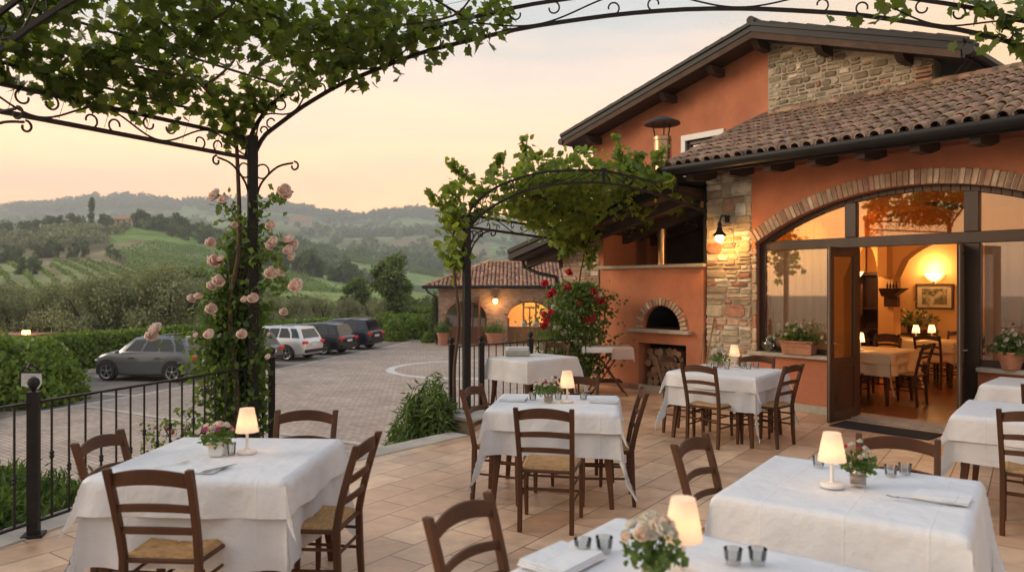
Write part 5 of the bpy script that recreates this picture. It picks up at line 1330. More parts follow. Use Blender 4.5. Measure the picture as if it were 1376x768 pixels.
def drape(mb,w,d,drop,top,seed=0,corner=.75,n=64,out=.012,wav=.012,skew=0.,g=.0):
    """cloth over a table w x d, hanging by drop; local coordinates"""
    r=random.Random(seed); ph=[r.uniform(0,6.28) for _ in range(8)]
    W=w/2+drop; D=d/2+drop; V=[]
    nx=n; ny=n
    def ax(h,H,k,n_):   # non uniform: denser outside
        t=k/n_*2-1; return t*H
    for i in range(nx+1):
        for j in range(ny+1):
            a=ax(w/2,W,i,nx); b=ax(d/2,D,j,ny); da=max(0,abs(a)-w/2); db=max(0,abs(b)-d/2); sa=1 if a>0 else -1; sb=1 if b>0 else -1
            ca=min(abs(a),w/2)*sa; cb=min(abs(b),d/2)*sb
            if da==0 and db==0:
                x,y,z=a,b,top+.0012*math.sin(a*9+ph[0])*math.sin(b*8+ph[1])
            else:
                m=min(da,db); Mx=max(da,db); e=Mx/drop
                rnd=.007; 
                # soft edge rounding
                zz=-(max(0,Mx-rnd)) if Mx>rnd else -Mx*Mx/(2*rnd)*.6
                px_=out*min(1,Mx/.03)+ .015*Mx
                # ripples along the edge
                if da>=db: s=cb+sb*db
                else: s=ca+sa*da
                rip=1.3*wav*e*(math.sin(s*11+ph[2]+(da>=db)*1.7)+.6*math.sin(s*23+ph[3]))*(.55+.45*min(1,abs(s)/(.5*max(w,d)))**2)
                px_+=rip+wav*.6*e
                x=ca; y=cb
                if da>=db:
                    x=sa*(w/2+px_); y=cb
                else:
                    y=sb*(d/2+px_); x=ca
                if m>0:
                    q=m*.26; x=sa*(w/2+px_*.8+q); y=sb*(d/2+px_*.8+q); 
                    sw=.035*e*math.sin(ph[4]+sa*2+sb)
                    x+=sw*m/drop; y-=sw*m/drop
                    zz-=m*corner
                z=top+zz
            V.append((x,y,z))
    Fc=[(i*(ny+1)+j,(i+1)*(ny+1)+j,(i+1)*(ny+1)+j+1,i*(ny+1)+j+1) for i in range(nx) for j in range(ny)]
    mb.add(V,Fc)
# cloth with ironed creases: bump by object coordinates
for key in ('cloth','cloth2'):
    m=M[key]; N,L=nodes_of(m); b=N['Principled BSDF']; tc=[x for x in N if x.type=='TEX_COORD'][0]; sp=N.new('ShaderNodeSeparateXYZ'); L.new(tc.outputs['Object'],sp.inputs[0]); acc=None
    for ax_ in ('X','Y'):
        for c0 in (-.33,0.02,.34):
            s_=N.new('ShaderNodeMath'); s_.operation='SUBTRACT'; L.new(sp.outputs[ax_],s_.inputs[0]); s_.inputs[1].default_value=c0+(.04 if ax_=='X' else 0)
            a_=N.new('ShaderNodeMath'); a_.operation='ABSOLUTE'; L.new(s_.outputs[0],a_.inputs[0])
            r_=N.new('ShaderNodeMapRange'); r_.inputs[1].default_value=0; r_.inputs[2].default_value=.006; r_.inputs[3].default_value=1; r_.inputs[4].default_value=0; L.new(a_.outputs[0],r_.inputs[0])
            if acc is None: acc=r_.outputs[0]
            else: q=N.new('ShaderNodeMath'); q.operation='ADD'; L.new(acc,q.inputs[0]); L.new(r_.outputs[0],q.inputs[1]); acc=q.outputs[0]
    bp=N.new('ShaderNodeBump'); bp.inputs['Strength'].default_value=.5; bp.inputs['Distance'].default_value=.003; L.new(acc,bp.inputs['Height'])
    old=[x for x in N if x.type=='BUMP' and x is not bp][0]; L.new(bp.outputs[0],old.inputs['Normal'])
def table_frame(label,x,y,rz,w,d,group=None,wood='wood',z0=0):
    t=thing('table',label,'table',(x,y,z0),rz,group); W=M[wood]
    mb=MB(); mb.box((0,0,.735),(w-.004,d-.004,.03)); build(mb,'tabletop',W,t,world=False)
    for sx in (-1,1):
        for sy in (-1,1):
            mb=MB(); X,Y=sx*(w/2-.06),sy*(d/2-.06); P=[];Ws=[]
            for z,o,s in ((0,.03,.018),(.12,.022,.021),(.35,.0,.027),(.55,-.006,.033),(.72,0,.036)): P.append((X+sx*o,Y+sy*o,z)); Ws.append((s,s))
            sqleg(mb,P,Ws); build(mb,'leg',W,t,world=False,bevel=.005,seg=1)
    mb=MB()
    for s in (-1,1): mb.box((0,s*(d/2-.06),.67),(w-.16,.02,.08)); mb.box((s*(w/2-.06),0,.67),(.02,d-.16,.08))
    build(mb,'apron',W,t,world=False); return t
def cloths(x,y,rz,w,d,d1,d2,l1,l2,seed,m1='cloth2',m2='cloth',z0=0,c1=.8,c2=.55):
    if d1:
        mb=MB(); drape(mb,w,d,d1,.757,seed,c1,wav=.017); o=build(mb,'tablecloth',M[m1],None,smooth=180); o.location=(x,y,z0); o.rotation_euler=(0,0,rz); tag(o,l1,'tablecloth')
    if d2:
        mb=MB(); drape(mb,w+.016,d+.016,d2,.763,seed+50,c2,out=.026,wav=.010); o=build(mb,'tablecloth',M[m2],None,smooth=180); o.location=(x,y,z0); o.rotation_euler=(0,0,rz); tag(o,l2,'tablecloth')
TB=[ # x,y,rot,w,d,under,over,name
 (-1.64,4.29,R(-3),1.0,.98,.46,.20,'leftmost table'),
 (.37,6.27,R(-8),1.0,.86,.36,.17,'centre table'),
 (2.50,8.64,R(-38),.98,.98,.38,.17,'table by the oven'),
 (1.66,3.63,R(-35),1.02,1.0,.44,.0,'large foreground table'),
 (.55,2.47,R(-37),1.0,1.0,.40,.0,'nearest table at the bottom border'),
 (4.05,5.74,R(-38),.98,.92,.36,.20,'table at the right border'),
 (5.32,7.42,R(-44),.9,.8,.34,.18,'small table below the right window'),
 (.29,10.30,R(-46),.76,.98,.30,.0,'rear corner table by the railing'),
]
for i,(x,y,rz,w,d,d1,d2,nm) in enumerate(TB):
    table_frame(f'brown wooden {nm} with curved legs, hidden under its white cloth',x,y,rz,w,d)
    if d2: cloths(x,y,rz,w,d,d1,d2,f'long white under cloth of the {nm}',f'white top cloth with pointed corners over the {nm}',i*3+1)
    else: cloths(x,y,rz,w,d,d1,0,f'single long white cloth with pointed corners on the {nm}','',i*3+1,m1='cloth',c1=.7)
TZ=.766
def tpos(k,u,v,z=None):
    x,y,rz=TB[k][:3]; c,s=math.cos(rz),math.sin(rz); return (x+u*c-v*s,y+u*s+v*c,TZ if z is None else z)
# table lamp
def make_lamp():
    t=thing('table_lamp','lamp','table lamp')
    mb=MB(); mb.lathe([(.052,0),(.054,.006),(.054,.014),(.048,.019),(.012,.021),(.0085,.03),(.0085,.15)],n=24); build(mb,'base',M['white'],t,world=False,smooth=35)
    mb=MB(); pr=[(.066,.125),(.040,.262)]; mb.lathe([(.066,.125),(.0405,.262)],n=28,cap=False); mb.lathe([(.0405,.262),(.001,.2625)],n=28,cap=False); build(mb,'lamp_shade',M['shade'],t,world=False,smooth=60)
    mb=MB(); mb.sphere((0,0,.185),.012,10,6); build(mb,'bulb',M['bulb'],t,world=False,smooth=180)
    return t
lp=make_lamp(); first=True
def lamp(p,label,e=.17):
    global first
    o=lp if first else copy_tree(lp); first=False; place(o,p,0,label,'small lit table lamps on the terrace tables')
    plight((p[0],p[1],p[2]+.168),e,(1,.46,.16),.012)
LMP=[(0,px(332,610,4.34),'glowing table lamp beside the white cube vase on the leftmost table'),(1,px(762,541,6.24),'glowing table lamp at the middle of the centre table'),(2,px(987,492,9.0),'small glowing table lamp on the table by the oven'),(3,px(1118,655,3.62),'glowing table lamp left of the posy on the large foreground table'),(4,(.575,2.50,TZ),'large looking glowing table lamp on the nearest table')]
for k,p,l in LMP: lamp((p[0],p[1],TZ),l)
# flowers
def posy(name,label,p,r,h,cols,vase,seed,nleaf=160,nb=14,bs=.022):
    t=thing(name,label,'flowers',(p[0],p[1],p[2])); rr=random.Random(seed); x,y,z=p; mb=MB()
    if vase=='cube': 
        mb.hexa([(x-.037,y-.037,z),(x+.037,y-.037,z),(x+.037,y+.037,z),(x-.037,y+.037,z),(x-.047,y-.047,z+.085),(x+.047,y-.047,z+.085),(x+.047,y+.047,z+.085),(x-.047,y+.047,z+.085)]); build(mb,'vase',M['white'],t,bevel=.006,seg=2); vh=.085
        mb=MB(); mb.tube([(x-.04,y-.05,z+.07),(x-.015,y-.058,z+.06),(x+.02,y-.056,z+.072),(x+.05,y-.05,z+.06)],.006,5); mb.sphere((x-.02,y-.06,z+.065),.012,8,5); build(mb,'ribbon',M['petpale'],t)
    else:
        mb.lathe([(.032,0),(.038,.01),(.038,.07),(.030,.085),(.034,.095)],(x,y,z),18,cap=False); build(mb,'vase',M['jar'],t,smooth=50); vh=.09
        mb=MB(); mb.lathe([(.0375,.012),(.0375,.05)],(x,y,z),18); build(mb,'label_band',M['petpale'],t,smooth=50)
    C=[];S=[]
    for _ in range(nleaf):
        a=rr.uniform(0,6.28); q=rr.random()**.6; C.append((x+math.cos(a)*r*q,y+math.sin(a)*r*q,z+vh-.01+rr.random()*h*.7*(1.1-q*.6)))
    leafblob('foliage',t,C,rng.uniform(.02,.045,len(C)),'roseleaf')
    for i in range(nb):
        a=rr.uniform(0,6.28); q=rr.random()**.5; pz=z+vh+h*(.55+.45*(1-q*q))*rr.uniform(.75,1.05)
        bloom(t,(x+math.cos(a)*r*q,y+math.sin(a)*r*q,pz),bs*rr.uniform(.7,1.25),rr.choice(cols),'blossom',(math.cos(a)*q,math.sin(a)*q-.4,.8))
    mb=MB()
    for i in range(6): mb.tube([(x+rr.uniform(-.02,.02),y+rr.uniform(-.02,.02),z+.01),(x+rr.uniform(-.04,.04),y+rr.uniform(-.04,.04),z+vh+h*.6)],.002,4)
    build(mb,'stem',M['roseleaf'],t); return t
a=px(292,613,4.28); posy('posy','pink and white posy in a white cube vase on the leftmost table',(a.x,a.y,TZ),.085,.11,['petpink','petmag','petwhite','petwhite','petpale'],'cube',1,150,16,.026)
a=px(737,541,6.24); posy('posy','wide pink and cream posy in a glass jar on the centre table',(a.x,a.y,TZ),.12,.12,['petpink','petwhite','petmag','petpale'],'jar',2,180,26,.022)
a=px(968,494,9.0); posy('posy','white posy among small glasses on the table by the oven',(a.x,a.y,TZ),.12,.13,['petwhite','petwhite','petpale'],'jar',3,150,24,.036)
a=px(1153,652,3.64); posy('posy','posy with one coral bloom in a glass jar on the large foreground table',(a.x,a.y,TZ),.075,.13,['petwhite','petwhite','petwhite','petpale','petred'],'jar',4,150,13,.022)
posy('posy','blurred white and magenta bouquet on the nearest table',(.46,2.42,TZ),.095,.14,['petwhite','petwhite','petwhite','petpale','petmag'],'jar',5,200,15,.036)
# small things: glasses, napkins, cutlery
def tumbler(p,label,r=.03,h=.075,grp='small glasses around the table flowers',tilt=False):
    mb=MB(); mb.lathe([(r*.8,0),(r,h),(r-.003,h),(r*.8-.003,.008),(.001,.008)],n=16,cap=False); mb.lathe([(r*.8,0),(.001,.0005)],n=16,cap=False)
    o=build(mb,'glass',M['jar'],None,smooth=40); o.location=p; tag(o,label,'glass',grp)
a=px(311,611,4.3); tumbler((a.x,a.y,TZ),'clear small glass between the cube vase and the lamp on the leftmost table',.026,.07)
a=px(302,612,4.34); tumbler((a.x-.01,a.y+.03,TZ),'clear small glass directly right of the cube vase on the leftmost table',.024,.06)
for xx,l in ((716,'clear small glass left of the posy on the centre table'),(750,'clear small glass between posy and lamp on the centre table'),(784,'upturned clear glass right of the lamp on the centre table')):
    a=px(xx,536,6.4); tumbler((a.x,a.y,TZ),l,.034,.06)
for i,xx in enumerate((953,962,977,998,1006,1016)):
    a=px(xx,496,8.75+.1*(i%2)); tumbler((a.x,a.y,TZ),'small clear glass in the cluster round the white posy on the oven table',.033,.065,'glasses clustered on the oven table')
def napkin(p,rz,label,w=.24,d=.15,h=.012):
    mb=MB()
    for k in range(3): mb.box((0.004*k,0.003*k,h*(k+.5)/3),(w-.006*k,d-.006*k,h/3-.0006))
    o=build(mb,'napkin',M['cloth'],None,bevel=.002,seg=1); o.location=p; o.rotation_euler=(0,0,rz); tag(o,label,'napkin')
def fork(p,rz,label):
    t=thing('fork',label,'fork',p,rz); mb=MB(); mb.tube([(0,-.1,.004),(0,0,.006),(0,.045,.004)],[.004,.0028,.006],5,flat=(1,.4)); build(mb,'handle',M['silver'],t,world=False)
    mb=MB()
    for k in range(4): mb.tube([((k-1.5)*.005,.045,.005),((k-1.5)*.0062,.07,.003),((k-1.5)*.006,.095,.008)],.0013,4)
    mb.box((0,.047,.005),(.022,.012,.002)); build(mb,'tines',M['silver'],t,world=False)
def knife(p,rz,label):
    t=thing('knife',label,'knife',p,rz); mb=MB(); mb.tube([(0,-.11,.005),(0,-.02,.005)],[.006,.0045],6,flat=(1,.6)); build(mb,'handle',M['silver'],t,world=False)
    mb=MB(); mb.extr([(-.004,-.02,.004),(.006,-.02,.004),(.007,.05,.004),(.004,.09,.004),(-.002,.1,.004),(-.004,.05,.004)],(0,0,.0015)); build(mb,'blade',M['silver'],t,world=False)
a=px(270,636,3.95); napkin((a.x,a.y,TZ+.001),R(-8),'folded white napkin on the leftmost table between fork and knives',.22,.17,.006)
a=px(232,628,4.05); fork((a.x,a.y,TZ),R(-38),'fork lying left of the napkin on the leftmost table')
a=px(293,635,3.92); knife((a.x,a.y,TZ+.008),R(-32),'left one of two knives on the leftmost table'); a=px(298,633,3.95); knife((a.x,a.y,TZ+.008),R(-34),'right one of two knives on the leftmost table')
a=px(690,539,6.35); napkin((a.x,a.y,TZ+.001),R(-12),'folded white napkin left of the posy on the centre table',.22,.16,.02)
a=px(812,541,6.25); napkin((a.x,a.y,TZ+.001),R(-14),'folded white napkin at the right end of the centre table',.24,.15,.02)
a=px(1265,668,3.42); napkin((a.x,a.y,TZ+.001),R(-38),'folded white napkin under the cutlery on the large foreground table',.23,.17,.012)
a=px(1222,672,3.38); fork((a.x,a.y,TZ+.002),R(52),'fork reaching over the napkin edge on the large foreground table')
a=px(1243,676,3.36); knife((a.x,a.y,TZ+.002),R(60),'knife along the napkin on the large foreground table')
a=px(755,757,2.63); napkin((a.x,a.y,TZ+.001),R(50),'stack of folded white napkins on the nearest table',.26,.2,.02)
# upturned tumblers waiting beside the cutlery
for (xx,yy,Y,l) in ((1197,640,3.83,'clear tumbler right of the posy on the large foreground table, the nearer to the posy'),(1216,637,3.87,'clear tumbler between posy and napkin on the large foreground table'),(1100,630,4.03,'clear tumbler behind and left of the lamp on the large foreground table'),(1134,627,4.05,'clear tumbler right behind the lamp on the large foreground table'),(783,744,2.72,'blurred clear tumbler beside the napkins on the nearest table'),(812,738,2.74,'blurred clear tumbler left of the bouquet on the nearest table'),(985,757,2.62,'blurred clear tumbler right of the lamp on the nearest table'),(1018,757,2.62,'blurred clear tumbler towards the right end of the nearest table')):
    a=px(xx,yy,Y); tumbler((a.x,a.y,TZ),l,.033,.052,'tumblers on the two foreground tables')
# box on corner table
t=thing('napkin_box','pale box of folded napkins on the rear corner table','box',(0.07,10.45,.762)); mb=MB(); mb.box((.07,10.45,.80),(.34,.2,.075),rz=.1); build(mb,'case',M['stone_sill'],t,bevel=.006)
mb=MB(); 
for k in range(4): mb.box((.07+.01*(k%2),10.45,.843+k*.012),(.30,.17,.011),rz=.1+.03*k)
build(mb,'napkins',M['cloth'],t)
# lantern sign beyond the railing
t=thing('sign','small white plaque under a dark lantern hood on a thin pole beyond the railing','sign',px(42,620,5.9)); c=px(41,510,5.9)
mb=MB(); mb.tube([c+Vector((0,0,-.06)),Vector((c.x,c.y,-.9))],.009,6); build(mb,'pole',M['iron'],t)
mb=MB(); mb.extr([c+Vector((-.075,0,-.05)),c+Vector((.06,0,-.07)),c+Vector((.085,0,-.03)),c+Vector((.08,0,.055)),c+Vector((-.075,0,.055))],(0,.012,0)); build(mb,'plaque',M['plate'],t)
mb=MB(); mb.tube([c+Vector((-.085,0,.06)),c+Vector((.088,0,.06))],.008,5); mb.tube([c+Vector((-.08,0,.06)),c+Vector((-.04,0,.10)),c+Vector((0,0,.115)),c+Vector((.04,0,.10)),c+Vector((.085,0,.06))],.007,5); mb.tube([c+Vector((-.082,0,.06)),c+Vector((-.082,0,-.055))],.006,4); mb.lathe([(.03,0),(.012,.035)],(c.x,c.y,c.z+.1),10)
build(mb,'hood',M['iron'],t)
mb=MB()
for k,(w_,z_) in enumerate(((.09,.03),(.11,.012),(.07,-.006),(.10,-.022))): mb.box((c.x,c.y-.002,c.z+z_),(w_,.002,.004))
build(mb,'lettering',M['stone_sill'],t)
# serving stand
sx,sy=1.52,11.95
t=thing('serving_stand','folding dark wood serving stand with crossed legs beside the oven','stand',(sx,sy,0))
for s in (-1,1):
    for q in (-1,1):
        mb=MB(); mb.tube([(sx+q*.30,sy+s*.22,0),(sx-q*.22+0*s,sy+s*.22,.74)],.016,4); build(mb,'leg',M['wood'],t)
mb=MB(); mb.box((sx,sy,.755),(.72,.5,.03)); build(mb,'tray',M['beam'],t)
mb=MB(); mb.box((sx-.02,sy,.22),(.5,.4,.02)); build(mb,'shelf',M['beam'],t)
def flatcloth(name,label,cx,cy,w,d,drop,z,m,rz=0,seed=3):
    mb=MB(); drape(mb,w,d,drop,z,seed,.3,n=40,wav=.006); o=build(mb,name,M[m],None,smooth=180); o.location=(cx,cy,0); o.rotation_euler=(0,0,rz); tag(o,label,'cloth')
flatcloth('cloth','white cloth over the serving stand beside the oven',sx-.06,sy,.66,.52,.09,.776,'cloth')
flatcloth('towel','striped rosy towel hanging over the right end of the serving stand',sx+.22,sy-.01,.30,.54,.20,.784,'stripe')
# door mat
o=MB(); o.box((0,0,.008),(1.15,.46,.014)); o=build(o,'doormat',M['mat'],None,bevel=.004,seg=1); p=F(.62,-.52,0); o.location=p; o.rotation_euler=(0,0,FA); tag(o,'dark rubber door mat in front of the open restaurant door','doormat')
# window planters
def planter(name,label,u,off,w,z,col,seed,round_=False):
    c=F(u,off,z); t=thing(name,label,'planter',c,FA); rr=random.Random(seed)
    mb=MB()
    if round_: mb.lathe([(.09,0),(.13,.17),(.14,.17),(.14,.2),(.12,.2),(.11,.16)],n=20); h=.18
    else:
        mb.hexa([(-w/2+.02,-.075,0),(w/2-.02,-.075,0),(w/2-.02,.075,0),(-w/2+.02,.075,0),(-w/2,-.095,.165),(w/2,-.095,.165),(w/2,.095,.165),(-w/2,.095,.165)])
        mb.box((0,0,.172),(w+.03,.22,.03)); mb.tube([(-w/2+.05,-.088,.10),(0,-.092,.115),(w/2-.05,-.088,.10)],.008,5); h=.18
    build(mb,'pot',M['terracotta'],t,world=False,bevel=.006,smooth=40)
    C=[]; n=420
    for _ in range(n):
        a=rr.gauss(0,w*.30); b=rr.gauss(0,.07); C.append((a,b,h+abs(rr.gauss(0,.085))+.02-abs(a)*.1))
    P=np.array(C); V,F_=scatter(tmpl_leaf(1.),P,rng.uniform(.035,.065,n),rand_rot(n)); fast_mesh('foliage',V,F_,3,M['roseleaf'],t,world=False)
    for _ in range(20):
        p=(rr.gauss(0,w*.28),rr.gauss(-.07,.05),h+rr.uniform(.05,.27)); d=Vector((rr.gauss(0,.3),-1,.7)).normalized(); m=np.array(d.to_track_quat('Z','Y').to_matrix())
        fast_mesh('blossom',(m@RT[0].T).T*.036*rr.uniform(.7,1.2)+np.array(p),RT[1],3,M[col],t,smooth=True,world=False)
    return t
planter('planter','terracotta trough of white geraniums on the left window sill',-.72,-.03,.46,.797,'petwhite',3)
planter('planter','pot of white geraniums on the right window sill',1.80,-.02,.26,.797,'petwhite',4,True)
c=F(-1.18,-.01,.797); t=thing('ornament','round glass ornament with white blossoms left of the window trough','ornament',c)
mb=MB(); mb.lathe([(.03,0),(.03,.02),(.09,.06),(.105,.11),(.09,.16),(.05,.19),(.055,.2)],c,18,cap=False); build(mb,'bowl',M['jar'],t,smooth=60)
leafblob('foliage',t,[(c.x+random.gauss(0,.035),c.y+random.gauss(0,.035),c.z+.03+random.random()*.16) for _ in range(110)],rng.uniform(.025,.045,110),'vineleaf')
for k in range(5): bloom(t,(c.x+random.gauss(.02,.05),c.y-.03+random.gauss(0,.03),c.z+.15+random.random()*.09),.026,'petwhite')
# wall lantern on the stone pier
u=ovenx(970,-.2); c=F(u,-.26,0)
t=thing('wall_lamp','black dome wall lamp with bright bulb on the stone corner pier','wall lamp',F(u,-.04,2.5))
mb=MB(); mb.lathe([(.012,2.62),(.035,2.60),(.04,2.56),(.07,2.52),(.10,2.49),(.103,2.478),(.08,2.488),(.02,2.53)],(c.x,c.y,0),24); build(mb,'lamp_shade',M['iron'],t,smooth=60)
mb=MB(); mb.lathe([(.025,2.60),(.032,2.63),(.032,2.66),(.015,2.69)],(c.x,c.y,0),14); mb.tube([c+UZ*2.68,c+UZ*2.78-NV*-.05,F(u,-.10,2.79),F(u,-.06,2.73)],.010,6); mb.lathe([(.035,2.69),(.035,2.79)],tuple(F(u,-.06,0)),10)
ring(mb,F(u+.12,-.07,2.36),RV,UZ,.025,.006); mb.tube([F(u+.12,-.07,2.38),F(u+.12,-.07,2.62)],.004,4); build(mb,'bracket',M['iron'],t,smooth=50)
mb=MB(); mb.sphere((c.x,c.y,2.445),.062,14,10); build(mb,'bulb',M['bulb'],t,smooth=180)
plight((c.x-.02,c.y-.02,2.40),36,(1,.50,.14),.07)
# fire tools
for k,(xp,l) in enumerate(((937,'pale wooden oven peel handle leaning upright beside the niche'),(944,'thin wooden oven pole leaning at a slant against the stone pier'))):
    u=ovenx(xp-(2 if k==0 else 4),-.2); t=thing('oven_tool',l,'oven tool',F(u,-.22,0)); mb=MB(); mb.tube([F(u,-.2,0.0),F(u+(.03 if k==0 else .16),-.04,1.06 if k==0 else 1.28)],.013,6); build(mb,'handle',M['logend'] if k==0 else M['soffit'],t)
    mb=MB(); mb.hexa([F(u-.05,-.22,.0),F(u+.05,-.22,.0),F(u+.05,-.2,.0),F(u-.05,-.2,.0),F(u-.03,-.20,.16),F(u+.03,-.20,.16),F(u+.03,-.185,.16),F(u-.03,-.185,.16)]); build(mb,'blade',M['iron'],t)
# firewood: each log its own thing
rr=random.Random(3); k=0
lu0,lu1=NU0+.06,NU1-.1
lm={}
logs=[]
z=.055; row=0
while z<.66:
    u=lu0+.06+(.05 if row%2 else 0)
    while u<lu1-.02:
        r=rr.uniform(.045,.075); logs.append((u,z+rr.uniform(-.01,.01),r)); u+=r*1.9
    z+=.10; row+=1
for i,(u,z,r) in enumerate(logs):
    o0=rr.uniform(.06,.16); mb=MB(); mb.mi=0; n=9; P=[];jit=[rr.uniform(.8,1.12) for _ in range(n)]
    a0_=rr.uniform(-.12,.12)
    V=[]
    for e,o in enumerate((o0,o0+.45)):
        for q in range(n): an=2*math.pi*q/n; V.append(F(u+math.cos(an)*r*jit[q]+a0_*e*.5,o,max(z+math.sin(an)*r*jit[q],.012)))
    mb.add(V,[(q,n+q,n+(q+1)%n,(q+1)%n) for q in range(n)]+[tuple(n+q for q in range(n-1,-1,-1))]); mb.mi=1; mb.add([V[q]-NV*.002 for q in range(n)],[tuple(range(n))])
    o=build(mb,'firewood_log',[M['logwood'],M['logend']],None,at=tuple(F(u,o0,z))); tag(o,'split firewood log stacked in the niche below the oven','log','firewood logs stacked in the niche')

# ---------------- inside the dining room
chi=make_chair('woodin'); fi=[True]
def ichair(x,y,fx,fy,l): 
    put_chair(chi,fi[0],x,y,fx,fy,l,'dark chairs in the dining room',z=IZ,toptop=False); fi[0]=False
IT=[(5.05,11.55,R(-41),.9,.9,'first indoor table behind the open door'),(7.15,12.9,R(-41),1.1,1.0,'second indoor table towards the back wall')]
def Fi(u,o): p=F(u,o,0); return p.x,p.y
x1,y1=Fi(-.35,1.55) ; x2,y2=Fi(.05,3.2)
x1,y1=(1170-688)/1000*11.2,11.2; x2,y2=(1243-688)/1000*13.1,13.1
IT=[(x1,y1,FA,.9,.95,'indoor table just inside the open door'),(x2,y2,FA,1.15,.9,'indoor table in the middle of the dining room')]
for i,(x,y,rz,w,d,nm) in enumerate(IT):
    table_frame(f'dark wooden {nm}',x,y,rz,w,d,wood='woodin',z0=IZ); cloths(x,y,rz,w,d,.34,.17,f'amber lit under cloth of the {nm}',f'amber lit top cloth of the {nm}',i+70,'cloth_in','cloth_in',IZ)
cA=RV; cN=NV
def rel(c,a,b): p=Vector((c[0],c[1],0))+RV*a+NV*b; return p.x,p.y
for (tx,ty,a,b,fa,fb,l) in ((x1,y1,.72,-.05,-1,0,'dark indoor chair right of the table just inside the door'),(x1,y1,-.1,.75,0,-1,'dark indoor chair behind the table just inside the door'),(x1,y1,-.1,-.72,0,1,'dark indoor chair in front of the table just inside the door'),
  (x2,y2,-.30,-.74,0,1,'dark indoor chair with its back to the door at the middle table'),(x2,y2,.32,-.72,0,1,'second dark indoor chair near side of the middle table'),(x2,y2,.88,.0,-1,0,'dark indoor chair at the right end of the middle table'),(x2,y2,-.9,.1,1,0,'dark indoor chair at the left end of the middle table'),(x2,y2,-.28,.72,0,-1,'dark indoor chair beyond the middle table, left one'),(x2,y2,.3,.72,0,-1,'dark indoor chair beyond the middle table, right one')):
    p=rel((tx,ty),a,b); f=RV*fa+NV*fb; ichair(p[0],p[1],f.x,f.y,l)
def ilamp(p,l):
    o=copy_tree(lp); place(o,p,0,l,'small lit lamps on the dining room tables'); plight((p[0],p[1],p[2]+.19),2.5,(1,.55,.2),.02)
q=px(1156,489,10.9); ilamp((q.x,q.y,IZ+.765),'small lit lamp on the indoor table just inside the door')
q=px(1231,462,13.0); ilamp((q.x,q.y,IZ+.765),'left small lit lamp on the middle indoor table')
q=px(1252,462,13.1); ilamp((q.x,q.y,IZ+.765),'right small lit lamp on the middle indoor table')
q=px(1345,452,10.4); 
t=thing('side_table','small cloth covered indoor table behind the right window','table',(F(2.2,1.3,0).x,F(2.2,1.3,0).y,IZ),FA); mb=MB(); mb.box((0,0,.735),(.9,.8,.03)); build(mb,'tabletop',M['woodin'],t,world=False)
for sx_ in (-1,1):
    for sy_ in (-1,1): mb=MB(); mb.box((sx_*.4,sy_*.35,.36),(.05,.05,.72)); build(mb,'leg',M['woodin'],t,world=False)
p=F(2.2,1.3,0); cloths(p.x,p.y,FA,.9,.8,.3,0,'cloth of the indoor table behind the right window','',90,'cloth_in','cloth_in',IZ)
ilamp((p.x-.1,p.y,IZ+.765),'small lit lamp glowing through the right window')
# sconces
def sconce(c,nrm,label,e):
    t=thing('wall_sconce',label,'wall lamp',c); n=Vector(nrm).normalized(); a=Vector((-n.y,n.x,0)); mb=MB(); V=[];k=14;rows=[(.03,-.08),(.10,-.03),(.15,.03),(.165,.07)]
    for r,z in rows:
        for i in range(k+1): an=math.pi*i/k; V.append(Vector(c)+a*math.cos(an)*r+n*math.sin(an)*r*.8+UZ*z)
    mb.add(V,[(j*(k+1)+i,j*(k+1)+i+1,(j+1)*(k+1)+i+1,(j+1)*(k+1)+i) for j in range(3) for i in range(k)]); build(mb,'lamp_shade',M['sconce'],t,smooth=180)
    mb=MB(); mb.sphere(Vector(c)-UZ*.10+n*.02,.022,8,6); build(mb,'finial',M['iron'],t)
    plight(tuple(Vector(c)+n*.16+UZ*.16),e,(1,.56,.21),.10)
def on_plane(xp,o): s=(xp-688)/1000; A=P0+NV*o; return (s*A.y-A.x)/(RV.x-s*RV.y)
ub=on_plane(1255,RB-.02); c=F(ub,RB-.02,0); zc=CAMZ+(384-372)/1000*c.y
sconce((c.x,c.y,zc),-NV,'glowing glass sconce on the back wall above the framed picture',22)
us_=-2.05; c=F(us_,AO0-.02,0); us_=on_plane(1148,AO0-.02); c=F(us_,AO0-.02,0); sconce((c.x,c.y,CAMZ+(384-370)/1000*c.y),-NV,'glowing flared sconce left of the narrow indoor arch',26)
c=F(4.2,2.0,2.6); plight(tuple(c),70,(1,.52,.18),.2)
c=F(-1.3,1.5,2.55); plight(tuple(c),22,(1,.52,.18),.2)
# picture, shelf, cabinet
def framed(xc,yc,w,h,o,label):
    u=on_plane(xc,o); c=F(u,o,0); z=CAMZ+(384-yc)/1000*c.y; t=thing('picture',label,'picture',F(u,o,z)); mb=MB()
    for a,b,c_,d in ((-w/2,w/2,h/2-.03,h/2),(-w/2,w/2,-h/2,-h/2+.03),(-w/2,-w/2+.03,-h/2+.03,h/2-.03),(w/2-.03,w/2,-h/2+.03,h/2-.03)): fbox(mb,u+a,u+b,o-.04,o-.005,z+c_,z+d)
    build(mb,'frame',M['frame'],t); mb=MB(); fbox(mb,u-w/2+.03,u+w/2-.03,o-.02,o-.008,z-h/2+.03,z+h/2-.03); build(mb,'mount',mat('picture_mount',(.55,.45,.30),.8),t)
    mb=MB(); fbox(mb,u-w/2+.11,u+w/2-.11,o-.024,o-.0205,z-h/2+.09,z+h/2-.09); build(mb,'print',mat('picture_print',(.16,.13,.08),.8,.6,14,col2=(.32,.27,.17),c2s=7),t)
framed(1256,398,.66,.48,RB,'framed landscape print with wide mount on the back wall')
framed(1151,402,.22,.55,AO0,'narrow framed picture on the wall beside the indoor arch')
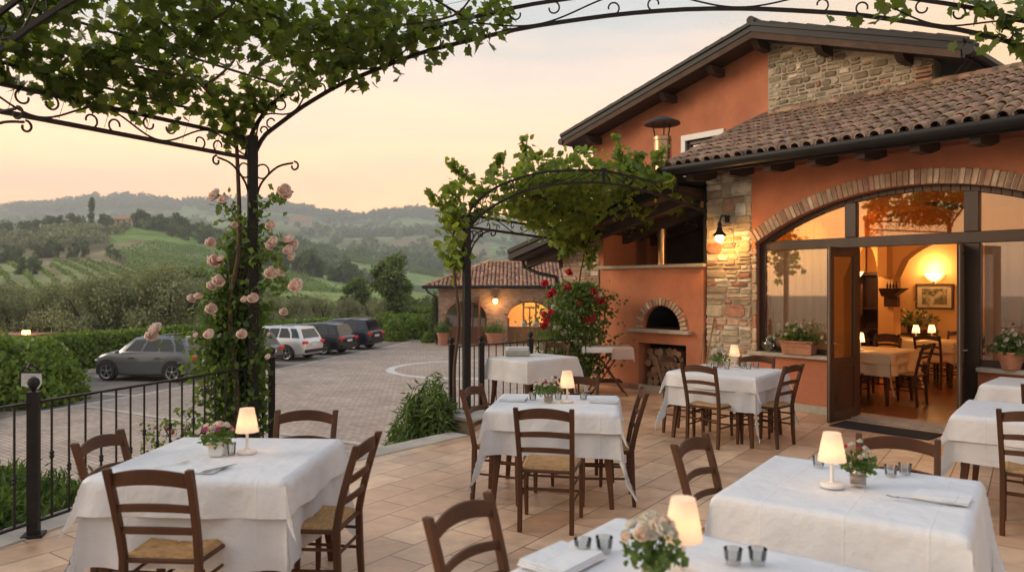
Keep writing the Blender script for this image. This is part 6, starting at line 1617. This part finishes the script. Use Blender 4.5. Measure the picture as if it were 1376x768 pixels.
u=on_plane(1198,AO0-.1); z=1.70; t=thing('wall_shelf','dark wooden wall shelf with bottles on the pier between the indoor arches','shelf',F(u,AO0-.02,z)); mb=MB(); mb.hexa([F(u-.12,AO0-.22,z-.14),F(u+.06,AO0-.22,z-.14),F(u+.06,AO0-.005,z-.14),F(u-.12,AO0-.005,z-.14),F(u-.14,AO0-.30,z),F(u+.26,AO0-.30,z),F(u+.26,AO0-.005,z),F(u-.14,AO0-.005,z)]); fbox(mb,u-.12,u+.10,AO0-.12,AO0-.005,z-.32,z-.142); build(mb,'shelf',M['woodin'],t)
mb=MB()
for k in range(4): mb.lathe([(.018,0),(.018,.06),(.006,.08),(.006,.11)],tuple(F(u+.0+.05*k-.05,AO0-.15,z+.002)),8)
build(mb,'bottles',M['carglass'],t)
u=on_plane(1172,AO1+.5); t=thing('cabinet','dark cabinet standing in the narrow indoor passage','cabinet',F(u,AO1+.5,IZ)); mb=MB(); fbox(mb,u-.28,u-.22,AO1+.45,AO1+.8,IZ,2.0); fbox(mb,u+.12,u+.18,AO1+.45,AO1+.8,IZ,2.0); fbox(mb,u-.22,u+.12,AO1+.45,AO1+.8,1.94,2.0); fbox(mb,u-.22,u+.12,AO1+.75,AO1+.8,IZ,1.94)
for z in (.5,.9,1.3): fbox(mb,u-.22,u+.12,AO1+.45,AO1+.75,z,z+.03)
build(mb,'case',M['woodin'],t)
q=px(1226,446,14.2); t=thing('indoor_plant','large leafy flower arrangement on a side table before the back wall','flowers',(q.x,q.y,.9)); rr=random.Random(8)
leafblob('foliage',t,[(q.x+rr.gauss(0,.2),q.y+rr.gauss(0,.1),1.0+abs(rr.gauss(0,.14))) for _ in range(260)],rng.uniform(.05,.1,260),'treeleaf')
for k in range(5): bloom(t,(q.x+rr.gauss(0,.15),q.y-.12,1.1+rr.random()*.2),.05,'petpale')
mb=MB(); mb.lathe([(.08,0),(.10,.14),(.07,.17)],(q.x,q.y,.85),12); mb.box((q.x,q.y,.83),(.5,.4,.03)); mb.tube([(q.x,q.y,IZ),(q.x,q.y,.82)],.04,6); build(mb,'vase',M['woodin'],t)
# ================================================================= CARS
def paint(name,col,metal=.5): return mat(name,col,.32,.03,2,0,metal=metal,coat=.8)
def make_car(label,col,H=1.5,L=4.3,W=1.8,hood=1.):
    t=thing('parked_car',label,'car',group='cars parked nose in along the hedge'); pm=paint('car_paint_%s'%label.split()[0],col)
    hl=L/2; s=H/1.5; belt=.92*s*(1+(hood-1)*.4); bot=.24
    # lower body : stations from tail to nose  (x, halfwidth, ztop, zbot)
    ST=[(-hl,.70,.78*s,.40),(-hl+.04,.80,.84*s,.30),(-hl+.18,.875,belt,.27),(-hl+.6,.90,belt+.01,bot),(-.8,.90,belt,bot),(0,.90,belt-.02,bot),(.75,.90,belt-.04,bot),(1.1,.89,belt-.04,bot),(hl-.75,.875,.86*s*hood,bot),(hl-.35,.83,.78*s*hood,.26),(hl-.10,.74,.68*s*hood,.28),(hl,.60,.56*s*hood,.34)]
    k=W/1.8; V=[];nr=0
    for x,hw,zt,zb in ST:
        hw*=k; mid=zb+(zt-zb)*.5
        rw=[(0,zb),(hw*.86,zb),(hw*.975,zb+.06),(hw*1.0,mid-.06),(hw*1.0,mid+.06),(hw*.985,zt-.12),(hw*.955,zt-.03),(hw*.90,zt),(hw*.55,zt+.015),(0,zt+.022)]
        ringp=rw+[(-a,b) for a,b in rw[1:-1]][::-1]; nr=len(ringp)
        V+=[(x,a,b) for a,b in ringp]
    Fc=[]
    for i in range(len(ST)-1):
        for j in range(nr): Fc.append((i*nr+j,(i+1)*nr+j,(i+1)*nr+(j+1)%nr,i*nr+(j+1)%nr)[::-1])
    Fc.append(tuple(range(nr))[::1]); Fc.append(tuple((len(ST)-1)*nr+j for j in range(nr-1,-1,-1)))
    mb=MB(); mb.add(V,Fc); body=build(mb,'body',pm,t,world=False,smooth=38)
    # greenhouse
    def gh(i,tt,out=0.,sgn=1): # i 0..1 along, tt 0..1 up
        xb=-hl+.12+(hl+1.02-.12)*i; xt=-hl+.42+(hl+.40-.42)*i
        zt=H-.035*s-.05*s*(abs(i-.42)/.58)**2; wb=.845*k; wt=.63*k
        if i>.999 or i<.001: pass
        e=1-.10*max(0,(abs(i-.5)-.3)/.2)**2
        return Vector((xb+(xt-xb)*tt,sgn*((wb+(wt-wb)*tt)*e+out),(belt-.03)+(zt-belt+.03)*tt+out*.4))
    V=[];n=12
    for i in range(n+1):
        q=i/n; row=[gh(q,0,0,-1),gh(q,.5,0.012,-1),gh(q,.93,0.0,-1),gh(q,1,-.05,-1)+UZ*.03,gh(q,1,-.05,1)+UZ*.03,gh(q,.93,.0,1),gh(q,.5,.012,1),gh(q,0,0,1)]; V+=[tuple(p) for p in row]
    Fc=[]
    for i in range(n):
        for j in range(7): Fc.append((i*8+j,(i+1)*8+j,(i+1)*8+j+1,i*8+j+1)[::-1])
    Fc.append(tuple(range(8))); Fc.append(tuple(n*8+j for j in range(7,-1,-1)))
    mb=MB(); mb.add(V,[f[::-1] for f in Fc[:-2]]+[Fc[-2][::-1],Fc[-1][::-1]]); build(mb,'cabin',pm,t,world=False,smooth=38)
    # side glass
    for sgn in (-1,1):
        for a,b,c,d in ((.20,.40,.26,.41),(.43,.64,.44,.66),(.67,.90,.69,.92),(.045,.165,.07,.20)):
            P_=[gh(a,.12,.016,sgn),gh(b,.12,.016,sgn),gh(b if b<.85 else b+.0,.5,.028,sgn),gh(min(d,.93),.86,.018,sgn),gh(c,.86,.018,sgn),gh(a,.5,.028,sgn)]
            mb=MB(); mb.add([tuple(p) for p in P_],[tuple(range(6)) if sgn<0 else tuple(range(5,-1,-1))]); build(mb,'side_window',M['carglass'],t,world=False)
    # rear glass and windscreen
    def endglass(i,nm,dx):
        P_=[gh(i,.14,-.08,-1),gh(i,.14,-.08,1),gh(i,.88,-.06,1),gh(i,.88,-.06,-1)]; P_=[p+Vector((dx,0,0)) for p in P_]; mb=MB(); mb.extr([tuple(p) for p in P_],(dx*.5,0,0)); build(mb,nm,M['carglass'],t,world=False)
    endglass(0,'rear_window',-.012); endglass(1,'windscreen',.014)
    # bumper, trims
    mb=MB(); mb.box((-hl-.012,0,.42*s),(.09,1.5*k,.15)); mb.box((0,0,.26),(L-1.9,1.82*k,.09)); mb.box((hl-.02,0,.42),(.09,1.1*k,.16)); build(mb,'bumper',M['black'],t,world=False,bevel=.03,seg=2)
    mb=MB()
    for sgn in (-1,1): mb=MB(); mb.box((-hl+.04,sgn*.68*k,.80*s),(.14,.34,.13)); build(mb,'tail_light',M['tail'],t,world=False,bevel=.03,seg=2)
    mb=MB()
    for sgn in (-1,1): mb=MB(); mb.box((hl-.16,sgn*.66*k,.66*s),(.16,.22,.09)); build(mb,'headlight',M['rim'],t,world=False,bevel=.03,seg=2)
    mb=MB(); mb.box((-hl-.012,0,.68*s),(.02,.50,.11)); build(mb,'number_plate',M['plate'],t,world=False)
    for sgn in (-1,1):
        mb=MB(); mb.tube([gh(.12,1,-.02,sgn)+UZ*.045,gh(.5,1,-.02,sgn)+UZ*.055,gh(.86,1,-.02,sgn)+UZ*.04],.016,5); build(mb,'roof_rail',M['rim'],t,world=False)
        mb=MB(); mb.sphere((.86,sgn*(.97*k),.98*s),.1,10,6,(.6,.9,.7)); mb.tube([(.86,sgn*.86*k,.93*s),(.86,sgn*.93*k,.96*s)],.02); build(mb,'wing_mirror',pm,t,world=False,smooth=180)
        for xx in (-.42,.62): mb=MB(); mb.box((xx-.28,sgn*(.903*k),.78*s),(.2,.03,.03)); build(mb,'handle',M['black'],t,world=False)
        for xx in (-1.30,1.32):
            R_=.325*s
            mb=MB(); pr=[]; n_=20
            for q in range(n_):
                a=math.pi*(q/(n_-1))*1.16-.08*math.pi; pr.append((xx+math.cos(a)*(R_+.075),sgn*(.915*k),R_+math.sin(a)*(R_+.075)))
            mb.extr(pr,(0,-sgn*.3,0)); build(mb,'wheel_arch',M['black'],t,world=False)
            mb=MB(); 
            def lx(prof,m0):
                Vv=[];N_=24
                for r,y in prof:
                    for q in range(N_): a=2*math.pi*q/N_; Vv.append((xx+math.cos(a)*r,sgn*y,R_+math.sin(a)*r))
                Ff=[(i*N_+q,i*N_+(q+1)%N_,(i+1)*N_+(q+1)%N_,(i+1)*N_+q)[::(1 if sgn>0 else -1)] for i in range(len(prof)-1) for q in range(N_)]
                m0.add(Vv,Ff)
            yo=.93*k
            lx([(R_*.68,yo-.0),(R_*.72,yo+.012),(R_*.93,yo+.012),(R_,yo-.02),(R_,yo-.20),(R_*.7,yo-.22)],mb); w_=build(mb,'wheel',M['tyre'],t,world=False,smooth=40)
            mb=MB(); lx([(R_*.70,yo+.006),(R_*.64,yo-.005),(R_*.60,yo-.05)],mb)
            for q in range(5):
                a=2*math.pi*q/5+.3
                for da in (-.13,.13): mb.tube([(xx+math.cos(a)*.05,sgn*(yo-.01),R_+math.sin(a)*.05),(xx+math.cos(a+da)*R_*.66,sgn*(yo-.005),R_+math.sin(a+da)*R_*.66)],.018,4)
            mb.sphere((xx,sgn*(yo-.01),R_),.05,8,5,(1,.4,1)); build(mb,'rim',M['rim'],w_,world=False)
            mb=MB(); lx([(.001,yo-.06),(R_*.66,yo-.06)],mb); build(mb,'brake_disc',M['black'],w_,world=False)
    return t
def car_at(t,rl,head,W=1.8,L=4.3):
    """rl = ground point of the rear left wheel, head = heading"""
    h=Vector(head).normalized(); left=Vector((-h.y,h.x)); c=Vector(rl)+h*1.30-left*(.9*W/1.8)
    t.location=(c.x,c.y,LOT); t.rotation_euler=(0,0,math.atan2(h.y,h.x))
c1=make_car('grey hatchback parked leftmost, partly behind the climbing rose',(.15,.16,.175),1.64,4.0,1.78,1.11); car_at(c1,(-12.1,26.5),(-.985,.17))
c2=make_car('bronze grey estate car whose tail shows just right of the rose post',(.12,.10,.095),1.50,4.3); car_at(c2,(-11.2,30.9),(-.95,.28))
c3=make_car('silver white sport utility car between the bronze and the black car',(.68,.69,.71),1.60,4.4,1.84,1.08); car_at(c3,(-10.35,34.1),(-.95,.3),1.84)
c4=make_car('black estate car parked between the silver white and the navy car',(.012,.013,.018),1.56,4.5); car_at(c4,(-9.4,37.1),(-.95,.3))
c5=make_car('navy sport utility car parked farthest right near the round bushes',(.018,.024,.045),1.66,4.5,1.86,1.08); car_at(c5,(-8.57,40.1),(-.95,.3),1.86)
# ================================================================= HEDGES, TREES
def hedge(label,pts,w,h,zb,n,s,cat='hedge',seed=1,matn='hedgeleaf'):
    t=thing('hedge',label,cat,(pts[0][0],pts[0][1],zb)); r_=np.random.default_rng(seed); P=[]; mb=MB()
    segs=[(Vector(a),Vector(b)) for a,b in zip(pts[:-1],pts[1:])]; tot=sum((b-a).length for a,b in segs)
    for a,b in segs:
        d=(b-a); L=d.length; d.normalize(); nn=Vector((-d.y,d.x)); m=int(n*L/tot)
        for _ in range(m):
            q=r_.random(); face=r_.random(); 
            if face<.36: u=r_.uniform(-1,1); z=1.
            elif face<.95: u=(-1 if r_.random()<.65 else 1)*1.; z=r_.random()
            else: u=r_.uniform(-1,1); z=r_.random()
            # rounded top
            if z>.8: u*=1-.25*(z-.8)/.2
            p=a+d*(q*L)+nn*(u*w/2*(1+.12*mnoise.noise(Vector((q*L*1.3,z*2,seed))))); zz=zb+z*h*(1+.10*mnoise.noise(Vector((q*L*.9,u,seed+5.))))
            P.append((p.x+r_.normal()*.04,p.y+r_.normal()*.04,zz+r_.normal()*.04))
        q0,q1=a,b; k=w/2*.86; mb.hexa([(q0.x-nn.x*k,q0.y-nn.y*k,zb),(q1.x-nn.x*k,q1.y-nn.y*k,zb),(q1.x+nn.x*k,q1.y+nn.y*k,zb),(q0.x+nn.x*k,q0.y+nn.y*k,zb),(q0.x-nn.x*k*.9,q0.y-nn.y*k*.9,zb+h*.9),(q1.x-nn.x*k*.9,q1.y-nn.y*k*.9,zb+h*.9),(q1.x+nn.x*k*.9,q1.y+nn.y*k*.9,zb+h*.9),(q0.x+nn.x*k*.9,q0.y+nn.y*k*.9,zb+h*.9)])
    P=np.array(P); V,F_=scatter(tmpl_leaf(.8),P,s*(.6+.7*r_.random(len(P))),rand_rot(len(P),None,-.5)); fast_mesh('foliage',V,F_,3,M[matn],t)
    build(mb,'stem',M['hedgecore'],t); return t  # dark box added inside the hedge behind its leaves, no real stems
hedge('clipped green hedge running behind the parked cars',[(-17.2,23.6),(-18.2,28),(-17.0,33.2),(-15.6,37.5)],1.1,1.38,LOT,15000,.15,seed=2)
hedge('clipped hedge section behind the black and navy cars',[(-15.3,38.2),(-14.2,42.2),(-13.3,46),(-11.6,49)],1.1,1.22,LOT,7000,.16,seed=3)
hedge('long trimmed hedge at the far end of the lawn, lower row',[(-9.8,58),(-5.2,56.5)],1.0,1.15,LOT,2600,.17,seed=4)
hedge('trimmed hedge behind the lawn, upper row',[(-11.5,66),(-5.6,65)],1.2,1.75,-2.0,2600,.2,seed=5)
def bigbush(label,cx,cy,rx,ry,h,n,s,matn='hedgeleaf',name='bush'): return shrub(name,label,cx,cy,LOT,rx,ry,h,n,s,matn,tmpl_leaf(.85),-.4,cat='bush')
bigbush('big leafy bush at the left border beyond the railing',-15.6,21.6,2.3,1.6,1.85,11000,.17)
bigbush('second leafy bush joining the big one towards the parked grey car',-14.0,21.9,1.2,1.2,1.6,6000,.16)
bigbush('round clipped bush right of the navy car',-7.3,46.5,.75,.75,1.35,2200,.13)
bigbush('larger round clipped bush behind the navy car',-8.2,48.6,.95,.95,1.6,2600,.13)
bigbush('flat clipped bush between the navy car and the lawn',-6.2,48.5,1.1,.8,1.35,2600,.13)
bigbush('small bush at the foot of the outbuilding corner',-5.1,45.2,.4,.4,.6,900,.10)
shrub('cypress','narrow dark conical shrub beside the outbuilding downpipe',-4.85,47.2,LOT,.42,.42,2.9,2400,.14,'hilltree',tmpl_leaf(.5),-1.,cat='shrub')
for i,(x,y,l) in enumerate(((-4.0,43.2,'terracotta pot with clipped green plant at the left corner of the outbuilding'),(-1.0,43.1,'wide terracotta pot with bushy plant between the two arched doors'))):
    t=thing('potted_plant',l,'potted plant',(x,y,LOT)); r=.34 if i==0 else .5
    mb=MB(); mb.lathe([(r*.7,0),(r,.62),(r*1.1,.64),(r*1.1,.74),(r*.95,.74),(r*.9,.66)],(x,y,LOT),18); build(mb,'pot',M['terracotta'],t,smooth=40)
    n=900; P=np.array([(x+random.gauss(0,r*.6),y+random.gauss(0,r*.6),LOT+.75+abs(random.gauss(0,.26))) for _ in range(n)]); V,F_=scatter(tmpl_leaf(.6),P,rng.uniform(.08,.14,n),rand_rot(n)); fast_mesh('foliage',V,F_,3,M['shrubleaf'],t)
def make_tree(name,h,cr,n,s,matn,seed,shape='round',trunkr=.12,clumps=26,low=.3):
    t=thing(name,name,'tree'); rr=random.Random(seed); r_=np.random.default_rng(seed)
    mb=MB(); cl=[]
    th=h*low
    if shape=='olive':
        for k in range(4):
            a=k*1.6+rr.uniform(-.3,.3); e=Vector((math.cos(a)*cr*.6,math.sin(a)*cr*.6,h*.75)); m_=Vector((math.cos(a)*cr*.25,math.sin(a)*cr*.25,h*.38)); pts=bez([Vector((0,0,-.3)),Vector((math.cos(a)*.08,math.sin(a)*.08,h*.16)),m_,e],5); mb.tube(pts,[trunkr*(1.2-.95*i/15) for i in range(16)],7)
            for q in range(2): b=a+rr.uniform(-1,1); mb.tube([m_,m_+Vector((math.cos(b)*cr*.35,math.sin(b)*cr*.35,h*.22))],[trunkr*.45,trunkr*.15],5)
    else:
        mb.tube(bez([Vector((0,0,-.3)),Vector((.05,0,h*.3)),Vector((-.05,.05,h*.6)),Vector((0,0,h*.9))],4),[trunkr*(1-.85*i/12) for i in range(13)],7)
        for k in range(7):
            a=rr.uniform(0,6.28); z=h*rr.uniform(low,.7); mb.tube([(0,0,z),(math.cos(a)*cr*.7,math.sin(a)*cr*.7,z+h*.15)],[trunkr*.45,trunkr*.12],5)
    build(mb,'trunk',M['bark'],t,world=False,smooth=180)
    for k in range(clumps):
        a=rr.uniform(0,6.28); q=rr.random()**.55
        if shape=='cypress': z=rr.uniform(.06,1); rad=cr*(1-z)**.45*min(1,z*6)*.6; cl.append((math.cos(a)*rad*q,math.sin(a)*rad*q,z*h,cr*.42*(1.15-z*.6)))
        else:
            z=rr.random(); prof_=math.sqrt(max(0,1-((z-.42)/.6)**2)); rad=cr*.75*prof_; zz=h*(low+ (1-low)*z*.92); cl.append((math.cos(a)*rad*q,math.sin(a)*rad*q,zz,cr*rr.uniform(.24,.42)))
    C=np.array(cl); idx=r_.integers(0,len(C),n); d=r_.normal(size=(n,3)); d/=np.linalg.norm(d,axis=1,keepdims=True); rad=r_.random((n,1))**.45
    P=C[idx,:3]+d*rad*C[idx,3:4]*np.array([1,1,.85])
    V,F_=scatter(tmpl_leaf(.5 if shape=='olive' else .8),P,s*(.6+.8*r_.random(n)),rand_rot(n)); fast_mesh('crown',V,F_,3,M[matn],t,world=False)
    return t
def gz(x,y): return ground_z(x,y) if y>58 else LOT
# olives of the near grove (each a tree)
ol=[make_tree('olive_tree',4.2,2.5,9000,.17,'olive',41+k,'olive',.17,34,.22) for k in range(3)]
spots=[(18,40,1.0),(75,40,1.05),(128,38,1.12),(178,39,1.18),(224,38,1.1),(262,43,1.0),(300,48,.95),(345,52,.9),(395,54,.9),(432,57,.95),(468,55,.85),(505,60,.9),(98,50,1.25),(155,52,1.3),(205,52,1.25),(45,54,1.2),(250,56,1.1),(0,52,1.2),(-60,42,1.1),(370,66,1.0),(420,70,1.0),(532,64,.85),(300,64,1.2),(340,68,1.1)]
wh=['left of the slanting dark trunk','behind the big bush at the left border','directly above the bonnet of the grey car','above the roof of the grey car','with the slanting dark trunk','just left of the climbing rose']
for i,(xp,d,s) in enumerate(spots):
    x=(xp-688)/1000*d; o=ol[i] if i<3 else copy_tree(ol[i%3]); 
    if i<6: l='silvery olive tree '+['at the left border behind the big bush','second from the left border in the near grove','third from the left border, above the hedge','above the bonnet of the grey car','above the roof of the grey car','just left of the climbing rose'][i]; g='olive trees of the near grove'
    else: l='silvery grey olive tree deeper in the grove behind the hedge'; g='olive trees deeper in the grove'
    place(o,(x,d,gz(x,d)),i*1.3,l,g,s*((.74,.76,.80,.88,.92,.86)[i] if i<6 else .68))
big=make_tree('broadleaf_tree',7.0,2.4,11000,.24,'treeleaf',77,'round',.16,40,.16); x=(526-688)/1000*62; place(big,(x,62,-2.1),0,'tall leafy green tree standing free left of the outbuilding roof',None,(.9,.9,.93))
b2=copy_tree(big); x=(478-688)/1000*75; place(b2,(x,75,gz(x,75)),1.,'smaller green tree left of the tall free standing one',None,.78)
b3=copy_tree(big); x=(560-688)/1000*80; place(b3,(x,80,gz(x,80)),2.,'low green tree between the tall tree and the outbuilding',None,(.7,.7,.5))
b4=copy_tree(big); x=(262-688)/1000*85; place(b4,(x,85,gz(x,85)),2.,'bright broad tree rising behind the olives left of the rose',None,(1.3,1.3,1.05))
# hillside trees
ht=[make_tree('hillside_tree',9,4.2,1500,.75,'hilltree',60+k,'round',.3,16,.08) for k in range(3)]
hs=[(8,262,.95),(26,258,.85),(14,268,.9),(30,200,.7),(44,198,.75),(50,276,.8),(66,278,1.0),(78,276,.9),(96,268,.55),(100,282,.8),(112,284,.95),(156,285,.6),(148,300,.7),
 (-60,400,1.1),(10,412,1.1),(30,415,1.0),(48,418,1.1),(66,420,1.3),(80,422,1.2),(96,420,1.3),(138,424,1.1),(146,420,1.0),(188,422,1.5),(196,425,1.3),(206,424,1.0),(215,420,1.4),(226,424,1.2),(236,418,1.7),(246,420,1.5),(258,416,1.1),(268,412,1.2),(280,410,1.3),(292,405,1.2),(170,410,.6),(230,400,1.0),(250,395,1.0),(272,392,1.0),(295,388,1.0),
 (392,330,1.0),(402,326,1.2),(410,330,1.1),(416,322,1.7),(424,326,1.4),(432,330,1.1),(445,318,.9),(456,322,1.0),(466,318,1.5),(474,322,1.3),(484,326,1.0),(350,330,1.3),(366,334,1.2),(380,330,1.4)]
for i,(xp,d,s) in enumerate(hs):
    x=(xp-688)/1000*d; o=ht[i] if i<3 else copy_tree(ht[i%3]); 
    if d>=380: l='dark round tree on the crest of the vineyard hill'; g='trees along the crest of the vineyard hill'
    elif xp>340: l='dark tree on the slope right of the rose post'; g='trees on the slope right of the rose post'
    elif d>250: l='dark bushy tree above the striped vineyard'; g='bushy trees above the striped vineyard'
    else: l='dark tree at the lower edge of the striped vineyard'; g='trees at the lower edge of the striped vineyard'
    place(o,(x,d,gz(x,d)-.6),i*.9,l,g,s*.8)
cy=make_tree('cypress_tree',17,3.4,2600,.8,'hilltree',90,'cypress',.3,30,.05); x=(123-688)/1000*420; place(cy,(x,420,gz(x,420)-.5),0,'tall dark cypress on the hill crest left of the red roofed farmhouse')
# far houses
def house(label,xp,d,w,dp,h,rh,rz=0):
    x=(xp-688)/1000*d; z=gz(x,d)-.5; t=thing('farmhouse',label,'house',(x,d,z),rz)
    mb=MB(); mb.box((0,0,h/2),(w,dp,h)); wl=build(mb,'wall',M['pwall'],t,world=False)
    mb=MB(); e=.6; V=[(-w/2-e,-dp/2-e,h),(w/2+e,-dp/2-e,h),(w/2+e,dp/2+e,h),(-w/2-e,dp/2+e,h),(-w/2-e+dp*.3,0,h+rh),(w/2+e-dp*.3,0,h+rh)]; mb.add(V,[(0,1,5,4),(1,2,5),(2,3,4,5),(3,0,4),(3,2,1,0)]); rf_=build(mb,'roof',M['hay'],t,world=False)
    mb=MB(); mb.box((w*.2,0,h+rh*.9),(.8,.8,1.8)); build(mb,'chimney',M['pwall'],rf_,world=False)
    for k in range(4):
        for q in range(2): mb=MB(); mb.box((-w/2+w*(k+.5)/4,-dp/2-.03,h*(.28+.45*q)),(1.1,.1,1.4)); build(mb,'window',M['carglass'],t,world=False)
    return t
house('long farmhouse with red tiled roof on the hill crest among trees',169,428,14,8,4.2,2.2,R(-8))
house('small pale farmhouse with reddish roof far away right of the rose post',404,1500,42,20,13,9,R(10))
house('pale hamlet house on the farthest ridge at the left border',33,3500,90,40,24,14,0)
# little amber lit shed at far left
x,y=(27-688)/1000*36,36.; t=thing('shed','small dark shed with an amber lit lamp at the left border behind the hedge','shed',(x,y,LOT)); mb=MB(); mb.box((x-1.2,y+1.5,LOT+.5),(3.2,2.0,1.0)); build(mb,'wall',M['beam'],t)
mb=MB(); mb.box((x-1.2,y+1.5,LOT+1.02),(3.4,2.2,.06)); build(mb,'roof',M['hay'],t)
mb=MB(); z_=CAMZ+(384-447)/1000*y; mb.tube([(x,y+.44,LOT),(x,y+.44,z_)],.03,6); mb.box((x,y+.44,z_),(.34,.12,.18)); build(mb,'lamp',M['annexglow'],t)
t=thing('bollard_lamp','tiny lit round lamp on a post beside the clipped bushes','lamp',((502-688)/1000*44,44,LOT)); x=(502-688)/1000*44; mb=MB(); mb.tube([(x,44,LOT),(x,44,-.9)],.04,8); build(mb,'pole',M['iron'],t); mb=MB(); mb.sphere((x,44,-.72),.16,10,8,(1,1,1.3)); build(mb,'globe',M['sconce'],t,smooth=180)
# ================================================================= WORLD / LIGHT / CAMERA
w=bpy.data.worlds.new('World'); scn.world=w; w.use_nodes=True; N,L=w.node_tree.nodes,w.node_tree.links
bg=N['Background']; out=N['World Output']
tc=N.new('ShaderNodeTexCoord'); nrm=N.new('ShaderNodeVectorMath'); nrm.operation='NORMALIZE'; L.new(tc.outputs['Generated'],nrm.inputs[0])
sp=N.new('ShaderNodeSeparateXYZ'); L.new(nrm.outputs[0],sp.inputs[0])
def ramp(src,stops):
    r=N.new('ShaderNodeValToRGB'); e=r.color_ramp.elements
    while len(e)<len(stops): e.new(.5)
    for k,(p,c) in enumerate(stops): e[k].position=p; e[k].color=(*c,1)
    L.new(src,r.inputs[0]); return r.outputs[0]
# soft cloud wobble
mp=N.new('ShaderNodeMapping'); mp.inputs['Scale'].default_value=(1.2,1.2,9); L.new(nrm.outputs[0],mp.inputs[0])
nz=N.new('ShaderNodeTexNoise'); nz.inputs['Scale'].default_value=2.2; nz.inputs['Detail'].default_value=6; L.new(mp.outputs[0],nz.inputs[0])
wob=N.new('ShaderNodeMapRange'); wob.inputs[1].default_value=.3; wob.inputs[2].default_value=.7; wob.inputs[3].default_value=-.045; wob.inputs[4].default_value=.045; L.new(nz.outputs[0],wob.inputs[0])
el=N.new('ShaderNodeMath'); el.operation='ADD'; L.new(sp.outputs['Z'],el.inputs[0]); L.new(wob.outputs[0],el.inputs[1])
front=ramp(el.outputs[0],[(0,(2.4,1.18,.44)),(.10,(1.78,.88,.40)),(.17,(1.27,.69,.41)),(.25,(.80,.58,.46)),(.34,(.42,.43,.43)),(.55,(.34,.40,.47)),(1,(.31,.38,.47))])
back=ramp(el.outputs[0],[(0,(.36,.27,.20)),(.15,(.38,.30,.24)),(.4,(.33,.31,.30)),(.7,(.34,.35,.38)),(1,(.33,.37,.43))])
warm=ramp(el.outputs[0],[(0,(1.0,.58,.28)),(.25,(.80,.47,.22)),(.45,(.56,.48,.38)),(1,(.34,.38,.44))])
dt=N.new('ShaderNodeVectorMath'); dt.operation='DOT_PRODUCT'; L.new(nrm.outputs[0],dt.inputs[0]); dt.inputs[1].default_value=Vector((.62,.75,.1)).normalized()
wm=N.new('ShaderNodeMapRange'); wm.interpolation_type='SMOOTHSTEP'; wm.inputs[1].default_value=.86; wm.inputs[2].default_value=.99; L.new(dt.outputs['Value'],wm.inputs[0])
m1=N.new('ShaderNodeMix'); m1.data_type='RGBA'; L.new(wm.outputs[0],m1.inputs[0]); L.new(front,m1.inputs[6]); L.new(warm,m1.inputs[7])
bk=N.new('ShaderNodeMapRange'); bk.interpolation_type='SMOOTHSTEP'; bk.inputs[1].default_value=.25; bk.inputs[2].default_value=-.45; L.new(sp.outputs['Y'],bk.inputs[0])
m2=N.new('ShaderNodeMix'); m2.data_type='RGBA'; L.new(bk.outputs[0],m2.inputs[0]); L.new(m1.outputs[2],m2.inputs[6]); L.new(back,m2.inputs[7])
sky=N.new('ShaderNodeTexSky'); sky.sky_type='NISHITA'; sky.sun_disc=False; sky.sun_elevation=R(6); sky.sun_rotation=R(-92); sky.air_density=1.4; sky.dust_density=3
bg2=N.new('ShaderNodeBackground'); L.new(sky.outputs[0],bg2.inputs[0]); bg2.inputs[1].default_value=.05
L.new(m2.outputs[2],bg.inputs[0]); bg.inputs[1].default_value=1.45
ad=N.new('ShaderNodeAddShader'); L.new(bg.outputs[0],ad.inputs[0]); L.new(bg2.outputs[0],ad.inputs[1]); L.new(ad.outputs[0],out.inputs[0])

sd=bpy.data.lights.new('sun','SUN'); sd.energy=2.0; sd.angle=R(25); sd.color=(1,.84,.64)
so=link(bpy.data.objects.new('sun',sd)); so.rotation_euler=Vector((math.sin(R(-92)),math.cos(R(-92)),.34)).to_track_quat('Z','Y').to_euler()

# haze
hz=bpy.data.materials.new('haze'); hz.use_nodes=True; hn,hl=nodes_of(hz); hn.remove(hn['Principled BSDF']); pv=hn.new('ShaderNodeVolumePrincipled'); pv.inputs['Color'].default_value=(.90,.95,.97,1); pv.inputs['Density'].default_value=.00043; pv.inputs['Anisotropy'].default_value=.2
hl.new(pv.outputs[0],hn['Material Output'].inputs['Volume'])
mb=MB(); mb.hexa([(-2400,-130,-60),(3600,-130,-60),(4600,2950,-60),(-4600,2950,-60),(-2400,-130,400),(3600,-130,400),(4600,2950,400),(-4600,2950,400)])
tag(build(mb,'haze',hz),'pale evening haze lying over the valley and hills','haze',None,'stuff')

cam=bpy.data.cameras.new('camera'); cam.sensor_width=36; cam.lens=26.16; cam.clip_start=.05; cam.clip_end=12000
cam.dof.use_dof=True; cam.dof.focus_distance=8.2; cam.dof.aperture_fstop=2.0
co=link(bpy.data.objects.new('camera',cam)); co.location=(0,0,CAMZ); co.rotation_euler=(R(90),0,0); scn.camera=co
scn.view_settings.view_transform='Standard'; scn.view_settings.look='None'; scn.view_settings.exposure=.36; scn.view_settings.gamma=1
scn.cycles.max_bounces=7; scn.cycles.diffuse_bounces=3; scn.cycles.glossy_bounces=3; scn.cycles.transmission_bounces=4; scn.cycles.transparent_max_bounces=10; scn.cycles.volume_bounces=0
scn.cycles.sample_clamp_indirect=4; scn.cycles.use_denoising=True
